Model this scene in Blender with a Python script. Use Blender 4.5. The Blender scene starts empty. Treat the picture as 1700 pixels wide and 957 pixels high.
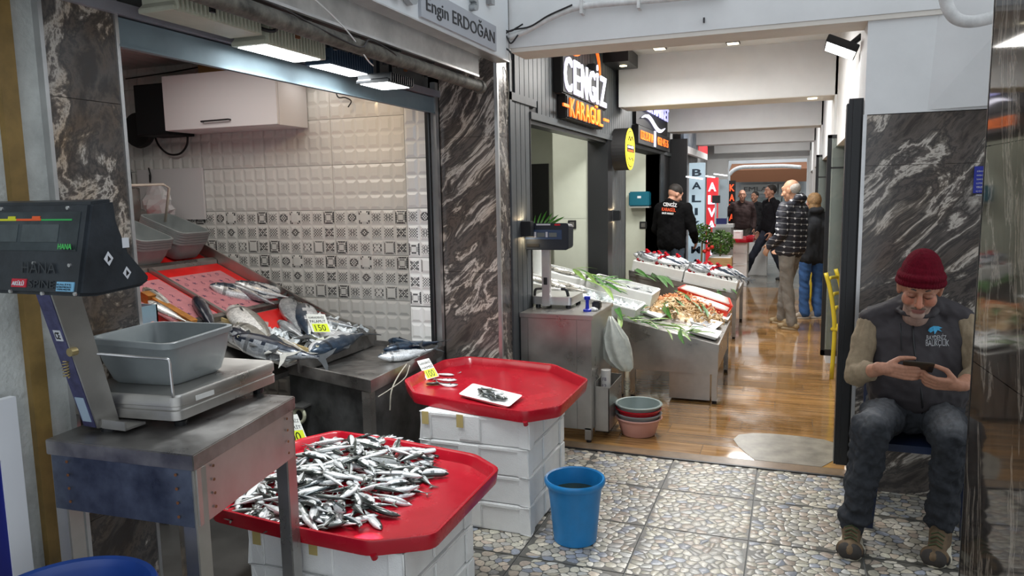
import bpy, bmesh, math, random
import numpy as np
from mathutils import Vector, Matrix
random.seed(7); rng = np.random.default_rng(7)
S = bpy.context.scene; C = S.collection
PI = math.pi
# ---------------------------------------------------------------- camera
F = 1224.93; CX, CY, EYE = 850.0, 478.5, 1.65
W2C = ((0.93568497, 0.35239623, -0.01762203), (0.02793396, -0.12377258, -0.99191736), (-0.35172906, 0.92762991, -0.12565597))
cam = bpy.data.cameras.new('camera'); cam.sensor_width = 36; cam.lens = 36*F/1700; cam.clip_start = 0.05; cam.clip_end = 200
co = bpy.data.objects.new('camera', cam); C.objects.link(co); S.camera = co
r_, d_, f_ = W2C
co.matrix_world = Matrix(((r_[0], -d_[0], -f_[0], 0), (r_[1], -d_[1], -f_[1], 0), (r_[2], -d_[2], -f_[2], EYE), (0, 0, 0, 1)))
# ---------------------------------------------------------------- light and exposure
S.view_settings.view_transform = 'Standard'; S.view_settings.look = 'None'; S.view_settings.gamma = 1.0
S.view_settings.use_curve_mapping = False; S.view_settings.exposure = 0.0
W = bpy.data.worlds.new('overcast'); S.world = W; W.use_nodes = True
bg = W.node_tree.nodes['Background']; bg.inputs[0].default_value = (0.88, 0.94, 1.0, 1); bg.inputs[1].default_value = 1.15
def lamp(name, loc, size, power, color=(1, 1, 1), rot=(0, 0, 0), sy=None, spread=None):
    l = bpy.data.lights.new(name, 'AREA'); l.energy = power; l.color = color; l.size = size
    if sy: l.shape = 'RECTANGLE'; l.size_y = sy
    if spread: l.spread = spread
    o = bpy.data.objects.new(name, l); C.objects.link(o); o.location = loc; o.rotation_euler = rot
    return o
WARM = (1.0, 0.955, 0.88); COOL = (0.93, 0.97, 1.0)
for i, yy in enumerate((5.9, 9.2, 12.6, 16.0)):
    lamp('bay_light', (-0.65, yy, 2.93), 0.42, 44, (1.0, 0.985, 0.955), sy=0.42)
lamp('shop_ceiling_light', (-3.4, 3.2, 2.60), 1.2, 17, WARM, sy=1.2)
lamp('fishmonger_light', (-2.3, 6.0, 2.60), 0.5, 20, WARM, sy=1.6)
lamp('fishmonger_light', (-2.3, 9.2, 2.60), 0.5, 20, WARM, sy=1.6)
lamp('stall_spot', (-1.1, 6.4, 2.75), 0.5, 34, (1, 0.97, 0.92), sy=1.0)
lamp('stall_spot', (-1.1, 8.9, 2.75), 0.5, 34, (1, 0.97, 0.92), sy=1.0)
sl_ = bpy.data.lights.new('added_tray_spot', 'SPOT'); sl_.energy = 1600; sl_.spot_size = math.radians(3.6); sl_.spot_blend = .6; sl_.shadow_soft_size = .01; sl_.color = (1, .95, .85)  # added narrow spot without a fixture, makes the bright patch on the front tray
so_ = bpy.data.objects.new('added_tray_spot', sl_); C.objects.link(so_); so_.location = (-1.70, 2.7, 2.20); so_.rotation_euler = (Vector((-1.372, 2.125, .45))-so_.location).to_track_quat('-Z', 'Y').to_euler()
lamp('street_light', (-0.6, 21.0, 4.2), 3.0, 160, COOL, sy=4.0)
lamp('restaurant_light', (1.6, 8.0, 2.7), 1.0, 20, WARM, sy=4.0)
# ---------------------------------------------------------------- helpers
def at(u, v, X=None, Y=None, Z=None):
    q = ((u-CX)/F, (v-CY)/F, 1.0)
    d = [sum(W2C[k][i]*q[k] for k in range(3)) for i in range(3)]
    t = X/d[0] if X is not None else (Y/d[1] if Y is not None else (Z-EYE)/d[2])
    return Vector((d[0]*t, d[1]*t, d[2]*t+EYE))
def mat(name, col=(0.8, 0.8, 0.8), rough=0.5, metal=0.0, var=0.0, vscale=8.0, bump=0.0, bscale=40.0, emit=None, estr=1.0, spec=0.5,
        col2=None, trans=0.0, coat=0.0, stretch=(1, 1, 1), rvar=0.0, sheen=0.0):
    m = bpy.data.materials.new(name); m.use_nodes = True
    nt = m.node_tree; b = nt.nodes['Principled BSDF']; L = nt.links
    b.inputs['Base Color'].default_value = (*col, 1); b.inputs['Roughness'].default_value = rough
    b.inputs['Metallic'].default_value = metal; b.inputs['Specular IOR Level'].default_value = spec
    b.inputs['Transmission Weight'].default_value = trans; b.inputs['Coat Weight'].default_value = coat
    b.inputs['Coat Roughness'].default_value = 0.08
    if sheen: b.inputs['Sheen Weight'].default_value = sheen
    if emit: b.inputs['Emission Color'].default_value = (*emit, 1); b.inputs['Emission Strength'].default_value = estr
    if var or col2 or bump or rvar:
        tc = nt.nodes.new('ShaderNodeTexCoord'); mp = nt.nodes.new('ShaderNodeMapping'); mp.inputs['Scale'].default_value = stretch
        L.new(tc.outputs['Object'], mp.inputs[0])
    if var or col2 or rvar:
        n = nt.nodes.new('ShaderNodeTexNoise'); n.inputs['Scale'].default_value = vscale; n.inputs['Detail'].default_value = 6
        n.inputs['Roughness'].default_value = 0.6
        L.new(mp.outputs[0], n.inputs[0])
        if var or col2:
            r = nt.nodes.new('ShaderNodeValToRGB')
            lo = [max(0, c*(1-var)) for c in col]; hi = list(col2) if col2 else [min(1, c*(1+var)) for c in col]
            r.color_ramp.elements[0].position = 0.32; r.color_ramp.elements[1].position = 0.68
            r.color_ramp.elements[0].color = (*lo, 1); r.color_ramp.elements[1].color = (*hi, 1)
            L.new(n.outputs[0], r.inputs[0]); L.new(r.outputs[0], b.inputs['Base Color'])
        if rvar:
            mr = nt.nodes.new('ShaderNodeMapRange'); mr.inputs[1].default_value = 0.3; mr.inputs[2].default_value = 0.7
            mr.inputs[3].default_value = max(0.02, rough-rvar); mr.inputs[4].default_value = min(1, rough+rvar)
            L.new(n.outputs[0], mr.inputs[0]); L.new(mr.outputs[0], b.inputs['Roughness'])
    if bump:
        n2 = nt.nodes.new('ShaderNodeTexNoise'); n2.inputs['Scale'].default_value = bscale; n2.inputs['Detail'].default_value = 4
        L.new(mp.outputs[0], n2.inputs[0])
        bp = nt.nodes.new('ShaderNodeBump'); bp.inputs['Strength'].default_value = bump; bp.inputs['Distance'].default_value = 0.01
        L.new(n2.outputs[0], bp.inputs['Height']); L.new(bp.outputs[0], b.inputs['Normal'])
    return m
def attr_mat(name, rough=0.5, metal=0.0, spec=0.5, coat=0.0, mul=0.0, vscale=60, bump=0.0, bscale=150):
    """material whose colour is the mesh's own colour attribute 'Col' (local colour of pieces), with a little noise"""
    m = bpy.data.materials.new(name); m.use_nodes = True; nt = m.node_tree; b = nt.nodes['Principled BSDF']; L = nt.links
    a = nt.nodes.new('ShaderNodeVertexColor'); a.layer_name = 'Col'
    b.inputs['Roughness'].default_value = rough; b.inputs['Metallic'].default_value = metal
    b.inputs['Specular IOR Level'].default_value = spec; b.inputs['Coat Weight'].default_value = coat; b.inputs['Coat Roughness'].default_value = 0.1
    out = a.outputs[0]
    tc = nt.nodes.new('ShaderNodeTexCoord')
    if mul:
        n = nt.nodes.new('ShaderNodeTexNoise'); n.inputs['Scale'].default_value = vscale; n.inputs['Detail'].default_value = 5; L.new(tc.outputs['Object'], n.inputs[0])
        mr = nt.nodes.new('ShaderNodeMapRange'); mr.inputs[1].default_value = 0.3; mr.inputs[2].default_value = 0.7; mr.inputs[3].default_value = 1-mul; mr.inputs[4].default_value = 1+mul
        L.new(n.outputs[0], mr.inputs[0])
        mx = nt.nodes.new('ShaderNodeVectorMath'); mx.operation = 'SCALE'; L.new(out, mx.inputs[0]); L.new(mr.outputs[0], mx.inputs['Scale']); out = mx.outputs[0]
    L.new(out, b.inputs['Base Color'])
    if bump:
        n2 = nt.nodes.new('ShaderNodeTexNoise'); n2.inputs['Scale'].default_value = bscale; L.new(tc.outputs['Object'], n2.inputs[0])
        bp = nt.nodes.new('ShaderNodeBump'); bp.inputs['Strength'].default_value = bump; bp.inputs['Distance'].default_value = 0.005
        L.new(n2.outputs[0], bp.inputs['Height']); L.new(bp.outputs[0], b.inputs['Normal'])
    return m
def marble(name, rot, rough=0.18, light=1.0, spec=0.5, vs=(11, 11, 1.15), tint=.3):
    m = bpy.data.materials.new(name); m.use_nodes = True; nt = m.node_tree; L = nt.links; b = nt.nodes['Principled BSDF']
    tc = nt.nodes.new('ShaderNodeTexCoord'); mp = nt.nodes.new('ShaderNodeMapping'); mp.inputs['Rotation'].default_value = rot
    L.new(tc.outputs['Object'], mp.inputs[0])
    sc = nt.nodes.new('ShaderNodeVectorMath'); sc.operation = 'MULTIPLY'; sc.inputs[1].default_value = vs; L.new(mp.outputs[0], sc.inputs[0])
    dn = nt.nodes.new('ShaderNodeTexNoise'); dn.inputs['Scale'].default_value = 1.6; dn.inputs['Detail'].default_value = 3; L.new(mp.outputs[0], dn.inputs[0])
    ad = nt.nodes.new('ShaderNodeMixRGB'); ad.blend_type = 'ADD'; ad.inputs[0].default_value = 1.0
    s2 = nt.nodes.new('ShaderNodeVectorMath'); s2.operation = 'SCALE'; s2.inputs['Scale'].default_value = 1.7; L.new(dn.outputs['Color'], s2.inputs[0])
    L.new(sc.outputs[0], ad.inputs[1]); L.new(s2.outputs[0], ad.inputs[2])
    n1 = nt.nodes.new('ShaderNodeTexNoise'); n1.inputs['Scale'].default_value = 0.75; n1.inputs['Detail'].default_value = 10; n1.inputs['Roughness'].default_value = 0.66; n1.inputs['Distortion'].default_value = 0.4
    L.new(ad.outputs[0], n1.inputs[0])
    r = nt.nodes.new('ShaderNodeValToRGB'); e = r.color_ramp.elements
    stops = [(0.0, (0.018, 0.017, 0.017)), (0.38, (0.045, 0.04, 0.038)), (0.455, (0.11, 0.095, 0.085)), (0.49, (0.05, 0.046, 0.045)), (0.525, (0.13, 0.115, 0.10)), (0.553, (0.50, 0.46, 0.41)), (0.58, (0.12, 0.105, 0.095)), (0.63, (0.05, 0.046, 0.044)), (0.68, (0.22, 0.20, 0.18)), (0.74, (0.50, 0.47, 0.42))]
    e[0].position, e[0].color = stops[0][0], (*[c*light for c in stops[0][1]], 1); e[1].position, e[1].color = stops[-1][0], (*[c*light for c in stops[-1][1]], 1)
    for p_, c_ in stops[1:-1]:
        q = e.new(p_); q.color = (*[c*light for c in c_], 1)
    L.new(n1.outputs[0], r.inputs[0])
    tn = nt.nodes.new('ShaderNodeTexNoise'); tn.inputs['Scale'].default_value = 0.9; tn.inputs['Detail'].default_value = 4; L.new(sc.outputs[0], tn.inputs[0])
    tr_ = nt.nodes.new('ShaderNodeValToRGB'); tr_.color_ramp.elements[0].position = .45; tr_.color_ramp.elements[1].position = .70
    tr_.color_ramp.elements[0].color = (1, 1, 1, 1); tr_.color_ramp.elements[1].color = (1.0, .74, .48, 1); L.new(tn.outputs[0], tr_.inputs[0])
    tm = nt.nodes.new('ShaderNodeMixRGB'); tm.blend_type = 'MULTIPLY'; tm.inputs[0].default_value = tint; L.new(r.outputs[0], tm.inputs[1]); L.new(tr_.outputs[0], tm.inputs[2]); L.new(tm.outputs[0], b.inputs['Base Color'])
    b.inputs['Roughness'].default_value = rough; b.inputs['Specular IOR Level'].default_value = spec
    return m
class MB:
    def __init__(s): s.v = []; s.f = []; s.m = []; s.c = []
    def add(s, vs, fs, mi=0, col=None):
        o = len(s.v); s.v += [tuple(p) for p in vs]; s.f += [tuple(o+i for i in q) for q in fs]; s.m += [mi]*len(fs); s.c += [col]*len(fs); return s
    def box(s, x0, x1, y0, y1, z0, z1, mi=0, col=None):
        return s.add([(x0, y0, z0), (x1, y0, z0), (x1, y1, z0), (x0, y1, z0), (x0, y0, z1), (x1, y0, z1), (x1, y1, z1), (x0, y1, z1)],
                     [(0, 3, 2, 1), (4, 5, 6, 7), (0, 1, 5, 4), (1, 2, 6, 5), (2, 3, 7, 6), (3, 0, 4, 7)], mi, col)
    def hexa(s, p, mi=0, col=None):   # eight corners: bottom four ccw, top four ccw
        return s.add(p, [(0, 3, 2, 1), (4, 5, 6, 7), (0, 1, 5, 4), (1, 2, 6, 5), (2, 3, 7, 6), (3, 0, 4, 7)], mi, col)
    def obox(s, c, ax, ay, az, mi=0, col=None):   # centre and three half-axis vectors
        c, ax, ay, az = map(Vector, (c, ax, ay, az))
        return s.hexa([c-ax-ay-az, c+ax-ay-az, c+ax+ay-az, c-ax+ay-az, c-ax-ay+az, c+ax-ay+az, c+ax+ay+az, c-ax+ay+az], mi, col)
    def bar(s, a, b, w, h=None, mi=0, up=(0, 0, 1), col=None):   # rectangular bar from a to b
        a, b = Vector(a), Vector(b); h = h or w; d = (b-a); L = d.length/2; d.normalize(); u = Vector(up)
        if abs(d.dot(u)) > 0.98: u = Vector((1, 0, 0))
        sd = d.cross(u).normalized(); u = sd.cross(d)
        return s.obox((a+b)/2, d*L, sd*w/2, u*h/2, mi, col)
    def tube(s, pts, r, n=10, mi=0, caps=True, col=None):
        pts = [Vector(p) for p in pts]; rr = r if isinstance(r, (list, tuple)) else [r]*len(pts); V = []; Fc = []
        t0 = (pts[1]-pts[0]).normalized(); u = Vector((0, 0, 1)) if abs(t0.z) < 0.9 else Vector((1, 0, 0))
        nn = (u-t0*u.dot(t0)).normalized()
        for i, p in enumerate(pts):
            t = (pts[min(i+1, len(pts)-1)]-pts[max(i-1, 0)]).normalized(); nn = (nn-t*nn.dot(t)).normalized(); bb = t.cross(nn)
            for k in range(n):
                a = 2*PI*k/n; V.append(p+(nn*math.cos(a)+bb*math.sin(a))*rr[i])
        for i in range(len(pts)-1):
            for k in range(n): Fc.append((i*n+k, i*n+(k+1) % n, (i+1)*n+(k+1) % n, (i+1)*n+k))
        if caps: Fc.append(tuple(range(n-1, -1, -1))); Fc.append(tuple((len(pts)-1)*n+k for k in range(n)))
        return s.add(V, Fc, mi, col)
    def cyl(s, a, b, r0, r1=None, n=16, mi=0, col=None): return s.tube([a, b], [r0, r0 if r1 is None else r1], n, mi, True, col)
    def lathe(s, prof, c=(0, 0, 0), n=32, mi=0, sx=1.0, sy=1.0, col=None):   # prof: (r, z) list
        V = []; Fc = []
        for r, z in prof:
            for k in range(n): a = 2*PI*k/n; V.append((c[0]+sx*r*math.cos(a), c[1]+sy*r*math.sin(a), c[2]+z))
        for i in range(len(prof)-1):
            for k in range(n): Fc.append((i*n+k, i*n+(k+1) % n, (i+1)*n+(k+1) % n, (i+1)*n+k))
        return s.add(V, Fc, mi, col)
    def rings(s, R, mi=0, cap0=True, cap1=True, col=None):   # R: list of closed loops with the same number of points
        n = len(R[0]); V = [p for r in R for p in r]; Fc = []
        for i in range(len(R)-1):
            for k in range(n): Fc.append((i*n+k, i*n+(k+1) % n, (i+1)*n+(k+1) % n, (i+1)*n+k))
        if cap0: Fc.append(tuple(range(n-1, -1, -1)))
        if cap1: Fc.append(tuple((len(R)-1)*n+k for k in range(n)))
        return s.add(V, Fc, mi, col)
    def prism(s, poly, d, mi=0, col=None):   # poly: 3d loop, extruded by vector d
        d = Vector(d); return s.rings([[Vector(p) for p in poly], [Vector(p)+d for p in poly]], mi, col=col)
    def build(s, name, mats, parent=None, smooth=False, bevel=0.0, seg=2, world=False, recentre=True, **tags):
        me = bpy.data.meshes.new(name); me.from_pydata(s.v, [], s.f)
        ms = mats if isinstance(mats, (list, tuple)) else [mats]
        for m in ms: me.materials.append(m)
        me.polygons.foreach_set('material_index', s.m)
        if any(c is not None for c in s.c):
            ca = me.color_attributes.new('Col', 'FLOAT_COLOR', 'CORNER'); arr = []
            for p, c in zip(me.polygons, s.c): arr += list((*(c or (0.5, 0.5, 0.5)), 1.0))*p.loop_total
            ca.data.foreach_set('color', arr)
        me.update(); bm = bmesh.new(); bm.from_mesh(me); bmesh.ops.recalc_face_normals(bm, faces=bm.faces)
        if bevel:
            bmesh.ops.remove_doubles(bm, verts=bm.verts, dist=1e-5)
            ed = [e for e in bm.edges if len(e.link_faces) == 2 and e.calc_face_angle(0) > 0.5]
            bmesh.ops.bevel(bm, geom=ed, offset=bevel, segments=seg, affect='EDGES', clamp_overlap=True)
        bm.to_mesh(me); bm.free()
        o = bpy.data.objects.new(name, me); C.objects.link(o)
        if smooth:
            me.shade_smooth() if smooth == 'all' else me.set_sharp_from_angle(angle=0.7)
        return fin(o, parent, world, recentre, tags)
def fin(o, parent, world, recentre, tags):
    me = o.data
    if parent is not None:
        o.parent = parent
        if world: me.transform(wm(parent).inverted())
    elif recentre and len(me.vertices):
        bb = [Vector(c) for c in o.bound_box]; lo = Vector(min(c[i] for c in bb) for i in range(3)); hi = Vector(max(c[i] for c in bb) for i in range(3))
        c = Vector(((lo.x+hi.x)/2, (lo.y+hi.y)/2, lo.z)); me.transform(Matrix.Translation(-c)); o.location = c
    for k, v in tags.items(): o[k] = v
    return o
def wm(o):
    m = Matrix.LocRotScale(o.location, o.rotation_euler, o.scale)
    return wm(o.parent) @ m if o.parent else m
def thing(name, label, cat, loc=(0, 0, 0), rz=0.0, group=None, rot=None):
    o = bpy.data.objects.new(name, None); C.objects.link(o); o.location = loc; o.rotation_euler = rot or (0, 0, rz)
    o.empty_display_size = 0.1; o['label'] = label; o['category'] = cat
    if group: o['group'] = group
    return o
def dup(root, loc=None, rz=None, label=None, group=None, rot=None, scale=None, parent=None):
    c = root.copy(); C.objects.link(c)
    if parent is not None: c.parent = parent
    if loc is not None: c.location = loc
    if rz is not None: c.rotation_euler = (0, 0, rz)
    if rot is not None: c.rotation_euler = rot
    if scale is not None: c.scale = (scale,)*3 if not hasattr(scale, '__len__') else scale
    if label: c['label'] = label
    if group: c['group'] = group
    for ch in [x for x in KIDS.get(root.name, [])] or list(root.children): dup(ch, parent=c)
    return c
KIDS = {}
def struct(name, mb, m, bevel=0.0, **k):
    return mb.build(name, m, kind='structure', bevel=bevel, recentre=False, **k)
def bx(name, x0, x1, y0, y1, z0, z1, m, parent=None, bevel=0.0, world=True, **k):
    return MB().box(x0, x1, y0, y1, z0, z1).build(name, m, parent, bevel=bevel, world=world, **k)
def text(body, m, parent, p0, xv, uv, depth=0.002, name='lettering', bold=0.0, fit=True, **tags):
    """p0: lower-left corner (world), xv: full-width vector, uv: full-height vector"""
    cu = bpy.data.curves.new('t', 'FONT'); cu.body = body; cu.size = 1; cu.extrude = 0.5; cu.offset = bold; cu.resolution_u = 3
    o = bpy.data.objects.new('t', cu); C.objects.link(o); dg = bpy.context.evaluated_depsgraph_get()
    me = bpy.data.meshes.new_from_object(o.evaluated_get(dg)); bpy.data.objects.remove(o); bpy.data.curves.remove(cu)
    n = len(me.vertices); co_ = np.empty(n*3); me.vertices.foreach_get('co', co_); co_ = co_.reshape(-1, 3)
    lo, hi = co_.min(0), co_.max(0); q = (co_-lo)/(hi-lo)
    p0, xv, uv = Vector(p0), Vector(xv), Vector(uv); nv = xv.cross(uv).normalized()*depth
    P = np.array(p0)+q[:, :1]*np.array(xv)+q[:, 1:2]*np.array(uv)+q[:, 2:3]*np.array(nv)
    me.vertices.foreach_set('co', P.ravel()); me.materials.clear(); me.materials.append(m); me.update()
    o = bpy.data.objects.new(name, me); C.objects.link(o)
    return fin(o, parent, True, True, tags)
def catmull(P, n=6):
    P = [Vector(p) for p in P]; Q = [P[0]*2-P[1]]+P+[P[-1]*2-P[-2]]; out = []
    for i in range(1, len(Q)-2):
        for k in range(n):
            t = k/n; a, b, c, d = Q[i-1:i+3]
            out.append(0.5*((2*b)+(-a+c)*t+(2*a-5*b+4*c-d)*t*t+(-a+3*b-3*c+d)*t**3))
    return out+[P[-1]]
# ---------------------------------------------------------------- materials
M_white = mat('white_paint', (0.72, 0.73, 0.73), 0.7, var=0.05, vscale=3, bump=0.08, bscale=25)
M_cream = mat('cream_soffit', (0.68, 0.64, 0.58), 0.7, var=0.04)
M_marb = marble('dark_veined_marble', (0.45, -0.62, 0.0), 0.22, 1.15, tint=.85, vs=(8, 8, 0.9))
M_marb2 = marble('dark_veined_marble_flat', (-0.3, -0.75, 0.1), 0.20, 1.15, vs=(8, 8, 0.9))
M_marb3 = marble('polished_dark_marble', (0.15, 0.1, 0.0), 0.05, 0.40, 0.20)
M_plast = mat('rough_plaster', (0.50, 0.52, 0.50), 0.85, var=0.22, vscale=7, bump=0.5, bscale=60)
M_brown = mat('brown_varnished_strip', (0.22, 0.14, 0.04), 0.5, var=0.25, vscale=10)
M_alu = mat('aluminium', (0.62, 0.62, 0.62), 0.35, 0.9, var=0.1)
M_steel = mat('stainless_steel', (0.42, 0.41, 0.39), 0.33, 0.85, var=0.22, vscale=3.0, rvar=0.12, bump=0.05, bscale=8)
M_steeld = mat('stained_steel', (0.25, 0.24, 0.23), 0.36, 0.8, var=0.45, vscale=6.0, rvar=0.16, bump=0.1, bscale=30)
M_steelb = mat('blue_film_steel', (0.12, 0.14, 0.18), 0.38, 0.7, var=0.4, vscale=9.0, rvar=0.12)
M_dark = mat('charcoal_cladding', (0.068, 0.078, 0.085), 0.5, var=0.15)
M_darker = mat('black_frame', (0.012, 0.013, 0.015), 0.35)
M_black = mat('black_plastic', (0.010, 0.011, 0.013), 0.4)
M_blackm = mat('black_matte', (0.008, 0.008, 0.009), 0.7)
M_grout = mat('grey_grout', (0.30, 0.30, 0.29), 0.8)
M_tile = mat('white_relief_tile', (0.74, 0.74, 0.72), 0.16, var=0.03)
M_print = mat('grey_tile_print', (0.045, 0.045, 0.048), 0.25)
M_print2 = mat('pale_tile_print', (0.17, 0.17, 0.17), 0.25)
M_bluebar = mat('blue_grey_film_steel', (0.19, 0.255, 0.29), 0.6, 0.15, var=0.15, vscale=4)
M_glass = mat('window_glass', (0.03, 0.035, 0.035), 0.02, 0.0, spec=1.0, coat=1.0)
M_red = mat('red_plastic', (0.40, 0.006, 0.018), 0.24, var=0.12, vscale=5, bump=0.06, bscale=12, rvar=0.08)
M_foam = mat('white_foam', (0.80, 0.81, 0.80), 0.65, var=0.04, vscale=12, bump=0.25, bscale=220)
M_led = mat('lit_led_panel', (1, 1, 1), 0.5, emit=(0.93, 0.98, 1.0), estr=14)
M_cable = mat('black_cable', (0.012, 0.012, 0.014), 0.5)
M_wood = mat('floor_base', (0.12, 0.07, 0.03), 0.4)
# ================================================================ STRUCTURE
XL = -1.70      # front plane of the left shop fronts
# --- cobble-look glazed tiles in the foreground
flo = struct('floor', MB().box(-6.2, 3.2, -1.5, 4.48, -0.10, -0.006), M_grout)
M_ft = mat('tile_bed', (0.085, 0.083, 0.072), 0.35, var=0.25, vscale=30)
TS = 0.492
tile_me = None
tiles = []
for i in range(-3, 4):
    for j in range(0, 6):
        x0 = -0.64+i*TS; y1 = 4.48-j*TS
        if y1-TS < 1.6 or x0 < -2.1: continue
        if x0 > 0.9: continue
        if tile_me is None:
            o = MB().box(0.003, TS-0.003, 0.003, TS-0.003, -0.006, 0.0).build('floor_tile', M_ft, flo); tile_me = o
        else: o = dup(tile_me, parent=flo)
        o.location = (x0, y1-TS, 0); tiles.append((x0, y1-TS))
def voronoi_pebbles(x0, x1, y0, y1, sp, aniso=1.45):
    nx, ny = int((x1-x0)/(sp*1.15)), int((y1-y0)/(sp*0.82)); P = {}
    for i in range(-1, nx+1):
        for j in range(-1, ny+1):
            P[(i, j)] = (x0+(i+0.5+rng.uniform(-.55, .55)+0.5*(j % 2))*(x1-x0)/nx, y0+(j+0.5+rng.uniform(-.55, .55))*(y1-y0)/ny)
    out = []
    for (i, j), p in P.items():
        if not (0 <= i < nx and 0 <= j < ny): continue
        poly = [(p[0]-.06, p[1]-.06), (p[0]+.06, p[1]-.06), (p[0]+.06, p[1]+.06), (p[0]-.06, p[1]+.06)]
        for di in (-2, -1, 0, 1, 2):
            for dj in (-2, -1, 0, 1, 2):
                q = P.get((i+di, j+dj))
                if q is None or (di == 0 and dj == 0): continue
                mx, my = (p[0]+q[0])/2, (p[1]+q[1])/2; nx_, ny_ = q[0]-p[0], q[1]-p[1]; new = []
                for k in range(len(poly)):
                    a, b = poly[k], poly[(k+1) % len(poly)]
                    da = (a[0]-mx)*nx_+(a[1]-my)*ny_; db = (b[0]-mx)*nx_+(b[1]-my)*ny_
                    if da <= 0: new.append(a)
                    if da*db < 0: t = da/(da-db); new.append((a[0]+(b[0]-a[0])*t, a[1]+(b[1]-a[1])*t))
                poly = new
                if len(poly) < 3: break
            if len(poly) < 3: break
        if len(poly) >= 3: out.append((p, poly))
    return out
M_peb = attr_mat('river_pebble', 0.35, mul=0.2, vscale=90, coat=0.12)
cols = [(.42, .39, .31), (.50, .46, .37), (.36, .34, .29), (.30, .29, .27), (.45, .38, .30), (.40, .40, .37), (.24, .26, .30), (.52, .49, .42), (.38, .31, .25), (.44, .42, .34)]
pm = MB()
for (p, poly) in voronoi_pebbles(-1.62, 1.32, 1.6, 4.46, 0.043):
    # keep pebbles off the joints and outside the tiles
    fx = ((p[0]+0.64) % TS); fy = ((4.48-p[1]) % TS)
    if not (0.010 < fx < TS-0.010 and 0.010 < fy < TS-0.010): continue
    if p[0] < -1.6: continue
    bx0 = p[0]-fx+0.004; bx1 = bx0+TS-0.008; by1 = p[1]+fy-0.004; by0 = by1-TS+0.008
    c = np.mean(poly, axis=0)
    # chaikin rounding of the shrunk cell
    Q = [(c[0]+(a-c[0])*0.93, c[1]+(b-c[1])*0.91) for a, b in poly]
    R_ = []
    for k in range(len(Q)):
        a, b = Q[k], Q[(k+1) % len(Q)]
        R_ += [(a[0]*.75+b[0]*.25, a[1]*.75+b[1]*.25), (a[0]*.25+b[0]*.75, a[1]*.25+b[1]*.75)]
    R_ = [(min(max(a, bx0), bx1), min(max(b, by0), by1)) for a, b in R_]
    col = cols[rng.integers(len(cols))]; g = rng.uniform(.72, 1.22); col = tuple(min(1, k*g) for k in col)
    top = [(c[0]+(a-c[0])*0.86, c[1]+(b-c[1])*0.86, 0.0012) for a, b in R_]
    pm.rings([[(a, b, 0.0004) for a, b in R_], top], 0, cap0=False, col=col)
pm.build('pebbles', M_peb, flo, smooth='all', kind='stuff')
# --- wood-look planks in the passage
M_wb = mat('dark_joint', (0.05, 0.03, 0.015), 0.6)
f2 = struct('floor_passage', MB().box(-6.2, 3.2, 4.48, 13.2, -0.10, -0.002), M_wb)
def woodmat(name, a, b):
    m = bpy.data.materials.new(name); m.use_nodes = True; nt = m.node_tree; L = nt.links; bs = nt.nodes['Principled BSDF']
    tc = nt.nodes.new('ShaderNodeTexCoord'); mp = nt.nodes.new('ShaderNodeMapping'); mp.inputs['Scale'].default_value = (1.2, 26, 1); L.new(tc.outputs['Object'], mp.inputs[0])
    oi = nt.nodes.new('ShaderNodeObjectInfo'); ad = nt.nodes.new('ShaderNodeVectorMath'); ad.operation = 'ADD'
    sc = nt.nodes.new('ShaderNodeVectorMath'); sc.operation = 'SCALE'; sc.inputs['Scale'].default_value = 40; L.new(oi.outputs['Random'], sc.inputs[0])
    L.new(mp.outputs[0], ad.inputs[0]); L.new(sc.outputs[0], ad.inputs[1])
    n = nt.nodes.new('ShaderNodeTexNoise'); n.inputs['Scale'].default_value = 1.3; n.inputs['Detail'].default_value = 8; n.inputs['Roughness'].default_value = 0.65; L.new(ad.outputs[0], n.inputs[0])
    r = nt.nodes.new('ShaderNodeValToRGB'); r.color_ramp.elements[0].position = 0.3; r.color_ramp.elements[1].position = 0.7
    r.color_ramp.elements[0].color = (*a, 1); r.color_ramp.elements[1].color = (*b, 1); L.new(n.outputs[0], r.inputs[0])
    hv = nt.nodes.new('ShaderNodeHueSaturation'); mr = nt.nodes.new('ShaderNodeMapRange'); mr.inputs[3].default_value = 0.75; mr.inputs[4].default_value = 1.25
    L.new(oi.outputs['Random'], mr.inputs[0]); L.new(mr.outputs[0], hv.inputs['Value']); L.new(r.outputs[0], hv.inputs['Color']); L.new(hv.outputs[0], bs.inputs['Base Color'])
    w = nt.nodes.new('ShaderNodeTexNoise'); w.inputs['Scale'].default_value = 2.2; w.inputs['Detail'].default_value = 3
    g = nt.nodes.new('ShaderNodeNewGeometry'); L.new(g.outputs['Position'], w.inputs[0])
    mr2 = nt.nodes.new('ShaderNodeMapRange'); mr2.inputs[1].default_value = 0.4; mr2.inputs[2].default_value = 0.62; mr2.inputs[3].default_value = 0.06; mr2.inputs[4].default_value = 0.24
    L.new(w.outputs[0], mr2.inputs[0]); L.new(mr2.outputs[0], bs.inputs['Roughness']); bs.inputs['Coat Weight'].default_value = 0.5; bs.inputs['Coat Roughness'].default_value = 0.05
    return m
M_plank = woodmat('wet_oak_look_plank', (0.16, 0.075, 0.022), (0.46, 0.26, 0.10))
pl = None
for j in range(43):
    y0 = 4.60+j*0.2
    if y0 > 13: break
    off = (j*0.47) % 1.2
    for k in range(-2, 2):
        x0 = -1.7+off+k*1.2; x1 = x0+1.2
        if x1 < -1.72 or x0 > 0.36: continue
        if pl is None: pl = o = MB().box(0.0015, 1.1985, 0.0015, 0.1985, -0.002, 0.0).build('plank', M_plank, f2)
        else: o = dup(pl, parent=f2)
        o.location = (x0, y0, 0)
        if x1 > 0.9 or x0 < -2.5: pass
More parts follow.
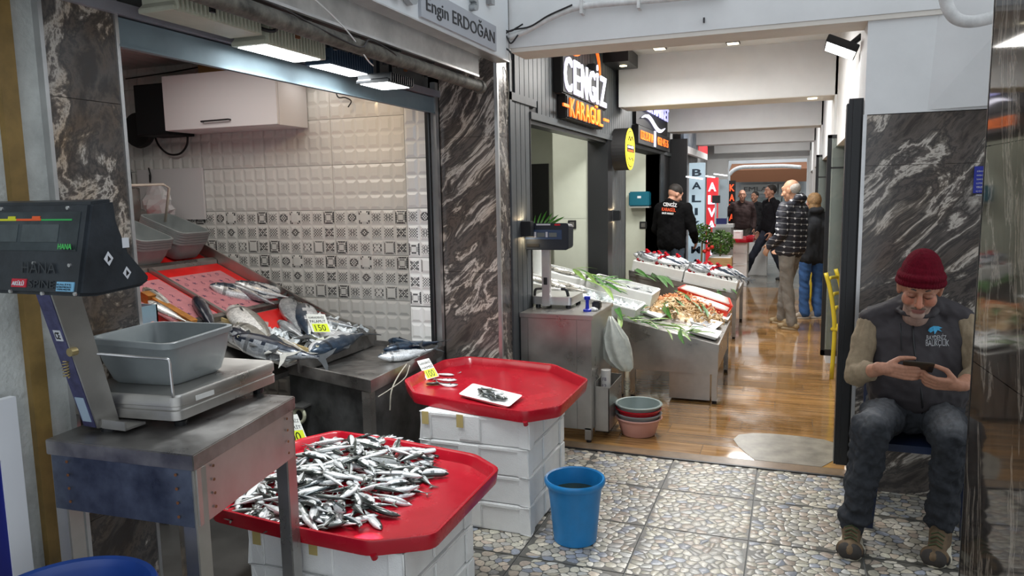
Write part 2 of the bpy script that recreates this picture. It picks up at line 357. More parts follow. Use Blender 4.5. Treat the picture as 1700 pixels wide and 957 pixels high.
struct('trim_1', MB().box(-1.75, 0.36, 4.485, 4.60, -0.01, 0.004), mat('worn_stone_threshold', (0.20, 0.14, 0.09), 0.25, var=0.3, vscale=5))
struct('trim_2', MB().box(-1.75, 0.36, 4.465, 4.485, -0.01, 0.006), M_darker)
M_conc = mat('wet_concrete', (0.20, 0.19, 0.17), 0.18, var=0.3, vscale=2.5, rvar=0.1, bump=0.1, bscale=6)
struct('floor_far', MB().box(-8, 8, 13.2, 30, -0.10, 0.0), M_conc)
# worn cement patch by the glass door
bm_ = MB(); ring = []
for k in range(22):
    a = 2*PI*k/22; ring.append((0.02+0.30*math.cos(a)*(1+0.25*math.sin(3*a)), 4.83+0.42*math.sin(a)*(1+0.2*math.cos(2*a)), 0.0005))
ring = [(min(x, 0.33), max(y, 4.61), z) for x, y, z in ring]
bm_.prism(ring, (0, 0, 0.002)).build('cement_patch', mat('worn_cement', (0.24, 0.22, 0.18), 0.3, var=0.3, vscale=9), f2)
# --- tiled shop on the left
M_room = mat('pale_wall', (0.55, 0.54, 0.52), 0.6)
struct('wall_shop_back', MB().box(-6.2, -2.1, 4.612, 4.75, 0, 3.2), M_grout)
wb = bpy.data.objects['wall_shop_back']
struct('floor_shop', MB().box(-6.1, -2.13, .45, 4.6, -.006, .004), mat('dark_wet_floor', (0.045, .043, .04), .3, var=.4, vscale=3))
struct('wall_shop_left', MB().box(-6.2, -6.05, 0.3, 4.75, 0, 3.2), M_room)
struct('wall_shop_near', MB().box(-6.2, -2.3, 0.3, 0.45, 0, 3.2), M_room)
cs = struct('ceiling_shop', MB().box(-6.2, -2.12, 0.3, 4.75, 2.70, 2.80), M_room)
M_slat = mat('ceiling_slat', (0.42, 0.41, 0.40), 0.5)
sl = None
for k in range(24):
    if sl is None: sl = o = MB().box(0.004, 0.146, 0.0, 4.1, -0.012, 0.0).build('slat', M_slat, cs)
    else: o = dup(sl, parent=cs)
    o.location = (-5.9+k*0.15, 0.47, 2.70)
# relief tile prototypes (6 x 3 pyramidal squares), printed one and plain one
TW, TH = 0.597, 0.325
PAT = {
 'frame': ["1111111", "1011101", "1100011", "1100011", "1100011", "1011101", "1111111"],
 'wavy':  ["1100011", "1000001", "0000000", "0000000", "0000000", "1000001", "1100011"],
 'circ':  ["0011100", "0110110", "1101011", "1010101", "1101011", "0110110", "0011100"],
 'dots':  ["1010101", "0101010", "1011101", "0110110", "1011101", "0101010", "1010101"],
 'diam':  ["0001000", "0011100", "0110110", "1101011", "0110110", "0011100", "0001000"],
 'chk':   ["1010101", "0101010", "1010101", "0101010", "1010101", "0101010", "1010101"],
 'star':  ["1101011", "1110111", "0101010", "1011101", "0101010", "1110111", "1101011"],
 'ring':  ["0110110", "1001001", "1000001", "0100010", "1000001", "1001001", "0110110"],
 'thin':  ["1111111", "1000001", "1000001", "1000001", "1000001", "1000001", "1111111"],
 'lace':  ["0101010", "1010101", "0110110", "1011101", "0110110", "1010101", "0101010"]}
LAY = [['dots', 'circ', 'wavy', 'lace', 'lace', 'frame'], ['chk', 'lace', 'diam', 'dots', 'chk', 'star'], ['frame', 'lace', 'dots', 'ring', 'thin', 'star']]
PALE = {'lace', 'thin', 'dots'}
def relief_tile(w, h, nx, ny, printed, lay=LAY):
    mb = MB(); cw, ch = w/nx, h/ny; d = 0.006
    mb.box(0.0015, w-0.0015, 0.0, 0.010, 0.0015, h-0.0015)
    for i in range(nx):
        for j in range(ny):
            x0, z0 = i*cw, j*ch; a = 0.004; b = cw*0.24
            lo = [(x0+a, 0, z0+a), (x0+cw-a, 0, z0+a), (x0+cw-a, 0, z0+ch-a), (x0+a, 0, z0+ch-a)]
            hi = [(x0+b, -d, z0+b), (x0+cw-b, -d, z0+b), (x0+cw-b, -d, z0+ch-b), (x0+b, -d, z0+ch-b)]
            mb.rings([lo, hi], 0, cap0=False)
            if printed:
                k = lay[ny-1-j][i]; P = PAT[k]; big = k in ('frame', 'wavy', 'thin'); s0 = (cw*0.92 if big else cw*0.72); mi = 2 if k in PALE else 1
                cx_, cz_ = x0+cw/2, z0+ch/2; u = s0/7
                for r in range(7):
                    for c in range(7):
                        if P[r][c] == '1':
                            xx, zz = cx_-s0/2+c*u, cz_+s0/2-(r+1)*u; e = 0.06*u
                            def dep(x, z):
                                m = max(abs(x-cx_), abs(z-cz_)*cw/ch); full, top = cw/2-a, cw/2-b
                                return -d*min(1, max(0, (full-m)/(full-top)))-0.0006
                            q = [(xx+e, zz+e), (xx+u-e, zz+e), (xx+u-e, zz+u-e), (xx+e, zz+u-e)]
                            mb.add([(x, dep(x, z), z) for x, z in q], [(0, 1, 2, 3)], mi)
    return mb
plain = deco = None
grid_z = [(0.585+k*TH) for k in range(-2, 7)]
for c in range(-6, 3):
    x0 = -3.715+c*TW
    if x0 < -6.1 or x0 > -2.3: continue
    for z0 in grid_z:
        isd = abs(z0-0.91) < 0.01 or abs(z0-1.235) < 0.01
        if isd:
            if deco is None: deco = o = relief_tile(TW, TH, 6, 3, True).build('tile', [M_tile, M_print, M_print2], wb)
            else: o = dup(deco, parent=wb)
        else:
            if plain is None: plain = o = relief_tile(TW, TH, 6, 3, False).build('tile', M_tile, wb)
            else: o = dup(plain, parent=wb)
        o.location = (x0, 4.602, z0)
# narrow pier with a strip of the same tiles
wp = struct('wall_shop_pier', MB().box(-2.305, -2.13, 4.212, 4.60, 0, 2.7), M_grout)
LAY2 = [['dots', 'circ'], ['chk', 'lace'], ['frame', 'lace']]; LAY3 = [['star', 'thin'], ['star', 'chk'], ['frame', 'lace']]
for k, z0 in enumerate((0.305, 0.625, 0.945, 1.26, 1.575, 1.89, 2.205)):
    lay = LAY3 if k == 2 else LAY2
    relief_tile(0.172, 0.315, 2, 3, k in (2, 3), lay).build('tile', [M_tile, M_print, M_print2], wp).location = (-2.302, 4.202, z0)
# left pilaster, plaster wall
struct('wall_front_near', MB().box(-2.35, -2.12, -0.6, 1.63, 0, 3.3), M_plast)
pil = struct('pillar_near', MB().box(-2.34, -2.11, 1.635, 1.90, 0, 3.0), M_marb)
for z0, z1 in ((0, 0.62), (0.622, 1.97), (1.972, 3.0)):
    bx('slab', -2.11, -2.10, 1.637, 1.898, z0, z1, M_marb, pil)
for y in (1.628, 1.897):
    bx('edge_trim', -2.125, -2.094, y-0.003, y+0.010, 0, 3.0, M_alu, pil, label='bright aluminium edge trim')
p = at(20, 300, X=-2.115)
struct('trim_3', MB().box(-2.125, -2.098, 1.495, 1.545, 0, 3.3), M_brown)
bpn = thing('wall_panel', 'deep blue panel with white border leaning on the plaster wall at left', 'panel', (-2.08, 1.2, 0))
bx('board', -2.095, -2.075, 0.4, 1.365, 0.0, 0.93, mat('royal_blue_panel', (0.004, 0.012, 0.20), 0.35), bpn)
bx('border', -2.095, -2.070, 1.365, 1.425, 0.0, 1.10, mat('white_panel_edge', (0.75, 0.77, 0.80), 0.4), bpn)
bx('border', -2.095, -2.070, 0.4, 1.365, 0.93, 1.10, mat('white_panel_top', (0.75, 0.77, 0.80), 0.4), bpn)
# far pilaster with marble slabs
pf = struct('pillar_far', MB().box(-2.085, -1.71, 4.292, 4.47, 0, 2.62), M_marb2)
zs = [0, 1.165, 2.01, 2.62]
for a, b in zip(zs[:-1], zs[1:]):
    bx('slab', -2.09, -1.712, 4.28, 4.292, a+0.001, b-0.001, M_marb2, pf)
    bx('slab', -1.71, -1.70, 4.292, 4.475, a+0.001, b-0.001, M_marb2, pf)
bx('edge_trim', -1.716, -1.694, 4.274, 4.296, 0, 2.62, M_alu, pf, label='bright aluminium corner trim')
# window frame: post, header, soffit
wf = struct('window_1', MB().box(-2.125, -2.09, 4.225, 4.265, 0.68, 2.35), M_alu)
bx('frame_post', -2.15, -2.13, 4.19, 4.225, 0.68, 2.25, M_darker, wf)
struct('trim_4', MB().box(-2.14, -2.10, 1.905, 4.28, 2.165, 2.255).box(-2.10, -2.093, 1.905, 4.28, 2.160, 2.168), M_bluebar)
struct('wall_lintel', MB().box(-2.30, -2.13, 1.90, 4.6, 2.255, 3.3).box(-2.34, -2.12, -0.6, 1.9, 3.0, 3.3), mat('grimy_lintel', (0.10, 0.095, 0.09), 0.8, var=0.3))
M_grime = mat('grimy_white_metal', (0.52, 0.51, 0.49), 0.45, var=0.25, vscale=5)
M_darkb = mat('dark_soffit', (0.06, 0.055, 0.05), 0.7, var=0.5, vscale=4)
struct('trim_5', MB().box(-2.13, -2.08, 1.3, 4.278, 2.262, 2.30), mat('lilac_rail', (0.33, 0.33, 0.37), 0.5, 0.3, var=0.1))
# roller shutter housing
sh = thing('shutter_housing', 'long white roller shutter housing under the shop sign', 'shutter housing', (-1.9, 3, 2.34))
bx('cover', -1.77, -1.755, 0.8, 4.14, 2.345, 2.475, M_grime, sh)
bx('cover', -1.755, -1.752, 0.8, 4.14, 2.345, 2.356, M_alu, sh)
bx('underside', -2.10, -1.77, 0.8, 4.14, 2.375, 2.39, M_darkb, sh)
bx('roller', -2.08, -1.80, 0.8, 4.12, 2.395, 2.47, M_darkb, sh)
for k in range(9):
    bx('bracket', -2.05, -1.80, 1.1+k*0.36, 1.125+k*0.36, 2.345, 2.375, M_steeld, sh)
# shop sign board
sg = thing('shop_sign', 'white shop sign board with a grey name plate above the shutter', 'sign', (-1.65, 3, 2.44))
M_signw = mat('white_sign_board', (0.74, 0.77, 0.79), 0.4)
bx('board', -1.69, -1.615, 0.8, 4.275, 2.447, 3.25, M_signw, sg)
bx('edge_strip', -1.70, -1.612, 0.8, 4.275, 2.440, 2.447, M_alu, sg)
pl0 = at(697, 28, X=-1.608); pl1 = at(822, 86, X=-1.608)
M_plate = mat('grey_name_plate', (0.42, 0.44, 0.48), 0.35, 0.2)
bx('name_plate', -1.615, -1.600, 3.12, 4.04, 2.462, 2.600, M_plate, sg, label='grey name plate')
M_ink = mat('black_ink', (0.012, 0.012, 0.014), 0.4)
text('Engin ERDOĞAN', M_ink, sg, (-1.600, 3.17, 2.480), (0, 0.84, 0), (0, 0, 0.105), 0.003)
M_chr = mat('grey_channel_letter', (0.35, 0.37, 0.38), 0.3, 0.3)
def letter(u, v, ch, w, h, z):
    p = at(u, v, X=-1.61); text(ch, M_chr, sg, (-1.612, p.y-w/2, z), (0, w, 0), (0, 0, h), 0.03, bold=0.01)
letter(655, 2, 'eco', 0.36, 0.16, 2.485); letter(782, 10, 'ş', 0.13, 0.30, 2.615); letter(811, 5, 'ı', 0.05, 0.20, 2.70)
# ---------------- beams and ceiling of the passage
ceil = struct('ceiling', MB().box(-6.2, 3.2, 4.3, 18.2, 3.0, 3.15), M_white)
bm0 = MB(); bm0.box(-1.62, 1.6, 4.30, 4.33, 2.52, 3.35)
struct('beam_1', MB().box(-1.62, 1.6, 4.30, 4.56, 2.525, 3.35), M_white)
for k, y in enumerate((7.5, 10.9, 14.3, 17.7)):
    struct('beam_%d' % (k+2), MB().box(-1.70 if k else -1.66, 0.7, y, y+0.42, 2.505, 3.0), M_white)
M_sof = M_cream
for k, (y, a) in enumerate(((4.305, .25), (7.505, .41), (10.905, .41))):
    struct('trim_%d' % (10+k), MB().box(-1.61, 0.7, y, y+a, 2.500, 2.5245 if k == 0 else 2.5045), M_sof)
struct('wall_right_girder', MB().box(0.36, 0.6, 4.56, 18, 2.03, 3.0), M_white)
# right piers
pr = struct('pillar_right', MB().box(0.345, 1.6, 4.335, 4.75, 0, 2.025).box(0.34, 1.6, 4.32, 4.75, 2.03, 3.3), [M_white])
pr.data.materials.append(M_marb)
for p_ in pr.data.polygons:
    if max(pr.data.vertices[i].co.z for i in p_.vertices) < 2.028: p_.material_index = 1
bx('slab', 0.352, 0.93, 4.322, 4.335, 0.002, 1.766, M_marb2, pr); bx('slab', 0.352, 0.93, 4.322, 4.335, 1.768, 2.026, M_marb2, pr)
bx('slab', 0.932, 1.6, 4.322, 4.335, 0.002, 1.766, M_marb, pr); bx('slab', 0.932, 1.6, 4.322, 4.335, 1.768, 2.026, M_marb2, pr)
bx('edge_trim', 0.335, 0.353, 4.318, 4.335, 0, 2.03, M_alu, pr, label='aluminium corner trim')
MB().hexa([(0.63, 4.32, 2.04), (1.6, 4.10, 2.04), (1.6, 4.32, 2.04), (0.64, 4.321, 2.04), (0.70, 4.32, 3.3), (1.6, 3.95, 3.3), (1.6, 4.32, 3.3), (0.71, 4.321, 3.3)]).build('haunch', M_white, pr)
for k, y in enumerate((7.5, 10.9, 14.3, 17.7)):
    struct('pillar_%d' % (k+3), MB().box(0.34, 0.90, y, y+0.45, 0, 3.0), M_white)
# near polished column at right
cn = struct('pillar_polished', MB().box(0.006, 0.8, -1.70, -0.005, 0, 3.3), M_marb3)
for a, b in ((0.002, 1.05), (1.053, 1.78), (1.783, 3.3)):
    bx('slab', 0.0, 0.006, -1.70, 0.0, a, b, M_marb3, cn, world=False)
bx('edge_trim', -0.0015, 0.004, -0.003, 0.004, 0, 3.3, M_darker, cn, world=False)
bx('slab', 0.006, 0.8, -0.005, 0.0, 0.002, 3.3, M_marb3, cn, world=False)
cn.location = (0.60, 2.90, 0); cn.rotation_euler = (0, 0, math.radians(4.0))
# restaurant side of the passage
struct('wall_restaurant', MB().box(3.0, 3.2, 4.75, 18.2, 0, 3.0), mat('olive_wall', (0.10, 0.12, 0.06), 0.7, var=0.5, vscale=1.2))
struct('floor_restaurant', MB().box(0.36, 3.0, 4.76, 18.2, -0.10, 0.001), mat('restaurant_floor', (0.30, 0.17, 0.07), 0.25, var=0.3, stretch=(1, 12, 1), vscale=2))
# ---------------- charcoal slatted fronts (left)
wl = struct('wall_left', MB().box(-1.90, XL-0.012, 4.476, 4.885, 0, 3.0)
            .box(-1.90, XL-0.012, 4.885, 11.2, 2.16, 3.0).box(-1.90, XL-0.012, 7.20, 8.02, 0, 2.16)
            .box(-1.90, XL-0.012, 10.3, 11.2, 0, 2.16), M_blackm)
slp = None
def slat(y0, w, z0, z1):
    MB().box(XL-0.012, XL, y0+0.004, y0+w-0.006, z0, z1).build('slat', M_dark, wl)
for k in range(4): slat(4.51+k*0.092, 0.092, 0.02, 2.25)
for k in range(7): slat(7.37+k*0.092, 0.092, 0.02, 2.14)
k = 0; y = 4.60
while y < 11.1:
    slat(y, 0.092, 2.30 if y < 5.0 else 2.215, 3.0); y += 0.092
bx('rail', XL-0.012, XL+0.012, 4.476, 5.0, 2.25, 2.30, M_dark, wl); bx('rail', XL-0.012, XL+0.012, 4.885, 11.2, 2.165, 2.213, M_dark, wl)
bx('rail', XL-0.012, XL+0.012, 4.476, 4.51, 0, 3.0, M_dark, wl); bx('rail', XL-0.012, XL+0.010, 4.515, 4.595, 2.93, 3.0, M_dark, wl)
bx('jamb', XL-0.05, XL+0.004, 4.878, 4.895, 0, 2.165, M_darker, wl); bx('jamb', XL-0.20, XL+0.004, 7.18, 7.37, 0, 2.165, M_darker, wl)
bx('jamb', XL-0.05, XL+0.004, 8.0, 8.02, 0, 2.165, M_darker, wl); bx('jamb', XL-0.2, XL+0.004, 10.30, 10.6, 0, 2.165, M_darker, wl)
bx('head_rail', XL-0.10, XL-0.012, 4.89, 7.2, 2.135, 2.165, M_darker, wl)
# fish shop interiors behind the opening
M_pw = mat('pale_green_panel', (0.50, 0.53, 0.45), 0.35, var=0.03)
M_pw2 = mat('grey_beige_wall', (0.34, 0.34, 0.28), 0.6)
struct('wall_shop_rear', MB().box(-4.6, -4.45, 4.75, 11.2, 0, 3.0), M_pw2)
wq = struct('wall_partition', MB().box(-2.27, XL-0.2, 7.21, 7.9, 0, 2.7).box(-4.45, -2.27, 8.3, 8.4, 0, 2.7), M_pw)
for a, b in ((0.0, 1.398), (1.401, 2.3)): bx('panel', -2.26, -1.78, 7.20, 7.21, a, b, M_pw, wq)
bx('panel', -2.62, -2.275, 8.285, 8.3, 0.0, 2.2, M_pw, wq)
struct('door_1', MB().box(-3.1, -2.66, 8.27, 8.3, 0, 2.0), M_darker)
struct('ceiling_fish_shop', MB().box(-4.5, -1.9, 4.75, 11.2, 2.7, 2.8), M_pw)
wr = struct('wall_partition_far', MB().box(-4.45, XL-0.2, 10.3, 10.45, 0, 2.7), M_pw)
struct('wall_divider', MB().box(-4.45, -1.9, 4.75, 4.86, 0, 3.0), M_pw)
# outside end of the passage
struct('wall_street_left', MB().box(-2.1, -2.0, 11.2, 18.2, 0, 3.4), mat('grubby_wall', (0.22, 0.22, 0.22), 0.7, var=0.6, vscale=3))
# ================================================================ FOREGROUND THINGS
Z3 = Vector((0, 0, 1))
# ---- steel work table with the price scale
tb = thing('work_table', 'stained stainless steel work table with blue film on its apron, holding the big scale', 'table', (-1.75, 1.75, 0))
TA, TBc, TC, TD = Vector((-2.005, 1.45, 0.97)), Vector((-1.485, 1.478, 0.97)), Vector((-1.593, 2.062, 0.97)), Vector((-2.085, 2.03, 0.97))
dn = lambda p, z: Vector((p.x, p.y, z))
cen = (TA+TBc+TC+TD)/4
ins = lambda p, k: p+(Vector((cen.x, cen.y, p.z))-p).normalized()*k
MB().rings([[dn(p, 0.925) for p in (TA, TBc, TC, TD)], [dn(p, 0.97) for p in (TA, TBc, TC, TD)]]).build('tabletop', M_steeld, tb, bevel=0.003, world=True)
def apron(a, b, z0, z1, m, t=0.01, nm='apron', k=0.02):
    a, b = ins(a, k), ins(b, k); d = (b-a).normalized(); n = d.cross(Z3)*t
    return MB().rings([[dn(a, z0), dn(b, z0), dn(b, z0)+n, dn(a, z0)+n][::-1], [dn(a, z1), dn(b, z1), dn(b, z1)+n, dn(a, z1)+n][::-1]]).build(nm, m, tb, world=True)
apron(TA, TBc, 0.762, 0.925, M_steelb, nm='front_apron'); apron(TBc, TC, 0.762, 0.925, M_steel, nm='side_apron'); apron(TC, TD, 0.80, 0.925, M_steeld, nm='rear_apron')
M_rust = mat('rust_spot', (0.16, 0.06, 0.02), 0.8, var=0.4)
for p, q in ((TA, TBc), (TBc, TC)):
    a, b = ins(p, 0.016), ins(q, 0.016); L_ = (b-a); n = L_.normalized().cross(Z3)*-0.001
    for f in (0.13, 0.90):
        for k in range(4):
            c = a+L_*f; c = dn(c, 0.79+k*0.04)+L_.normalized().cross(Z3)*0.011
            MB().cyl(c, c+L_.normalized().cross(Z3)*0.002, 0.0045, n=8).build('rivet', M_rust, tb, world=True)
def leg(p, w, z1=0.925, k=0.0, m=M_steel):
    c = ins(p, 0.045+k); return MB().box(c.x-w/2, c.x+w/2, c.y-w/2, c.y+w/2, 0, z1).build('leg', m, tb, world=True, bevel=0.003)
for p in (TA, TBc, TC, TD): leg(p, 0.05)
# ---- price scale: platform, post, head
sc = thing('price_scale', 'large grimy price scale with black display head on the stained steel table', 'scale', (-1.88, 1.85, 0.97))
pa, pb, pc, pd = Vector((-2.07, 1.59, 0)), Vector((-1.68, 1.63, 0)), Vector((-1.71, 2.12, 0)), Vector((-2.085, 2.10, 0))
def rrect(P, r, z, n=5):
    out = []; m = len(P)
    for i in range(m):
        p, a, b = P[i], P[i-1], P[(i+1) % m]; u, v = (a-p).normalized(), (b-p).normalized(); s, e = p+u*r, p+v*r
        for k in range(n+1):
            t = k/n; q = s*(1-t)**2+p*2*t*(1-t)+e*t*t; out.append(Vector((q.x, q.y, z)))
    return out
def offs(P, d):
    c = sum(P, Vector())/len(P); return [p+Vector(((p.x-c.x), (p.y-c.y), 0)).normalized()*d for p in P]
PP = [pa, pb, pc, pd]
MB().rings([rrect(PP, 0.03, 1.0), rrect(PP, 0.03, 1.028), rrect(offs(PP, -0.006), 0.03, 1.031), rrect(offs(PP, -0.006), 0.03, 1.040), rrect(PP, 0.03, 1.043), rrect(PP, 0.03, 1.070), rrect(offs(PP, -0.006), 0.03, 1.076)]).build('platform', M_steel, sc, smooth=True, world=True)
for p in offs(PP, -0.07): MB().lathe([(0.0, 0.97), (0.018, 0.97), (0.02, 0.985), (0.012, 0.99), (0.012, 1.002)], (p.x, p.y, 0), 12).build('foot', M_black, sc, world=True)
MB().box(-1.679, -1.677, 1.70, 1.775, 1.045, 1.060).build('data_plate', mat('plate_sticker', (0.6, 0.6, 0.58), 0.4), sc, world=True)
M_post = mat('worn_blue_film_post', (0.10, 0.10, 0.22), 0.4, 0.6, var=0.45, vscale=14)
MB().hexa([(-1.965, 1.545, 0.985), (-1.908, 1.542, 0.985), (-1.908, 1.575, 0.985), (-1.965, 1.575, 0.985), (-1.925, 1.40, 1.43), (-1.868, 1.40, 1.43), (-1.868, 1.43, 1.43), (-1.925, 1.43, 1.43)]).build('post', M_post, sc, world=True, bevel=0.002)
MB().hexa([(-1.907, 1.542, 0.985), (-1.899, 1.61, 0.985), (-1.893, 1.61, 0.985), (-1.901, 1.542, 0.985), (-1.867, 1.40, 1.43), (-1.858, 1.478, 1.43), (-1.852, 1.478, 1.43), (-1.861, 1.40, 1.43)]).build('post_side', M_steel, sc, world=True)
MB().box(-1.93, -1.80, 1.55, 1.62, 0.985, 0.992).box(-1.89, -1.80, 1.546, 1.552, 0.985, 1.012).build('post_bracket', M_steel, sc, world=True)
MB().cyl((-1.90, 1.58, 0.97), (-1.90, 1.58, 0.986), 0.025, n=14).build('foot', M_black, sc, world=True)
M_brass = mat('brassy_spring', (0.45, 0.36, 0.18), 0.35, 0.8)
pts = [(-1.898+0.008*math.cos(k*1.2), 1.455+0.008*math.sin(k*1.2), 1.16+k*0.0016) for k in range(30)]
MB().tube(pts, 0.0022, 6).build('spring', M_brass, sc, world=True, smooth='all')
MB().cyl((-1.872, 1.47, 1.235), (-1.872, 1.45, 1.235), 0.012, n=14).build('pivot_bolt', M_brass, sc, world=True)
M_stw = mat('white_sticker', (0.62, 0.64, 0.68), 0.5)
MB().hexa([(-1.920, 1.4515, 1.265), (-1.893, 1.4515, 1.265), (-1.893, 1.455, 1.265), (-1.920, 1.455, 1.265), (-1.917, 1.4405, 1.298), (-1.890, 1.4405, 1.298), (-1.890, 1.4445, 1.298), (-1.917, 1.4445, 1.298)]).build('ce_sticker', M_stw, sc, world=True, label='white CE mark sticker')
text('CE', M_ink, sc, (-1.916, 1.4490, 1.271), (0.018, 0, 0), (0.0015, -0.0065, 0.021), 0.001, bold=0.02)
MB().hexa([(-1.952, 1.5345, 1.005), (-1.918, 1.5345, 1.005), (-1.918, 1.538, 1.005), (-1.952, 1.538, 1.005), (-1.945, 1.509, 1.085), (-1.911, 1.509, 1.085), (-1.911, 1.513, 1.085), (-1.945, 1.513, 1.085)]).build('code_label', mat('pale_blue_label', (0.35, 0.45, 0.55), 0.5), sc, world=True)
# display head: wedge profile in the Y-Z plane, extruded along X
HX0, HX1 = -2.02, -1.56
prof = [(1.299, 1.651), (1.367, 1.657), (1.372, 1.60), (1.40, 1.52), (1.462, 1.448), (1.43, 1.432), (1.30, 1.424), (1.246, 1.430), (1.262, 1.50)]
M_head = mat('scuffed_black_plastic', (0.022, 0.027, 0.033), 0.38, var=0.35, vscale=12, bump=0.08, bscale=60)
hd = MB().rings([[(HX0, y, z) for y, z in prof], [(HX1, y, z) for y, z in prof]]).build('display_head', M_head, sc, world=True, bevel=0.008)
def hface(x0, x1, t0, t1, m, nm, off=0.0015, par=None, **k):   # patch on the upper or lower front face; t along 1.430..1.651
    def pt(x, z, o): 
        y = 1.262+(z-1.50)*(1.299-1.262)/0.151 if z > 1.50 else 1.246+(z-1.43)*(1.262-1.246)/0.07
        return (x, y-o, z)
    return MB().hexa([pt(x0, t0, off), pt(x1, t0, off), pt(x1, t0, -0.002), pt(x0, t0, -0.002), pt(x0, t1, off), pt(x1, t1, off), pt(x1, t1, -0.002), pt(x0, t1, -0.002)]).build(nm, m, par or hd, world=True, **k)
M_lcd = mat('grey_green_lcd', (0.06, 0.075, 0.08), 0.15, var=0.2, vscale=14)
hface(-2.01, -1.585, 1.535, 1.628, mat('glossy_window', (0.03, 0.04, 0.045), 0.12, var=0.5, vscale=9), 'display_window')
for a, b in ((-1.995, -1.90), (-1.885, -1.79), (-1.775, -1.65)): hface(a, b, 1.556, 1.598, M_lcd, 'lcd', 0.003)
hface(-2.01, -1.80, 1.607, 1.612, mat('yellow_line', (0.6, 0.6, 0.02), 0.4), 'stripe', 0.003); hface(-1.83, -1.805, 1.609, 1.618, mat('yellow_tab', (0.6, 0.6, 0.02), 0.4), 'stripe', 0.0035)
hface(-1.80, -1.715, 1.607, 1.612, mat('orange_line', (0.7, 0.10, 0.02), 0.4), 'stripe', 0.003); hface(-1.745, -1.718, 1.609, 1.618, mat('orange_tab', (0.7, 0.10, 0.02), 0.4), 'stripe', 0.0035)
hface(-1.713, -1.61, 1.607, 1.611, mat('green_line', (0.03, 0.35, 0.08), 0.4), 'stripe', 0.003)
M_grn = mat('green_print', (0.06, 0.45, 0.10), 0.4)
text('HANA', M_grn, hd, (-1.638, 1.264, 1.5395), (0.045, 0, 0), (0, 0.003, 0.013), 0.001, bold=0.02)
M_emb = mat('embossed_black', (0.03, 0.035, 0.04), 0.3)
text('HANA', M_emb, hd, (-1.755, 1.2555, 1.482), (0.115, 0, 0), (0, 0.003, 0.026), 0.002)
text('SPINE', M_emb, hd, (-1.728, 1.249, 1.447), (0.085, 0, 0), (0, 0.003, 0.018), 0.002)
hface(-1.788, -1.738, 1.447, 1.467, mat('red_sticker', (0.50, 0.02, 0.04), 0.4), 'red_sticker', 0.003, label='red sticker')
text('AKÜLÜ', M_stw, hd, (-1.784, 1.2470, 1.451), (0.041, 0, 0), (0, 0.003, 0.012), 0.001, bold=0.02)
hface(-1.634, -1.578, 1.441, 1.463, mat('sky_blue_sticker', (0.18, 0.42, 0.62), 0.4), 'blue_sticker', 0.003, label='sky blue sticker')
for k, w in enumerate(('KALİTE', 'KONTROLÜ', 'YAPILMIŞTIR')): text(w, M_ink, hd, (-1.630, 1.2445+0.0014*(2-k), 1.4555-k*0.0062), (0.046, 0, 0), (0, 0.001, 0.0045), 0.0008)
for x, z in ((-1.72, 1.505), (-1.60, 1.502), (-1.86, 1.637), (-1.63, 1.637), (-1.68, 1.434), (-1.572, 1.436), (-1.79, 1.436)):
    y = 1.262+(z-1.50)*0.245 if z > 1.5 else 1.246+(z-1.43)*0.228
    MB().cyl((x, y+0.001, z), (x, y-0.004, z), 0.0045, n=10).build('screw', M_alu, hd, world=True)
for (y, z, s) in ((1.335, 1.512, .022), (1.385, 1.472, .02)):
    MB().hexa([(HX1-.001, y-s*.6, z), (HX1+.001, y-s*.6, z), (HX1+.001, y, z-s*.8), (HX1-.001, y, z-s*.8), (HX1-.001, y, z+s*.8), (HX1+.001, y, z+s*.8), (HX1+.001, y+s*.6, z), (HX1-.001, y+s*.6, z)]).build('key_sticker', M_stw, hd, world=True)
    MB().prism([(HX1+.0012, y-.004, z-.008), (HX1+.0012, y+.006, z-.002), (HX1+.0012, y-.002, z+.008)], (0.0006, 0, 0)).build('key_mark', M_ink, hd, world=True)
bx('key_sticker', HX1-.001, HX1+.001, 1.378, 1.398, 1.535, 1.56, M_stw, hd)
# wire holder on the platform and grey basin standing on it
MB().tube(catmull([(-1.885, 1.53, 1.215), (-1.80, 1.60, 1.195), (-1.705, 1.615, 1.192), (-1.690, 1.62, 1.185), (-1.690, 1.622, 1.15), (-1.690, 1.625, 1.075)], 5), 0.004, 8).build('wire_guard', M_alu, sc, smooth='all', world=True)
M_gpl = mat('grey_plastic', (0.215, 0.24, 0.245), 0.38, var=0.12, vscale=6, bump=0.03)
def basin(name, label, B, Rm, zb, zr, m, r=0.05, group=None, lip=0.012, t=0.004, cat='basin', lh=.018):
    """B bottom corners, Rm rim corners (lists of xy), hollow with rolled lip"""
    c = sum((Vector((*p, 0)) for p in B), Vector())/4
    t_ = thing(name, label, cat, (c.x, c.y, zb), group=group)
    Bv = [Vector((*p, 0)) for p in B]; Rv = [Vector((*p, 0)) for p in Rm]
    mid = [(b+q)/2 for b, q in zip(Bv, Rv)]
    R_ = [rrect(offs(Bv, -0.015), r*.7, zb), rrect(Bv, r*.8, zb+0.012), rrect([b*0.5+q*0.5 for b, q in zip(Bv, Rv)], r*.9, (zb+zr)/2), rrect(offs(Rv, -lip), r, zr-lh), rrect(Rv, r, zr-lh), rrect(Rv, r, zr-0.002), rrect(offs(Rv, -0.003), r, zr),
          rrect(offs(Rv, -lip-t), r, zr), rrect(offs(Rv, -lip-t-0.004), r, zr-0.01), rrect(offs([b*0.5+q*0.5 for b, q in zip(Bv, Rv)], -t), r*.9, (zb+zr)/2), rrect(offs(Bv, -t), r*.7, zb+0.016), rrect(offs(Bv, -0.02), r*.6, zb+0.008)]
    MB().rings(R_).build('shell', m, t_, smooth=True, world=True)
    return t_
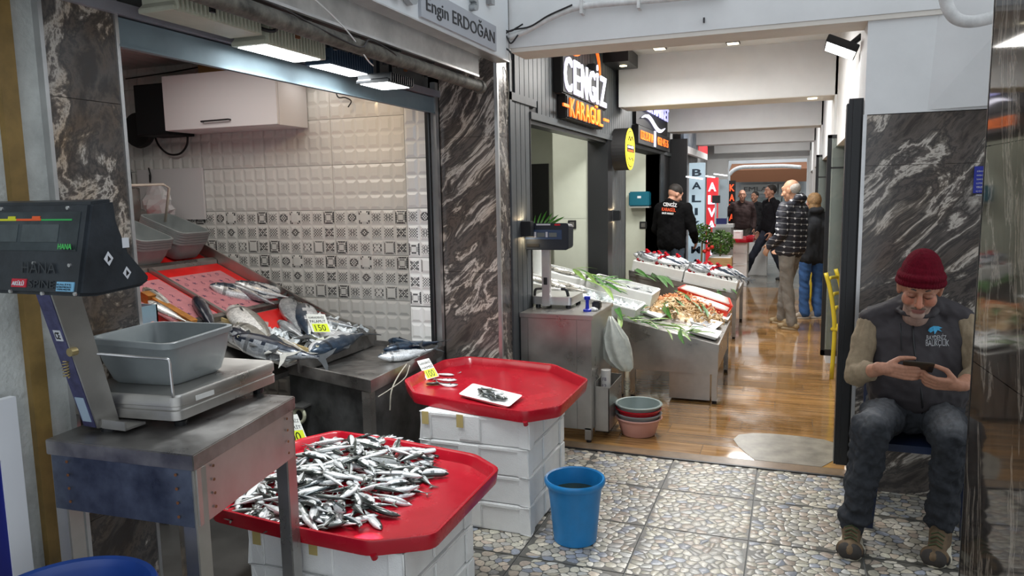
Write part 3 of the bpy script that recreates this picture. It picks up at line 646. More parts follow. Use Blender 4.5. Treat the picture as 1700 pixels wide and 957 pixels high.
basin('plastic_basin', 'deep grey plastic basin standing on the platform of the big scale', [(-2.02, 1.69), (-1.776, 1.715), (-1.784, 1.95), (-2.04, 1.93)], [(-2.055, 1.645), (-1.70, 1.632), (-1.76, 1.99), (-2.09, 1.955)], 1.077, 1.23, M_gpl, 0.05)
# ---- blue drum rim at the bottom left
M_bdr = mat('deep_blue_plastic', (0.012, 0.05, 0.24), 0.35, var=0.2, vscale=5)
dr = thing('blue_drum', 'deep blue plastic drum cut off at the bottom left corner, below the steel table', 'drum', (-1.64, 1.19, 0))
MB().lathe([(0.0, -0.066), (0.16, -0.066), (0.19, 0.30), (0.2, 0.60), (0.212, 0.60), (0.216, 0.612), (0.21, 0.624), (0.198, 0.62), (0.188, 0.60), (0.18, 0.30), (0.15, 0.02), (0.0, 0.02)], (-1.64, 1.19, 0.07), 48).build('shell', M_bdr, dr, smooth=True, world=True)
# ---- red octagonal trays
def tray(name, label, P, z0, z1, loc):
    t = thing(name, label, 'tray', loc); V = [Vector((*p, 0)) for p in P]
    def off(k):
        c = sum(V, Vector())/len(V); return [p+(p-c).normalized()*k for p in V]
    def ring(k, z):
        Q = off(k); out = []
        for i in range(len(Q)):
            a, p, b = Q[i-1], Q[i], Q[(i+1) % len(Q)]; r = min(0.035, (a-p).length*.3, (b-p).length*.3)
            s, e = p+(a-p).normalized()*r, p+(b-p).normalized()*r
            for k2 in (0, .33, .67, 1): q = s*(1-k2)**2+p*2*k2*(1-k2)+e*k2*k2; out.append((q.x, q.y, z))
        return out
    MB().rings([ring(-0.03, z0), ring(-0.004, z0), ring(0.006, z1-0.004), ring(0.004, z1), ring(-0.008, z1), ring(-0.016, z1-0.006), ring(-0.034, z0+0.014), ring(-0.07, z0+0.010)]).build('pan', M_red, t, smooth=True, world=True)
    return t
TR1 = [(-1.985, 3.53), (-1.81, 3.305), (-1.46, 3.215), (-1.146, 3.155), (-1.014, 3.295), (-1.018, 3.83), (-1.302, 4.12), (-1.60, 4.165), (-1.896, 4.174), (-1.992, 4.04)]
TR2 = [(-2.03, 2.09), (-1.66, 2.052), (-1.309, 2.038), (-1.12, 2.157), (-1.128, 2.48), (-1.136, 2.798), (-1.301, 2.925), (-1.75, 3.0), (-2.10, 3.025), (-2.20, 2.86), (-2.17, 2.25)]
tr1 = tray('display_tray', 'red octagonal tray on the taller foam stack, holding a small white dish of fish', TR1, 0.582, 0.64, (-1.5, 3.65, 0.582))
tr2 = tray('display_tray', 'red octagonal tray heaped with small silver fish, partly behind the steel table leg', TR2, 0.437, 0.495, (-1.65, 2.5, 0.437))
MB().cyl((-1.30, 2.06, 0.425), (-1.30, 2.05, 0.445), 0.012, n=10).build('drain_lug', M_red, tr2, world=True)
MB().cyl((-1.146, 3.175, 0.570), (-1.146, 3.165, 0.590), 0.012, n=10).build('drain_lug', M_red, tr1, world=True)
# ---- foam boxes
def foam_box(name, label, x0, x1, y0, y1, z, h, group):
    t = thing(name, label, 'foam box', ((x0+x1)/2, (y0+y1)/2, z), group=group); g = 0.0015
    mb = MB(); mb.box(x0+.010, x1-.010, y0+.010, y1-.010, z+g, z+h-g)
    w, d = x1-x0, y1-y0
    for a, b in ((0, .10), (.36, .56), (.90, 1.0)):
        mb.box(x0+w*a, x0+w*b, y0, y0+.012, z+g+(0.0 if a in (0, .9) else .012), z+h-g)
    for a, b in ((0, .12), (.40, .60), (.88, 1.0)):
        mb.box(x1-.012, x1, y0+d*a, y0+d*b, z+g+(0.0 if a in (0, .88) else .012), z+h-g)
        mb.box(x0, x0+.012, y0+d*a, y0+d*b, z+g, z+h-g)
    mb.build('hull', M_foam, t, bevel=0.005, seg=2, world=True)
    bx('rim_ledge', x0+.004, x1-.004, y0+.004, y1-.004, z+h-.022, z+h-.0020, M_foam, t, bevel=0.004)
    MB().box(x1-.006, x1+.001, y0+d*.44, y0+d*.56, z+h*.45, z+h*.62).build('handle_grip', M_foam, t, bevel=0.003, world=True)
    return t
ords = ('bottom', 'second from the floor', 'third from the floor', 'top')
for k in range(4):
    foam_box('foam_box', 'white foam fish box under the rear red tray, %s of its four' % ords[k], -1.725+0.004*(k % 2), -1.14-0.003*(k % 3), 3.20+.004*(k % 2), 3.80, 0.145*k, 0.145, 'foam boxes stacked under the rear red tray')
for k in range(3):
    foam_box('foam_box', 'white foam fish box under the heaped red tray, %s of its three' % ('bottom', 'middle', 'topmost')[k], -1.87+0.003*(k % 2), -1.205-.003*k, 2.10, 2.68, 0.145*k, 0.145, 'foam boxes stacked under the heaped red tray')
M_tape = mat('brown_tape', (0.50, 0.40, 0.16), 0.35)
for n_, x, y, z in (('rear red tray', -1.69, 3.198, .515), ('rear red tray', -1.50, 3.198, .515), ('heaped red tray', -1.83, 2.098, .372), ('heaped red tray', -1.58, 2.098, .372)):
    o = bx('tape_strip', x-.018, x+.018, y-.0015, y, z, z+.065, M_tape, None, world=False)
    o['label'] = 'yellowish tape strip on foam stack of the %s, at its %s' % (n_, 'left end' if x < -1.65 else 'middle'); o['category'] = 'tape'
# ---- blue bucket with dirty water
bk = thing('bucket', 'bright blue plastic bucket of dirty water standing on the pebble tiles', 'bucket', (-0.93, 3.25, 0))
M_bb = mat('bright_blue_plastic', (0.015, 0.20, 0.48), 0.35, var=0.12, vscale=7)
MB().lathe([(0.0, 0.0), (0.096, 0.0), (0.103, 0.006), (0.120, 0.20), (0.130, 0.278), (0.140, 0.280), (0.145, 0.292), (0.146, 0.303), (0.140, 0.312), (0.131, 0.308), (0.128, 0.29), (0.119, 0.21), (0.100, 0.02), (0.0, 0.018)], (-0.93, 3.25, 0), 48).build('shell', M_bb, bk, smooth=True, world=True)
MB().lathe([(0.0, 0.232), (0.1215, 0.232), (0.12, 0.22), (0, 0.22)], (-0.93, 3.25, 0), 40).build('dirty_water', mat('murky_water', (0.035, 0.05, 0.02), 0.03, var=0.5), bk, world=True)
# ---- nested round basins by the steel cabinet
def rbowl(nm, lab, z, r0, r1, h, m):
    t = thing(nm, lab, 'basin', (-0.945, 4.90, z), group='round basins nested beside the steel cabinet')
    MB().lathe([(0, 0), (r0, 0), (r0+.008, .008), (r1-.004, h-.014), (r1+.006, h-.012), (r1+.010, h-.004), (r1+.004, h), (r1-.008, h-.002), (r0, .014), (0, .012)], (-0.945, 4.90, z), 44).build('shell', m, t, smooth=True, world=True)
rbowl('round_basin', 'pale pink round basin at the bottom of the nested pile', 0.002, 0.108, 0.150, 0.125, mat('pale_pink_plastic', (0.62, 0.33, 0.28), 0.4))
rbowl('round_basin', 'dark grey round basin second from bottom of the nested pile', 0.052, 0.108, 0.148, 0.105, M_gpl)
rbowl('round_basin', 'red round basin directly below the topmost of the nested pile', 0.080, 0.108, 0.148, 0.110, M_red)
rbowl('round_basin', 'grey-green round basin topmost of the nested pile', 0.100, 0.108, 0.152, 0.120, mat('grey_green_plastic', (0.24, 0.29, 0.28), 0.4))
# ---- sink counter
sk = thing('sink_counter', 'stained steel wet counter between the scale table and the rear red tray', 'counter', (-2.4, 3.8, 0))
q0, q1, q2, q3 = Vector((-2.80, 3.50, 0)), Vector((-2.03, 3.25, 0)), Vector((-2.06, 4.175, 0)), Vector((-2.80, 4.235, 0))
Q = [q0, q1, q2, q3]
zr = lambda P, z: [Vector((p.x, p.y, z)) for p in P]
MB().rings([zr(offs(Q, -.012), .63), zr(Q, .635), zr(Q, .70), zr(offs(Q, -.02), .70), zr(offs(Q, -.026), .665), zr(offs(Q, -.10), .66)]).build('wet_tray_top', M_steeld, sk, world=True)
Qi = offs(Q, -.05)
MB().rings([zr(Qi, 0.02), zr(Qi, 0.63)]).build('cabinet', mat('dull_zinc', (0.16, 0.165, 0.165), 0.45, 0.6, var=0.45, vscale=7, rvar=.1), sk, world=True)
MB().rings([zr([q1+Vector((-.07, .02, 0)), q1+Vector((-.02, .02, 0)), q1+Vector((-.02, .07, 0)), q1+Vector((-.07, .07, 0))], 0), zr([q1+Vector((-.07, .02, 0)), q1+Vector((-.02, .02, 0)), q1+Vector((-.02, .07, 0)), q1+Vector((-.07, .07, 0))], .63)]).build('leg', M_steel, sk, world=True)
M_str = mat('grubby_string', (0.35, 0.33, 0.27), 0.8)
MB().tube(catmull([(-2.02, 3.62, .705), (-2.012, 3.50, .66), (-2.008, 3.42, .60), (-2.01, 3.40, .50)], 5), 0.004, 6).build('string', M_str, sk, world=True)
MB().tube(catmull([(-2.02, 3.30, .60), (-2.00, 3.40, .62), (-1.995, 3.55, .645), (-2.0, 3.62, .70)], 5), 0.003, 6).build('string', M_str, sk, world=True)
# ---- flood lights
def floodlight(label, x0, x1, y0, y1, z, m, lit=True, h=0.055, tilt=0.0, power=0):
    t = thing('floodlight', label, 'floodlight', ((x0+x1)/2, (y0+y1)/2, z))
    if tilt: t.rotation_euler = (0, tilt, 0)
    def part(mb, n, mm, **k): return mb.build(n, mm, t, **k)
    w, d = (x1-x0)/2, (y1-y0)/2
    part(MB().rings([[(-w, -d, 0), (w, -d, 0), (w, d, 0), (-w, d, 0)], [(-w, -d, .014), (w, -d, .014), (w, d, .014), (-w, d, .014)], [(-w*.8, -d*.85, h), (w*.8, -d*.85, h), (w*.8, d*.85, h), (-w*.8, d*.85, h)]]), 'housing', m, bevel=0.002)
    if lit: part(MB().box(-w*.84, w*.84, -d*.88, d*.88, -0.002, 0.002), 'led_panel', M_led)
    n = int(2*d/0.02)
    for k in range(n):
        y = -d*.92+2*d*.92*k/(n-1); part(MB().box(-w*.93, w*1.10, y-.003, y+.003, .004, h+.014), 'fin', m)
    part(MB().bar((0, -d*.5, h), (0, -d*.5, h+.09), .018, .004, up=(0, 1, 0)), 'bracket', m)
    part(MB().bar((0, d*.5, h), (0, d*.5, h+.09), .018, .004, up=(0, 1, 0)), 'bracket', m)
    if power:
        l = lamp('floodlight_beam', ((x0+x1)/2, (y0+y1)/2, z-0.012), x1-x0, power, (0.93, 0.98, 1.0), sy=y1-y0, spread=2.0)
        if tilt: l.rotation_euler = (0, tilt, 0)
    return t
M_crm = mat('cream_metal', (0.50, 0.50, 0.40), 0.45, var=0.1)
M_nav = mat('navy_metal', (0.035, 0.06, 0.10), 0.4)
floodlight('unlit cream finned floodlight nearest to the marble pilaster', -2.03, -1.88, 1.93, 2.36, 2.262, M_crm, False)
floodlight('lit cream finned floodlight, second along the steel pipe', -2.05, -1.89, 2.385, 2.78, 2.238, M_crm, power=7)
floodlight('lit navy blue finned floodlight between the cream one and the small black one', -2.05, -1.92, 2.85, 3.22, 2.238, M_nav, power=6)
floodlight('small black lit floodlight hung lowest, last along the steel pipe', -1.99, -1.81, 3.17, 3.41, 2.195, M_black, power=6, h=0.03)
# thick pipe with cables
M_pipe = mat('dirty_grey_pipe', (0.10, 0.095, 0.08), 0.6, var=0.7, vscale=18, bump=.3, bscale=30)
pp = thing('steel_pipe', 'thick dirty pipe running along the shop front above the floodlights', 'pipe', (-1.75, 3, 2.3))
pa_, pb_ = at(801, 148, Y=4.20), Vector((-1.735, 1.2, 2.292))
pa_ = Vector((-1.775, 4.20, 2.297))
MB().tube([pb_, (pb_+pa_)/2+Vector((0, 0, -.004)), pa_], 0.032, 16).build('tube', M_pipe, pp, smooth=True, world=True)
MB().tube([pa_-Vector((0, .03, 0)), pa_+Vector((0, .012, 0))], 0.040, 16).build('coupling', M_pipe, pp, smooth=True, world=True)
def cable(name, label, pts, r=0.004, m=M_cable, group=None):
    o = MB().tube(catmull(pts, 6), r, 7).build(name, m, None, smooth='all'); o['label'] = label; o['category'] = 'cable'
    if group: o['group'] = group
    return o
cable('cable', 'thick black cable looped over the unlit cream floodlight', [(-1.99, 1.92, 2.36), (-1.93, 2.05, 2.345), (-1.88, 2.2, 2.335), (-1.84, 2.38, 2.30), (-1.88, 2.40, 2.285), (-1.93, 2.25, 2.31), (-1.97, 2.1, 2.345), (-1.93, 1.98, 2.38), (-1.9, 1.8, 2.40)], 0.007)
cable('cable', 'thin black cable wound along the dirty pipe', [(-1.72, 1.6, 2.32), (-1.715, 2.2, 2.325), (-1.725, 2.5, 2.30), (-1.70, 2.75, 2.27), (-1.74, 2.9, 2.33), (-1.73, 3.1, 2.30), (-1.78, 3.2, 2.26)], 0.004)
cable('cable', 'thin white cable hanging beside the dirty pipe', [(-1.70, 2.35, 2.42), (-1.70, 2.55, 2.36), (-1.72, 2.72, 2.31), (-1.76, 2.9, 2.25), (-1.82, 3.05, 2.25)], 0.003, M_foam)
for k, y in enumerate((2.0, 2.45, 2.7, 2.95, 3.1, 3.30, 3.52)):
    bx('hanger', -1.80, -1.79, y, y+.02, 2.26, 2.335, M_rust if k % 2 else M_black, pp)
cable('cable', 'bare wire draped down the narrow face of the far marble pilaster', [(-1.697, 4.40, 2.44), (-1.688, 4.43, 2.38), (-1.686, 4.445, 2.3), (-1.690, 4.44, 2.2), (-1.695, 4.42, 2.12)], 0.003, M_str)
# hanging wall cabinet, black box, fan, board with hooks
cb = thing('wall_cabinet', 'white wall cabinet with black bar handle high in the tiled shop', 'cabinet', (-3.8, 4.4, 2.15))
M_lam = mat('white_laminate', (0.72, 0.70, 0.72), 0.45)
bx('body', -4.30, -3.30, 4.27, 4.590, 2.155, 2.545, M_lam, cb, bevel=0.002); d_ = bx('door', -4.298, -3.302, 4.25, 4.269, 2.157, 2.543, M_lam, cb, bevel=0.002)
MB().tube([(-3.94, 4.25, 2.204), (-3.94, 4.225, 2.204), (-3.70, 4.225, 2.207), (-3.70, 4.25, 2.207)], 0.006, 8).build('handle', M_black, d_, world=True)
o = bx('cardboard_box', -4.05, -3.55, 4.35, 4.55, 2.545, 2.63, mat('cardboard', (0.30, 0.17, 0.06), 0.8)); o['label'] = 'flat brown cardboard box on top of the white wall cabinet'; o['category'] = 'box'
tv = thing('black_cabinet_box', 'black box hung on the tiles left of the white wall cabinet', 'box', (-4.45, 4.5, 2.13))
bx('body', -4.66, -4.35, 4.33, 4.59, 2.14, 2.515, M_blackm, tv, bevel=0.003); bx('face', -4.65, -4.36, 4.325, 4.33, 2.15, 2.505, M_black, tv)
fn = thing('wall_fan', 'black wall fan half hidden behind the near marble pilaster', 'fan', (-4.78, 4.5, 2.2))
MB().lathe([(0, 0), (.13, 0), (.14, .03), (.13, .06), (0, .07)], (0, 0, 0), 24).build('cage', M_blackm, fn).rotation_euler = (PI/2, 0, 0)
cable('cable', 'black cable looping below the black box on the tiles', [(-4.72, 4.55, 2.3), (-4.70, 4.55, 2.12), (-4.60, 4.55, 2.02), (-4.48, 4.55, 2.01), (-4.40, 4.55, 2.07), (-4.38, 4.55, 2.15)], 0.008)
cable('cable', 'thin cable pinned along the top of the shop wall', [(-5.0, 4.58, 2.62), (-4.5, 4.58, 2.64), (-4.1, 4.57, 2.665), (-3.9, 4.57, 2.68)], 0.005)
hb = thing('hook_board', 'white board with two black hooks on the tiles behind the basins', 'board', (-4.6, 4.59, 1.6))
bx('board', -4.95, -4.29, 4.570, 4.590, 1.50, 1.90, M_lam, hb)
for u in (218, 250):
    p = at(u, 292, Y=4.56); MB().tube(catmull([(p.x-.02, 4.566, p.z+.06), (p.x, 4.55, p.z+.05), (p.x+.012, 4.548, p.z), (p.x, 4.55, p.z-.05), (p.x-.01, 4.56, p.z-.02), (p.x-.015, 4.566, p.z+.01)], 4), 0.006, 7).build('hook', M_black, hb, world=True)
# small lamp and camera near the header inside
il = thing('shop_lamp', 'small dark framed lit lamp under the shop ceiling right of the cabinet', 'lamp', (-3.1, 4.4, 2.42))
bx('frame', -3.28, -2.98, 4.30, 4.56, 2.462, 2.478, M_black, il); bx('led_panel', -3.26, -3.0, 4.32, 4.54, 2.456, 2.461, mat('dim_led', (1, 1, 1), .5, emit=(1, .97, .9), estr=1.6), il)
lamp('tile_wash', (-2.70, 4.0, 2.40), .15, 2.2, (1.0, 0.72, 0.42), rot=(0.5, 0, 0))
MB().tube(catmull([(-3.0, 4.5, 2.47), at(560, 160, Y=4.5), at(573, 162, Y=4.5), at(583, 168, Y=4.5), at(578, 178, Y=4.5)], 4), .005, 6).build('dangling_wire', M_cable, il, world=True)
# ================================================================ FISH
M_fish = attr_mat('wet_fish_skin', 0.30, metal=0.30, coat=0.35, mul=0.25, vscale=70, bump=0.05)
M_fin = mat('dark_fin', (0.05, 0.055, 0.06), 0.4, 0.2, var=0.3); M_finp = mat('pale_fin', (0.35, 0.35, 0.33), 0.4, 0.1, var=0.3)
M_eye = mat('fish_eye', (0.01, 0.01, 0.01), 0.08); M_iris = mat('fish_iris', (0.55, 0.52, 0.40), 0.2)
M_gill = mat('red_gill', (0.55, 0.01, 0.025), 0.35, var=0.3, vscale=90)
KIND = {  # height, width, back, side, belly
 'bonito': (.235, .17, (.025, .045, .075), (.30, .34, .38), (.70, .72, .74)),
 'sardine': (.20, .125, (.045, .055, .050), (.42, .45, .46), (.74, .76, .76)),
 'dark': (.225, .165, (.012, .018, .032), (.08, .10, .13), (.35, .37, .39)),
 'pale': (.22, .15, (.24, .23, .20), (.55, .55, .52), (.82, .82, .80)),
 'anchovy': (.15, .10, (.03, .045, .05), (.30, .34, .36), (.66, .68, .70))}
def fish_mbs(kind, bend=0.0, big=True, seed=0, opened=False):
    H, Wd, cb, cs_, cw = KIND[kind]; rr = random.Random(seed); n, m = (22, 20) if big else (11, 10)
    prof = [(0, .10), (.04, .38), (.10, .64), (.2, .90), (.33, 1.0), (.5, .93), (.65, .70), (.8, .40), (.9, .20), (1.0, .13)]
    def hh(t):
        for (a, x), (b, y) in zip(prof[:-1], prof[1:]):
            if t <= b: s = (t-a)/(b-a); s = s*s*(3-2*s); return x+(y-x)*s
        return prof[-1][1]
    cen = lambda t: Vector((0.5-t*0.86, bend*(4*(t-.45)**2)-bend*.3, 0))
    R = []; cols = []
    for i in range(n+1):
        t = i/n; h = hh(t)*H/2; w = min(hh(t), 0.9*hh(t)**.8)*Wd/2; c = cen(t); ring = []
        for k in range(m):
            a = 2*PI*k/m; ring.append(c+Vector((0, h*math.cos(a)*(1.0 if math.cos(a) > 0 else 1.06), w*math.sin(a))))
        R.append(ring)
    mb = MB(); V = [p for r in R for p in r]; Fc = []
    base = len(mb.v); mb.v += [tuple(p) for p in V]
    for i in range(n):
        for k in range(m):
            mb.f.append((i*m+k, i*m+(k+1) % m, (i+1)*m+(k+1) % m, (i+1)*m+k)); mb.m.append(0)
            y = math.cos(2*PI*(k+.5)/m); t = (i+.5)/n; g = y+rr.uniform(-.10, .10)+(0.25 if t < .12 else 0)
            if kind == 'bonito' and .25 < t < .85 and y > .15: g += .25*math.sin((t*26+y*3)*1.0)
            if kind == 'dark': g += rr.uniform(-.4, .4)
            lo = -.35 if kind != 'dark' else -.75
            if g > .42: c = cb
            elif g > lo: s = (g-lo)/(.42-lo); s = s*s*(3-2*s); c = tuple(a*(1-s)+b*s for a, b in zip(cs_, cb)) if g > 0.05 else tuple(a*(1-s*.8)+b*s*.8 for a, b in zip(cw, cs_))
            else: c = cw
            f = rr.uniform(.82, 1.15)
            if big and abs(t-.21) < .022: f *= .45
            mb.c.append(tuple(min(1, q*f) for q in c))
    mb.f.append(tuple(range(m-1, -1, -1))); mb.m.append(0); mb.c.append(cs_); mb.f.append(tuple(n*m+k for k in range(m))); mb.m.append(0); mb.c.append(cb)
    e = cen(1.0); th = .006 if big else .005
    fin = lambda P: MB().rings([[Vector((x, y, -th/2)) for x, y in P], [Vector((x, y, th/2)) for x, y in P]])
    tail = fin([(e.x+.03, e.y+.012), (e.x-.04, e.y+.05), (e.x-.13, e.y+.13), (e.x-.11, e.y+.06), (e.x-.065, e.y), (e.x-.11, e.y-.06), (e.x-.13, e.y-.13), (e.x-.04, e.y-.05), (e.x+.03, e.y-.012)])
    d0, d1 = cen(.40), cen(.58)
    dors = fin([(d0.x+.02, d0.y+H*.44), (d0.x-.02, d0.y+H*.44+.05), (d1.x+.04, d1.y+H*.40+.02), (d1.x-.02, d1.y+H*.34)])
    a0 = cen(.66); anal = fin([(a0.x+.03, a0.y-H*.32), (a0.x-.01, a0.y-H*.32-.035), (a0.x-.07, a0.y-H*.24)])
    p0 = cen(.24); pect = MB()
    for s in (1, -1):
        z = s*Wd*.46; pect.rings([[Vector(q) for q in ((p0.x, p0.y-.01, z*.96), (p0.x-.02, p0.y-.035, z*1.06), (p0.x-.10, p0.y-.03, z*1.02))], [Vector(q) for q in ((p0.x, p0.y-.01, z*.96+s*.004), (p0.x-.02, p0.y-.035, z*1.06+s*.004), (p0.x-.10, p0.y-.03, z*1.02+s*.004))]])
    q = cen(.085); eye = MB()
    for s in (1, -1):
        z = s*Wd*.5*hh(.085)*.86; eye.cyl((q.x, q.y+.015, z*.9), (q.x, q.y+.015, z+s*.006), .017, .013, 12, 0); eye.cyl((q.x, q.y+.015, z), (q.x, q.y+.015, z+s*.0085), .009, .007, 10, 1)
    return mb, tail, dors, anal, pect, eye
PROTO = {}
def big_fish(kind, bend, label, group, p, head, up, L, flip=False, gills=False, seed=0):
    """p centre, head direction, up = outward normal of the flank that faces up"""
    x = Vector(head).normalized(); z = Vector(up); z = (z-x*z.dot(x)).normalized(); y = z.cross(x)
    if flip: y, z = -y, -z
    key = (kind, bend, gills)
    M = Matrix((x, y, z)).transposed().to_euler()
    if key not in PROTO:
        t = thing('fish', label, 'fish', p, rot=M, group=group); mb, tail, dors, anal, pect, eye = fish_mbs(kind, bend, True, seed)
        mb.build('body', M_fish, t, smooth='all'); tail.build('tail_fin', M_fin if kind != 'pale' else M_finp, t); dors.build('dorsal_fin', M_fin if kind != 'pale' else M_finp, t); anal.build('anal_fin', M_finp, t)
        pect.build('pectoral_fin', M_fin, t); eye.build('eye', [M_iris, M_eye], t)
        if gills:
            g = MB(); rr = random.Random(3)
            for k in range(16):
                a = 2*PI*k/16; c = Vector((.27+rr.uniform(-.06, .05), .10*math.cos(a), .12*math.sin(a)+.03)); q = [Vector((rr.uniform(-1, 1), rr.uniform(-1, 1), rr.uniform(-1, 1))).normalized() for _ in range(2)]; n3 = q[0].cross(q[1]).normalized(); g.obox(c, q[0]*.055, n3.cross(q[0])*.022, n3*.016)
            g.build('gills', M_gill, t, bevel=.008, label='red gills pulled outwards')
        PROTO[key] = t
    else: t = dup(PROTO[key], p, rot=M, label=label, group=group)
    t.scale = (L, L, L); return t
# ---- the heap of small fish on the front tray
small = []
for kind, bend, sd in (('sardine', 0, 1), ('sardine', .05, 2), ('sardine', -.05, 3), ('sardine', .10, 4), ('anchovy', .03, 5)):
    mb, tail, dors, anal, pect, eye = fish_mbs(kind, bend, False, sd); b = MB(); b.v = list(mb.v); b.f = list(mb.f); b.m = list(mb.m); b.c = list(mb.c)
    for o_, mi, c in ((tail, 0, (.16, .17, .15)), (dors, 0, (.10, .11, .10))): b.add(o_.v, o_.f, mi, c)
    off = len(b.v); b.v += eye.v; b.f += [tuple(off+i for i in f) for f in eye.f]; b.m += [1]*len(eye.f); b.c += [(.01, .01, .01)]*len(eye.f)
    small.append(b)
SM = []
def small_fish(i, label, group, p, yaw, pitch, roll, L, bank=None):
    global SM
    if not SM: SM = [None]*len(small)
    if SM[i] is None:
        o = small[i].build('small_fish', [M_fish, M_eye], None, smooth='all', recentre=False); o['category'] = 'fish'; SM[i] = o
    else: o = SM[i].copy(); C.objects.link(o)
    o['label'] = label; o['group'] = group; o.location = p; o.scale = (L, L, L); o.rotation_mode = 'XYZ'
    o.rotation_euler = (Matrix.Rotation(yaw, 3, 'Z') @ Matrix.Rotation(pitch, 3, 'Y') @ Matrix.Rotation(roll, 3, 'X')).to_euler(); return o
heap_poly = [at(u, v, Z=.47) for u, v in ((372, 835), (392, 822), (470, 770), (510, 738), (560, 728), (640, 724), (728, 752), (735, 775), (712, 792), (690, 806), (676, 832), (632, 854), (580, 868), (535, 878), (500, 868), (430, 858), (385, 846))]
HPX = [(p.x, p.y) for p in heap_poly]
def inside(x, y, P):
    c = False; j = len(P)-1
    for i in range(len(P)):
        if (P[i][1] > y) != (P[j][1] > y) and x < (P[j][0]-P[i][0])*(y-P[i][1])/(P[j][1]-P[i][1])+P[i][0]: c = not c
        j = i
    return c
def edge_d(x, y, P):
    d = 9
    for i in range(len(P)):
        a, b = P[i-1], P[i]; vx, vy = b[0]-a[0], b[1]-a[1]; t = max(0, min(1, ((x-a[0])*vx+(y-a[1])*vy)/(vx*vx+vy*vy))); d = min(d, math.hypot(x-a[0]-t*vx, y-a[1]-t*vy))
    return d
xs = [p[0] for p in HPX]; ys = [p[1] for p in HPX]; rnd = random.Random(11); placed = []; hcol = {}
tries = 0
while len(placed) < 296 and tries < 20000:
    tries += 1; x = rnd.uniform(min(xs), max(xs)); y = rnd.uniform(min(ys), max(ys))
    if not inside(x, y, HPX): continue
    lay = len(placed)/296; md = .020
    if any(math.hypot(x-a, y-b) < md and abs(l-lay) < .33 for a, b, l in placed): continue
    ed = edge_d(x, y, HPX); mound = min(.055, ed*.40)
    z = .456+mound*lay+.003*rnd.random()
    L = rnd.uniform(.155, .205); yaw = rnd.choice((rnd.gauss(-.2, .5), rnd.gauss(2.7, .6), rnd.gauss(.9, .6)))
    roll = rnd.choice((0, PI))+rnd.gauss(0, .45)
    if ed < .03: roll = rnd.choice((0, PI))+rnd.gauss(0, .1)
    c_ = Vector((sum(xs)/len(xs), sum(ys)/len(ys)))
    small_fish(rnd.choice((0, 0, 1, 2, 3, 4)), 'small silver fish in the heap on the front red tray', 'small silver fish heaped on the front red tray', (x, y, z), yaw, rnd.gauss(0, .10), roll, L)
    placed.append((x, y, lay))
# stray small fish on the rear tray and in the white dish
dish = thing('foam_dish', 'small white foam dish of fish on the rear red tray', 'dish', (-1.42, 3.5, .597))
D4 = [at(u, v, Z=.612) for u, v in ((761, 655), (845, 676), (868, 657), (785, 637))]
D4 = [Vector((p.x, p.y, 0)) for p in D4]; dc = sum(D4, Vector())/4
MB().rings([rrect(offs(D4, -.03), .02, .597), rrect(offs(D4, -.004), .02, .611), rrect(D4, .02, .613), rrect(offs(D4, -.008), .02, .613), rrect(offs(D4, -.035), .02, .601)]).build('shell', M_foam, dish, smooth=True, world=True)
ux = (D4[1]-D4[0]).normalized(); uy = (D4[3]-D4[0]).normalized()
for k in range(16):
    p = dc+ux*rnd.uniform(-.055, .05)+uy*rnd.uniform(-.03, .03)+Vector((0, 0, .610+.0012*k))
    small_fish(k % 5, 'small silver fish lying in the white foam dish', 'small fish in the white foam dish', p, math.atan2(ux.y, ux.x)+rnd.gauss(0, .3)+PI*(k % 2), 0, rnd.choice((0, PI))+rnd.gauss(0, .3), .155)
for k, (u, v, yaw, lb) in enumerate(((735, 622, .1, 'small fish beside the price card on the rear red tray, farthest one'), (738, 631, .2, 'pale-bellied small fish beside the price card on the rear red tray'), (728, 637, -2.7, 'small fish on the rear red tray, nearest to its front rim'), (740, 639, .05, 'dark small fish curled on the rear red tray near the price card'), (763, 619, 1.5, 'lone fish scrap lying apart on the rear red tray'))):
    p = at(u, v, Z=.602); small_fish(k, lb, 'stray small fish on the rear red tray', p, yaw, 0, .2*k, .145 if k < 4 else .045)
# ---- price cards
M_card = mat('white_card', (0.78, 0.80, 0.76), 0.5); M_yel = mat('fluorescent_yellow', (0.72, 0.85, 0.04), 0.5)
def card(label, P, lines, price, th=.002):   # P: four corners bl, br, tr, tl
    bl, br, tr_, tl = P; c = (bl+br+tr_+tl)/4; t = thing('price_card', label, 'price card', (c.x, c.y, min(bl.z, br.z)))
    n = (br-bl).cross(tl-bl).normalized()
    MB().rings([[p-n*th for p in P], [p for p in P]]).build('card', M_card, t, world=True)
    q = lambda a, b: bl+(br-bl)*a+(tl-bl)*b
    MB().rings([[q(.12, .03)+n*.0002, q(.95, .03)+n*.0002, q(.95, .46)+n*.0002, q(.12, .46)+n*.0002], [q(.12, .03)+n*.0008, q(.95, .03)+n*.0008, q(.95, .46)+n*.0008, q(.12, .46)+n*.0008]]).build('yellow_field', M_yel, t, world=True)
    text(price, M_ink, t, q(.24, .08)+n*.0009, (br-bl)*.56, (tl-bl)*.32, .0006, bold=.0, name='price')
    for k, s in enumerate(lines):
        text(s, M_ink, t, q(.08, .52+.23*(len(lines)-1-k))+n*.0006, (br-bl)*.84, (tl-bl)*.15, .0005)
card('white price card reading 100 on the rear red tray', [at(708, 631, Y=3.72), at(729, 625, Y=3.74), at(712, 595, Y=3.80), at(692, 600, Y=3.78)], ['KARADENİZ', 'HAMSİ'], '100')
card('white price card standing in the front heap of small fish behind the table leg', [at(470, 739, Y=2.86), at(512, 735, Y=2.88), at(493, 688, Y=2.93), at(455, 694, Y=2.91)], ['KARADENİZ', 'İSTAVRİT'], '100')
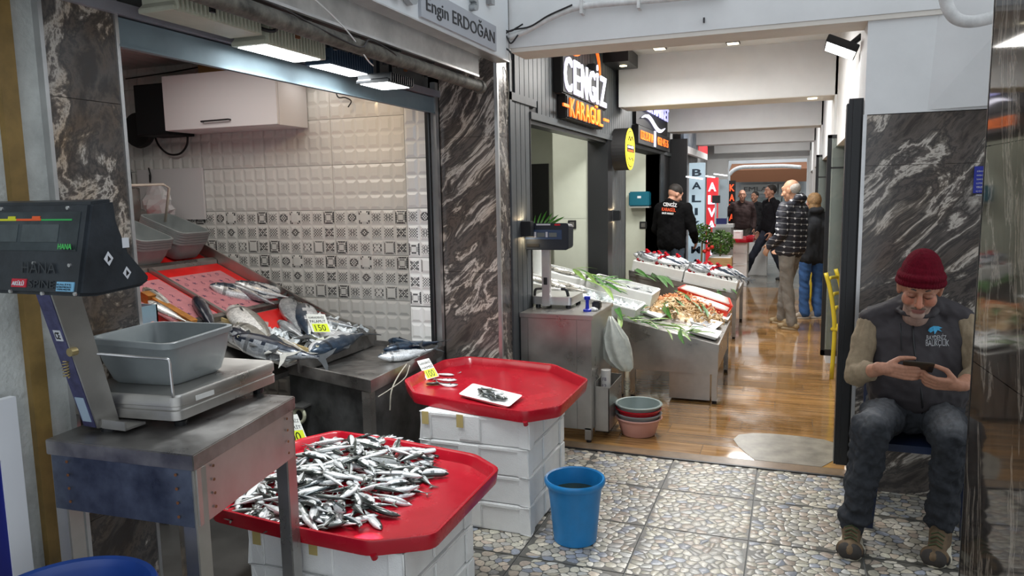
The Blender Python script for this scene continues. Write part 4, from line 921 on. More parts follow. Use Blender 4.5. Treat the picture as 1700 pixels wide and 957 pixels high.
# ---- sloping display of larger fish behind the counter
PA = (-.5659, -.448); PB = (.0772, -.253)
def onp(u, v, P=PA, dz=0.0):
    q = ((u-CX)/F, (v-CY)/F, 1.0); d = [sum(W2C[k][i]*q[k] for k in range(3)) for i in range(3)]
    t = (P[0]+dz-EYE)/(d[2]-P[1]*d[0]); return Vector((d[0]*t, d[1]*t, EYE+d[2]*t))
def zp(x, P=PA): return P[0]+P[1]*x
NA = Vector((.448, 0, 1)).normalized(); NB = Vector((.253, 0, 1)).normalized()
ds = thing('display_stand', 'sloping stainless steel fish display against the tiled wall', 'display stand', (-3.6, 3.8, 0))
def sl_box(nm, x0, x1, y0, y1, d0, d1, m, P=PA, par=ds, **k):
    return MB().hexa([(x0, y0, zp(x0, P)+d0), (x1, y0, zp(x1, P)+d0), (x1, y1, zp(x1, P)+d0), (x0, y1, zp(x0, P)+d0), (x0, y0, zp(x0, P)+d1), (x1, y0, zp(x1, P)+d1), (x1, y1, zp(x1, P)+d1), (x0, y1, zp(x0, P)+d1)]).build(nm, m, par, world=True, **k)
sl_box('surface', -4.6, -2.72, 2.7, 4.255, -.03, 0, M_steel)
sl_box('side_rail', -4.6, -2.70, 4.255, 4.270, -.08, .095, M_steel); sl_box('side_rail', -4.6, -2.95, 2.68, 2.70, -.08, .04, M_steel)
sl_box('crossbar', -3.945, -3.905, 2.7, 4.25, 0, .035, M_steel); sl_box('crossbar', -3.32, -3.285, 2.7, 4.25, 0, .03, M_steeld)
sl_box('divider', -3.90, -3.30, 3.63, 3.655, 0, .035, M_steel)
for x, y in ((-4.5, 2.75), (-4.5, 4.2), (-2.95, 2.75), (-2.95, 4.2)): MB().box(x-.02, x+.02, y-.02, y+.02, 0, zp(x)-.03).build('leg', M_steel, ds, world=True)
sl_box('backstop', -4.62, -4.60, 2.7, 4.26, -.05, .25, M_steel)
MB().tube([(-4.58, 3.2, 1.75), (-4.3, 3.75, 1.755), (-4.15, 4.05, 1.765), (-4.13, 4.08, 1.74), (-4.19, 4.08, 1.50)], .009, 8).build('hanging_rail', mat('rusty_white_rail', (0.50, 0.44, 0.38), .6, var=.2), ds, world=True, smooth='all')
M_matred = mat('red_tray_mat', (0.72, 0.012, 0.012), 0.35, var=.1)
def slab(nm, lab, cat, x0, x1, y0, y1, d0, d1, m, P=PA):
    o = sl_box(nm, x0, x1, y0, y1, d0, d1, m, P, None); o['label'] = lab; o['category'] = cat; return o
slab('red_mat', 'bright red mat under the grey basins at the top of the display', 'mat', -4.58, -3.95, 2.75, 4.24, .002, .006, M_matred)
slab('red_mat', 'bright red mat right of the steel divider on the display', 'mat', -3.90, -3.33, 3.66, 4.245, .002, .010, M_matred)
slab('red_mat', 'bright red mat left of the steel divider on the display', 'mat', -3.90, -3.33, 3.0, 3.625, .002, .010, M_matred)
M_pink = mat('pink_paper', (0.55, 0.22, 0.25), 0.6, var=.1, vscale=20); M_plum = mat('plum_print', (0.10, 0.05, 0.12), .6)
def paper(lab, x0, x1, y0, y1):
    o = slab('printed_paper', lab, 'paper', x0, x1, y0, y1, .012, .014, M_pink); rr = random.Random(5); g = MB(); n = NA
    ax = Vector((1, 0, -.448)).normalized(); ay = Vector((0, 1, 0)); nx = int((x1-x0)/.075); ny = int((y1-y0)/.075)
    for i in range(nx):
        for j in range(ny):
            cx_ = x0+.04+i*.075+rr.uniform(-.01, .01); cy_ = y0+.04+j*.075+rr.uniform(-.01, .01); c = Vector((cx_, cy_, zp(cx_)+.0148)); kind = (i+j*2) % 3; a0 = rr.uniform(0, 6)
            if kind == 0:
                P5 = []
                for k in range(10): r = .020 if k % 2 == 0 else .006; a = a0+PI*k/5; P5.append(c+ax*r*math.cos(a)+ay*r*math.sin(a))
                g.rings([P5, [p+n*.0006 for p in P5]])
            elif kind == 1: g.tube([c+ax*.017*math.cos(a0+k*.8)+ay*.012*math.sin(a0+k*.8) for k in range(7)], .0016, 4)
            else: g.tube([c+ax*(.006*k-.018)+ay*.008*math.sin(k*1.5+a0) for k in range(7)], .0016, 4)
    g.build('seafood_print', M_plum, o, world=True, kind='stuff')
paper('pink paper printed with starfish right of the steel divider', -3.80, -3.34, 3.68, 4.16)
paper('pink paper printed with starfish left of the steel divider', -3.80, -3.34, 3.25, 3.61)
# lower tray above the counter
sl_box('lower_tray', -3.28, -2.60, 3.30, 4.235, -.015, 0, M_steel, PB); sl_box('tray_edge', -2.60, -2.585, 3.40, 4.235, -.065, .02, M_steeld, PB); sl_box('tray_edge', -3.28, -2.60, 4.235, 4.25, -.02, .03, M_steel, PB)
sl_box('tray_edge', -3.28, -2.60, 3.57, 3.585, -.03, .02, mat('yellowed_strip', (.55, .42, .20), .5), PB)
slab('red_mat', 'bright red mat showing between the fish on the lower display tray', 'mat', -3.26, -2.98, 3.62, 4.2, .002, .006, M_matred, PB)
ice = MB(); rr = random.Random(8)
for k in range(260):
    x = rr.uniform(-3.0, -2.62); y = rr.uniform(3.62, 4.2); s = rr.uniform(.008, .018); c = Vector((x, y, zp(x, PB)+.008+rr.uniform(0, .015)))
    a = [Vector((rr.uniform(-1, 1), rr.uniform(-1, 1), rr.uniform(-1, 1))).normalized()*s for _ in range(3)]; ice.obox(c, a[0], a[1], a[2])
o = ice.build('crushed_ice', mat('crushed_ice', (.80, .84, .86), .25, var=.05)); o['kind'] = 'stuff'; o['label'] = 'crushed ice under the bonito on the lower display tray'; o['category'] = 'ice'
# grey basins stacked at the top
def nested(cx_, cy_, n, tag_):
    B = [(-.165, -.115), (.165, -.115), (.165, .115), (-.165, .115)]; Rm = [(-.205, -.145), (.205, -.145), (.205, .145), (-.205, .145)]
    first = None
    for k in range(n):
        if 'nb' not in PROTO: t = PROTO['nb'] = basin('nested_basin', '-', B, Rm, 0, .14, M_gpl, .06, group=None); t.location = (0, 0, 0)
        t = PROTO['nb'] if (not PROTO.get('nbu')) else dup(PROTO['nb']); PROTO['nbu'] = True
        t.location = Vector((cx_, cy_, zp(cx_)+.008))+NA*(.019*k); t.rotation_euler = (0, math.atan(.448)*.8, 0)
        t['label'] = 'grey plastic basin nested in the %s pile on the display, %s' % (tag_, ('bottom one', 'second from bottom', 'middle one', 'second from top', 'topmost one')[k if n == 5 else (0, 1, 3, 4)[k]])
        t['group'] = 'grey basins nested in two piles on the display'
nested(-4.13, 4.04, 5, 'taller right'); nested(-4.10, 3.68, 4, 'lower left')
# plastic bags hanging left
def crumple(name, label, c, sx, sy, sz, m, cat='bag', seed=1, kind=None):
    rr = random.Random(seed); mb = MB(); R = []
    for i in range(9):
        t = i/8; w = (.35+.65*math.sin(PI*min(1, t*.9+.12))); R.append([Vector((c[0]+sx*w*math.cos(a)*(1+rr.uniform(-.22, .22)), c[1]+sy*w*math.sin(a)*(1+rr.uniform(-.22, .22)), c[2]+sz*(t-.5)+rr.uniform(-.02, .02)*sz)) for a in [2*PI*k/14 for k in range(14)]])
    o = mb.rings(R).build(name, m, None); o['label'] = label; o['category'] = cat; return o
M_bag = mat('thin_white_bag', (.66, .66, .68), .35, trans=.25)
crumple('plastic_bag', 'crumpled white plastic bag bundle hanging under the hook board', (-4.48, 4.3, 1.62), .15, .06, .30, M_bag, seed=2)
crumple('plastic_bag', 'long pale plastic bag hanging behind the basin piles', (-4.42, 4.30, 1.38), .11, .05, .40, M_bag, seed=4)
# ---- big fish on the display
G1 = 'bonito on the sloping display'
def pf_(kind, bend, label, group, uvh, uvt, P, N, lift, flip=False, roll=0.0, gills=False, seed=0):
    h, t = onp(*uvh, P, lift), onp(*uvt, P, lift); d = h-t; up = N.copy()
    if roll: up = Matrix.Rotation(roll, 3, d.normalized()) @ up
    return big_fish(kind, bend, label, group, (h+t)/2, d, up, d.length, flip, gills, seed)
pf_('bonito', .05, 'long white-bellied bonito lying lowest on the pink paper', G1, (348, 476), (478, 502), PA, NA, .035, True, -.5)
pf_('dark', 0, 'dark-backed bonito between two white-bellied ones on the pink paper', G1, (374, 473), (470, 512), PA, NA, .045, True, 1.0)
pf_('bonito', .03, 'silver bonito with open mouth highest on the pink paper', G1, (390, 469), (492, 500), PA, NA, .06, True, -.3)
pf_('bonito', .05, 'silver bonito right beside the steel side rail', G1, (410, 470), (500, 492), PA, NA, .05, True)
pf_('dark', 0, 'glossy black fish head poking up behind the grey basin', 'dark fish on the display', (325, 494), (362, 560), PA, NA, .04, False, .6)
pf_('pale', 0, 'long pale fish lying at far left beside the wood block', 'pale fish on the display', (238, 478), (305, 530), PA, NA, .04, False)
pf_('pale', .03, 'pale fish lying on top of the brown wood block', 'pale fish on the display', (245, 500), (318, 540), PA, NA, .075, True)
pf_('pale', 0, 'white-bellied pale fish with head up beside the grey basin', 'pale fish on the display', (385, 510), (470, 588), PB, NB, .05, True)
pf_('pale', .02, 'pale fish lying in front just above the speckled dark one', 'pale fish on the display', (388, 540), (480, 600), PB, NB, .05, True, -.6)
pf_('pale', 0, 'greyish pale fish with round head in the middle of the lower tray', 'pale fish on the display', (440, 558), (520, 590), PB, NB, .06, False)
pf_('dark', .03, 'large speckled dark fish hanging over the counter edge', 'dark fish on the display', (385, 562), (552, 604), PB, NB, .05, True, -1.0)
pf_('dark', 0, 'large dark fish half hidden behind the grey basin', 'dark fish on the display', (372, 548), (455, 592), PB, NB, .04, True, -.9)
pf_('dark', .02, 'dark bonito standing upright left of the white price card', G1, (480, 500), (500, 562), PB, NB, .05, True, .4)
pf_('dark', 0, 'dark bonito wedged against the side rail behind the others', G1, (492, 505), (512, 555), PB, NB, .05, True)
pf_('bonito', 0, 'silver bonito standing on its tail beside the price card', G1, (503, 508), (514, 566), PB, NB, .07, False)
pf_('dark', 0, 'small dark bonito lying over the crushed ice', G1, (462, 534), (520, 572), PB, NB, .05, True, .5)
pf_('bonito', 0, 'silver bonito with forked tail over the tray corner', G1, (515, 585), (615, 550), PB, NB, .045, False)
pf_('bonito', 0, 'silver-grey bonito just behind the forked tail one', G1, (508, 560), (600, 553), PB, NB, .035, True)
pf_('dark', 0, 'blue-black bonito along the side rail behind the price card', G1, (532, 530), (605, 548), PB, NB, .03, True)
card('white price card reading PALAMUT 150 standing among the bonito', [at(519, 552, Y=3.72), at(550, 552, Y=3.72), at(539, 522, Y=3.78), at(508, 522, Y=3.78)], ['KARADENİZ', 'PALAMUT'], '150')
# wood block, blue crate with pink fish
wbk = onp(285, 518, PA, .03); d_ = (onp(318, 545, PA)-onp(250, 505, PA)).normalized()
o = MB().obox(wbk, d_*.17, d_.cross(NA)*.025, NA*.028).build('wood_block', mat('orange_wood', (.42, .17, .03), .5, var=.3, vscale=20)); o['label'] = 'orange-brown wood block under a pale fish on the display'; o['category'] = 'wood block'
o = MB().obox(wbk-d_*.15+Vector((-.02, -.02, .02)), d_*.03, d_.cross(NA)*.03, NA*.03).build('wood_block', bpy.data.materials['orange_wood']); o['label'] = 'short orange-brown wood cube at the head of the long block'; o['category'] = 'wood block'
crt = thing('blue_crate', 'pale blue plastic crate of small pink fish beside the marble pilaster', 'crate', (-3.38, 3.08, .9))
M_pb = mat('pale_blue_plastic', (.28, .45, .55), .4, var=.1)
p0 = onp(240, 545, PA)
MB().box(p0.x-.16, p0.x+.0, p0.y-.10, p0.y-.09, p0.z-.02, p0.z+.12).box(p0.x-.16, p0.x, p0.y+.09, p0.y+.10, p0.z-.02, p0.z+.12).box(p0.x-.16, p0.x-.15, p0.y-.1, p0.y+.1, p0.z-.02, p0.z+.12).box(p0.x-.01, p0.x, p0.y-.1, p0.y+.1, p0.z-.02, p0.z+.12).box(p0.x-.16, p0.x, p0.y-.1, p0.y+.1, p0.z-.02, p0.z-.01).build('shell', M_pb, crt, world=True)
M_pf = mat('pink_fish_piece', (.60, .30, .25), .3, var=.3, vscale=30)
for k in range(9):
    p = onp(258+(k % 3)*13, 540+(k//3)*7, PA, .03); o = MB().lathe([(0, -.02), (.012, -.015), (.02, 0), (.012, .015), (0, .02)], (0, 0, 0), 10).build('fish_piece', M_pf, None, smooth='all')
    o.location = p; o.rotation_euler = (1.3, .3*k, k); o['label'] = 'pinkish fish piece in the bunch beside the pale blue crate'; o['category'] = 'fish'; o['group'] = 'pinkish fish pieces beside the pale blue crate'
# bonito on the wet counter
def zf(kind, bend, lab, grp, uvh, uvt, z, flip=False, roll=0.0, seed=0):
    h, t = at(*uvh, Z=z), at(*uvt, Z=z); d = h-t; up = Vector((0, 0, 1)); up = Matrix.Rotation(roll, 3, d.normalized()) @ up if roll else up
    return big_fish(kind, bend, lab, grp, (h+t)/2, d, up, d.length, flip, False, seed)
G2 = 'bonito on the wet steel counter'
zf('bonito', .04, 'blue-backed bonito in front on the wet steel counter', G2, (628, 594), (735, 580), .695, True, -.3)
zf('bonito', .02, 'silver bonito lying on top of the blue-backed one', G2, (636, 582), (742, 566), .725, False, .3)
zf('bonito', 0, 'short bonito with raised tail fin at the back of the counter', G2, (644, 567), (705, 574), .745, False, 1.2)
# tape roll on a bracket of the counter
tr = thing('tape_roll', 'cream roll of tape hanging behind the table corner', 'tape', (-2.62, 3.42, .40))
c = at(497, 690, Y=3.40); MB().tube([(c.x+.035*math.cos(a), c.y, c.z+.042*math.sin(a)) for a in [2*PI*k/20 for k in range(21)]], .011, 8, caps=False).build('roll', mat('cream_tape', (.50, .50, .36), .5), tr, world=True, smooth='all')
bx('bracket', c.x-.05, c.x+.04, c.y-.02, c.y+.10, c.z+.045, c.z+.055, M_steel, sk)
# ================================================================ THE FISH SHOP ALONG THE PASSAGE
# ---- steel cabinet with the second scale
cbn = thing('steel_cabinet', 'tall stainless steel cabinet carrying the smaller black scale', 'cabinet', (-1.45, 4.95, 0))
bx('worktop', -1.695, -1.19, 4.60, 5.20, .83, .86, M_steel, cbn, bevel=.003)
bx('body', -1.685, -1.20, 4.615, 5.19, .09, .83, M_steel, cbn)
bx('side_panel', -1.69, -1.64, 4.608, 4.615, .09, .828, M_steel, cbn); bx('front_panel', -1.637, -1.30, 4.608, 4.615, .09, .828, M_steel, cbn); bx('side_panel', -1.297, -1.20, 4.608, 4.615, .09, .828, M_steel, cbn)
for x, y in ((-1.225, 4.63), (-1.665, 4.63), (-1.225, 5.165)):
    bx('leg', x-.022, x+.022, y-.022, y+.022, .02, .10, M_steel, cbn); MB().cyl((x, y, 0), (x, y, .022), .018, n=12).build('foot', M_black, cbn, world=True)
pk = MB(); pk.box(-1.198, -1.192, 4.68, 5.08, .06, .40).box(-1.105, -1.10, 4.68, 5.08, .06, .36).box(-1.195, -1.10, 4.68, 4.686, .06, .37).box(-1.195, -1.10, 5.074, 5.08, .06, .37).box(-1.195, -1.10, 4.68, 5.08, .06, .066)
pk.build('side_pocket', M_steel, cbn, world=True)
pr_ = thing('paper_roll', 'printed white paper roll standing in the side pocket of the steel cabinet', 'paper roll', (-1.15, 4.80, .08))
MB().cyl((-1.150, 4.80, .072), (-1.150, 4.80, .46), .033, n=20).build('roll', mat('white_paper', (.62, .60, .57), .7), pr_, world=True)
for k in range(3): text('⌂ 12'[2:] if k % 2 else 'FB', M_plum, pr_, (-1.164, 4.7665, .39-.045*k), (.026, 0, 0), (0, 0, .022), .0006)
o = None
bgp = MB(); rr = random.Random(6); R = []
ctr = [(-1.165, 4.98, .80), (-1.15, 4.97, .74), (-1.135, 4.96, .66), (-1.12, 4.96, .58), (-1.10, 4.965, .50), (-1.075, 4.97, .455), (-1.06, 4.98, .42)]
wd = [.012, .040, .080, .092, .088, .070, .030]
for c, w in zip(ctr, wd):
    R.append([Vector((c[0]+.01+w*1.05*math.cos(a)*(1+.20*math.sin(5*a+c[2]*9)), c[1]-.02+w*.6*math.sin(a)*(1+.3*math.sin(6*a+c[2]*7)), c[2])) for a in [2*PI*k/52 for k in range(52)]])
o = bgp.rings(R).build('plastic_bag', mat('grey_white_bag', (.62, .64, .58), .35, var=.15, vscale=20, bump=.4, bscale=30), None, smooth='all'); o['label'] = 'crumpled grey-white plastic bag hanging off the side of the steel cabinet'; o['category'] = 'bag'
# second scale
s2 = thing('price_scale', 'small black headed price scale on the stainless steel cabinet', 'scale', (-1.5, 4.9, .86))
M_scl = mat('dark_blue_black_plastic', (.018, .024, .035), .35)
MB().rings([[Vector((x, 4.76+dy, z)) for x, z, dy in ((-1.716, 1.29, 0), (-1.70, 1.272, 0), (-1.41, 1.272, 0), (-1.396, 1.285, 0), (-1.394, 1.44, 0), (-1.405, 1.455, 0), (-1.71, 1.455, 0), (-1.722, 1.44, 0))],
            [Vector((x, 4.85, z)) for x, z in ((-1.706, 1.30), (-1.69, 1.282), (-1.40, 1.282), (-1.386, 1.295), (-1.384, 1.43), (-1.395, 1.445), (-1.70, 1.445), (-1.712, 1.43))]]).build('display_head', M_scl, s2, world=True, bevel=.004)
bx('display_window', -1.70, -1.44, 4.757, 4.762, 1.345, 1.41, mat('blue_grey_window', (.05, .08, .15), .2), s2)
for x in (-1.695, -1.615, -1.53): bx('lcd', x, x+.055, 4.754, 4.758, 1.362, 1.390, mat('pale_lcd', (.16, .18, .17), .3), s2)
for x in (-1.635, -1.553): bx('lcd_divider', x, x+.014, 4.754, 4.758, 1.360, 1.395, M_stw, s2)
bx('red_mark', -1.49, -1.45, 4.757, 4.761, 1.438, 1.449, M_gill, s2); bx('keypad', -1.69, -1.60, 4.757, 4.761, 1.292, 1.315, M_black, s2); bx('grey_plate', -1.62, -1.52, 4.757, 4.761, 1.440, 1.450, M_stw, s2)
bx('post', -1.60, -1.545, 4.80, 4.845, .88, 1.29, M_alu, s2, bevel=.003); bx('post_catch', -1.585, -1.560, 4.795, 4.801, 1.03, 1.08, M_black, s2)
MB().rings([rrect([Vector(p) for p in ((-1.69, 4.84, 0), (-1.40, 4.84, 0), (-1.40, 5.16, 0), (-1.69, 5.16, 0))], .025, z) for z in (.885, .90, .905, .935, .94)]).build('platform', M_alu, s2, world=True, smooth=True)
MB().tube(catmull([(-1.68, 4.88, .94), (-1.67, 4.88, .985), (-1.62, 4.90, .99)], 4), .010, 8).build('grip', M_black, s2, world=True, smooth='all')
MB().tube(catmull([(-1.49, 4.90, .99), (-1.455, 4.90, .985), (-1.44, 4.90, .94)], 4), .011, 8).build('grip', M_black, s2, world=True, smooth='all')
MB().cyl((-1.63, 4.90, .99), (-1.49, 4.90, .99), .005, n=8).build('rail', M_alu, s2, world=True)
for x, y in ((-1.65, 4.87), (-1.43, 4.87), (-1.65, 5.12), (-1.43, 5.12)): MB().cyl((x, y, .86), (x, y, .886), .018, n=12).build('foot', M_black, s2, world=True)
st = thing('blue_stamp', 'small bright blue plastic plunger on the corner of the steel cabinet', 'tool', (-1.28, 4.84, .86)); M_cob = mat('cobalt_plastic', (.01, .03, .50), .4)
MB().lathe([(0, 0), (.028, 0), (.028, .012), (.013, .018), (.011, .05), (.012, .075), (.021, .08), (.021, .10), (0, .102)], (-1.272, 4.78, .86), 18).build('body', M_cob, st, world=True, smooth=True)
bt = thing('black_dispenser', 'small black object lying beside the blue plunger', 'dispenser', (-1.235, 4.9, .86)); bx('body', -1.262, -1.205, 4.86, 4.92, .86, .915, M_black, bt, bevel=.008)
o = crumple('tissue', 'scrap of white tissue at the foot of the blue plunger', (-1.235, 4.80, .873), .03, .025, .025, M_foam, 'tissue', 9)
# ---- generic helpers for the iced stands
def plane_pt(u, v, P, dz=0): return onp(u, v, P, dz)
PC = (.356, -.215); PD = (.393, -.2)
def stand(nm, lab, x0, x1, y0, y1, P, h, legs, ext=None):
    t = thing(nm, lab, 'fish stand', ((x0+x1)/2, (y0+y1)/2, 0)); z = lambda x: P[0]+P[1]*x
    def sb(n, X0, X1, Y0, Y1, a, b, m=M_steel, flat=None):
        return MB().hexa([(X0, Y0, (flat if flat is not None else z(X0)+a)), (X1, Y0, (flat if flat is not None else z(X1)+a)), (X1, Y1, (flat if flat is not None else z(X1)+a)), (X0, Y1, (flat if flat is not None else z(X0)+a)), (X0, Y0, z(X0)+b), (X1, Y0, z(X1)+b), (X1, Y1, z(X1)+b), (X0, Y1, z(X0)+b)]).build(n, m, t, world=True)
    sb('top', x0, x1, y0, y1, -.03, -.0); sb('rim', x0, x1, y0-.006, y0+.004, -.05, .012); sb('rim', x1-.004, x1+.006, y0, y1, -.05, .012)
    sb('front_apron', x0, x1, y0+.012, y0+.02, 0, -.05, M_steel, h); sb('side_apron', x1-.02, x1-.012, y0+.02, y1, 0, -.05, M_steel, h)
    for lx, ly in legs: MB().box(lx-.02, lx+.02, ly-.02, ly+.02, .025, z(lx)-.04).build('leg', M_steel, t, world=True); MB().cyl((lx, ly, 0), (lx, ly, .027), .018, n=12).build('foot', M_black, t, world=True)
    return t
sd1 = stand('fish_stand', 'stainless steel stand heaped with shrimp, beside the steel cabinet', -2.35, -.50, 5.77, 6.90, PC, .235, [(-1.26, 5.80), (-1.165, 5.80), (-.525, 5.80), (-.525, 6.87), (-1.9, 6.87)])
bx('lower_box', -.875, -.56, 5.80, 6.2, .02, .235, M_steel, sd1)
sd2 = stand('fish_stand', 'farther stainless steel stand with gilled fish in foam boxes', -1.75, -.55, 8.45, 9.75, PD, .40, [(-.57, 8.48), (-.57, 9.72), (-1.7, 8.48)])
def open_box(nm, lab, cx_, cy_, w, d, h, P, m=None, cat='foam box', group=None, dz=0.0, t_=.022):
    m = m or M_foam; th = math.atan(-P[1]); t = thing(nm, lab, cat, (cx_, cy_, P[0]+P[1]*cx_+.002+dz), rot=(0, th, 0), group=group)
    mb = MB(); mb.box(-w/2, w/2, -d/2, d/2, 0, .02); mb.box(-w/2, w/2, -d/2, -d/2+t_, .02, h); mb.box(-w/2, w/2, d/2-t_, d/2, .02, h); mb.box(-w/2, -w/2+t_, -d/2+t_, d/2-t_, .02, h); mb.box(w/2-t_, w/2, -d/2+t_, d/2-t_, .02, h)
    mb.build('shell', m, t, bevel=.006); return t
gfb = 'open foam boxes on the shrimp stand'
open_box('foam_box', 'open foam box of ice nearest the hanging plastic bag on the shrimp stand', -1.45, 6.02, .58, .42, .11, PC, group=gfb)
open_box('foam_box', 'open foam box with dark anchovies on the shrimp stand', -1.44, 6.62, .60, .44, .14, PC, group=gfb, dz=.02)
open_box('foam_box', 'open foam box of pale pink fish behind the small scale', -2.06, 6.02, .56, .42, .12, PC, group=gfb)
open_box('foam_box', 'open foam box of leaves and fish behind the small scale, farther one', -2.06, 6.62, .56, .44, .14, PC, group=gfb)
for k, (x, y) in enumerate(((-1.45, 6.02), (-1.44, 6.62), (-2.06, 6.02), (-2.06, 6.62))):
    mb = MB(); rr = random.Random(k); 
    for q in range(240):
        px_, py_ = x+rr.uniform(-.25, .25), y+rr.uniform(-.18, .18); s = rr.uniform(.008, .016); c = Vector((px_, py_, PC[0]+PC[1]*px_+.065+rr.uniform(0, .018)))
        a = [Vector((rr.uniform(-1, 1), rr.uniform(-1, 1), rr.uniform(-1, 1))).normalized()*s for _ in range(3)]; mb.obox(c, a[0], a[1], a[2])
    mb.hexa([(x-.26, y-.19, zc) if False else (xx, yy, PC[0]+PC[1]*xx+zz) for xx, yy, zz, zc in ((x-.265, y-.19, .022, 0), (x+.265, y-.19, .022, 0), (x+.265, y+.19, .022, 0), (x-.265, y+.19, .022, 0), (x-.265, y-.19, .066, 0), (x+.265, y-.19, .066, 0), (x+.265, y+.19, .066, 0), (x-.265, y+.19, .066, 0))])
    o = mb.build('crushed_ice', bpy.data.materials['crushed_ice']); o['kind'] = 'stuff'; o['label'] = 'crushed ice filling the %s foam box on the shrimp stand' % ('near right', 'far right', 'near left', 'far left')[k]; o['category'] = 'ice'
rr = random.Random(21)
NC = Vector((.215, 0, 1)).normalized()
for k in range(26):
    x = -1.42+rr.uniform(-.22, .22); y = 6.62+rr.uniform(-.16, .16)
    small_fish(4, 'dark little anchovy in the far foam box of the shrimp stand', 'anchovies in the far foam box', (x, y, PC[0]+PC[1]*x+.125+.0012*k), rr.gauss(.3, .7), .2, rr.choice((0, PI)), rr.uniform(.10, .13))
for k in range(9):
    x = -2.2+.075*k*.8; y = 5.90+.06*(k % 4); big_fish('pale', .05, 'pale pinkish fish on ice behind the small scale', 'pale fish in the foam boxes of the shrimp stand', (x, y, PC[0]+PC[1]*x+.13), (1, .3*math.sin(k), -.2), NC, .30, k % 2 == 0)
for k in range(6):
    x = -2.25+.09*k; y = 6.50+.05*(k % 3); big_fish('pale', .05, 'pale fish on ice farther behind the small scale', 'pale fish in the farther foam boxes of the shrimp stand', (x, y, PC[0]+PC[1]*x+.15), (1, .2, -.2), NC, .28, k % 2 == 1)
# shrimp heap
M_shr = mat('orange_shrimp', (.72, .30, .13), .35, var=.3, vscale=60); M_sht = mat('tan_shrimp', (.55, .38, .20), .35, var=.3, vscale=60)
def shrimp_mb():
    mb = MB(); pts = [(.035*math.cos(a), .035*math.sin(a), 0) for a in [.2+.36*k for k in range(8)]]
    mb.tube(pts, [.004, .0075, .009, .0085, .0075, .006, .0045, .003], 7); mb.obox((.035*math.cos(2.9), .035*math.sin(2.9)-.008, 0), (.006, .004, 0), (-.002, .008, 0), (0, 0, .0015)); return mb
sp = {}
shp = [onp(u, v, PC) for u, v in ((1072, 520), (1085, 500), (1110, 495), (1150, 497), (1180, 510), (1200, 524), (1196, 540), (1170, 545), (1130, 532), (1095, 525))]
SP = [(p.x, p.y) for p in shp]; xs = [p[0] for p in SP]; ys = [p[1] for p in SP]; n = 0; rr = random.Random(5)
mb = MB(); top = []
cxm, cym = sum(xs)/len(xs), sum(ys)/len(ys)
mb.rings([[Vector((x, y, PC[0]+PC[1]*x+.001)) for x, y in SP], [Vector((cxm+(x-cxm)*.8, cym+(y-cym)*.8, PC[0]+PC[1]*x+.035)) for x, y in SP], [Vector((cxm+(x-cxm)*.4, cym+(y-cym)*.4, PC[0]+PC[1]*x+.055)) for x, y in SP]])
o = mb.build('shrimp_bed', M_sht); o['kind'] = 'stuff'; o['label'] = 'packed lower layer of the shrimp heap'; o['category'] = 'shrimp'
while n < 290:
    x, y = rr.uniform(min(xs), max(xs)), rr.uniform(min(ys), max(ys))
    if not inside(x, y, SP): continue
    far = y > cym+.02+.3*(x-cxm); key = 'o' if far else 't'; e = edge_d(x, y, SP)
    if key not in sp: sp[key] = o = shrimp_mb().build('shrimp', M_shr if far else M_sht, None, smooth='all', recentre=False); o['category'] = 'shrimp'
    else: o = sp[key].copy(); C.objects.link(o)
    o.location = (x, y, PC[0]+PC[1]*x+.012+min(.05, e*.35)+rr.uniform(0, .012)); o.rotation_euler = (rr.gauss(0, .5), rr.gauss(.2, .5), rr.uniform(0, 6.28)); s = rr.uniform(.8, 1.15); o.scale = (s, s, s)
    o['label'] = 'orange shrimp in the farther part of the heap' if far else 'tan shrimp in the nearer part of the heap'; o['group'] = 'orange shrimps in the heap' if far else 'tan shrimps in the heap'; n += 1
# red trays with white squid, white packs
def pack(nm, lab, cat, P4, P, h, m, dz=0.0, lip=.006):
    V = [onp(u, v, P, dz) for u, v in P4]; c = sum(V, Vector())/4; N = Vector((-P[1], 0, 1)).normalized(); t = thing(nm, lab, cat, c)
    sh_ = lambda k, d: [p+(c-p).normalized()*k+N*d for p in V]
    MB().rings([sh_(.03, .0), sh_(.004, h), sh_(0, h), sh_(.012, h), sh_(.04, .008)]).build('shell', m, t, world=True); return t, V, N
M_squid = mat('white_squid', (.78, .76, .70), .3, var=.08)
M_rtr = mat('orange_red_tray', (.62, .04, .015), .35)
for nm_, quad in (('farther', ((1122, 486), (1215, 517), (1210, 503), (1135, 480))), ('nearer', ((1140, 505), (1208, 528), (1216, 516), (1150, 496)))):
    t, V, N = pack('red_fish_tray', 'orange-red tray of white squid behind the shrimp heap, %s one' % nm_, 'tray', quad, PC, .05, M_rtr, .05 if nm_ == 'farther' else .02)
    for k in range(5):
        a = V[0].lerp(V[3], .15+.17*k)+N*.05; b = V[1].lerp(V[2], .15+.17*k)+N*.05; o = MB().tube([a.lerp(b, s) for s in (.05, .2, .5, .8, .95)], [.008, .018, .022, .016, .006], 8).build('squid', M_squid, None, smooth='all'); o['label'] = 'white squid tube in the %s orange-red tray' % nm_; o['category'] = 'squid'; o['group'] = 'white squid tubes in the %s orange-red tray' % nm_
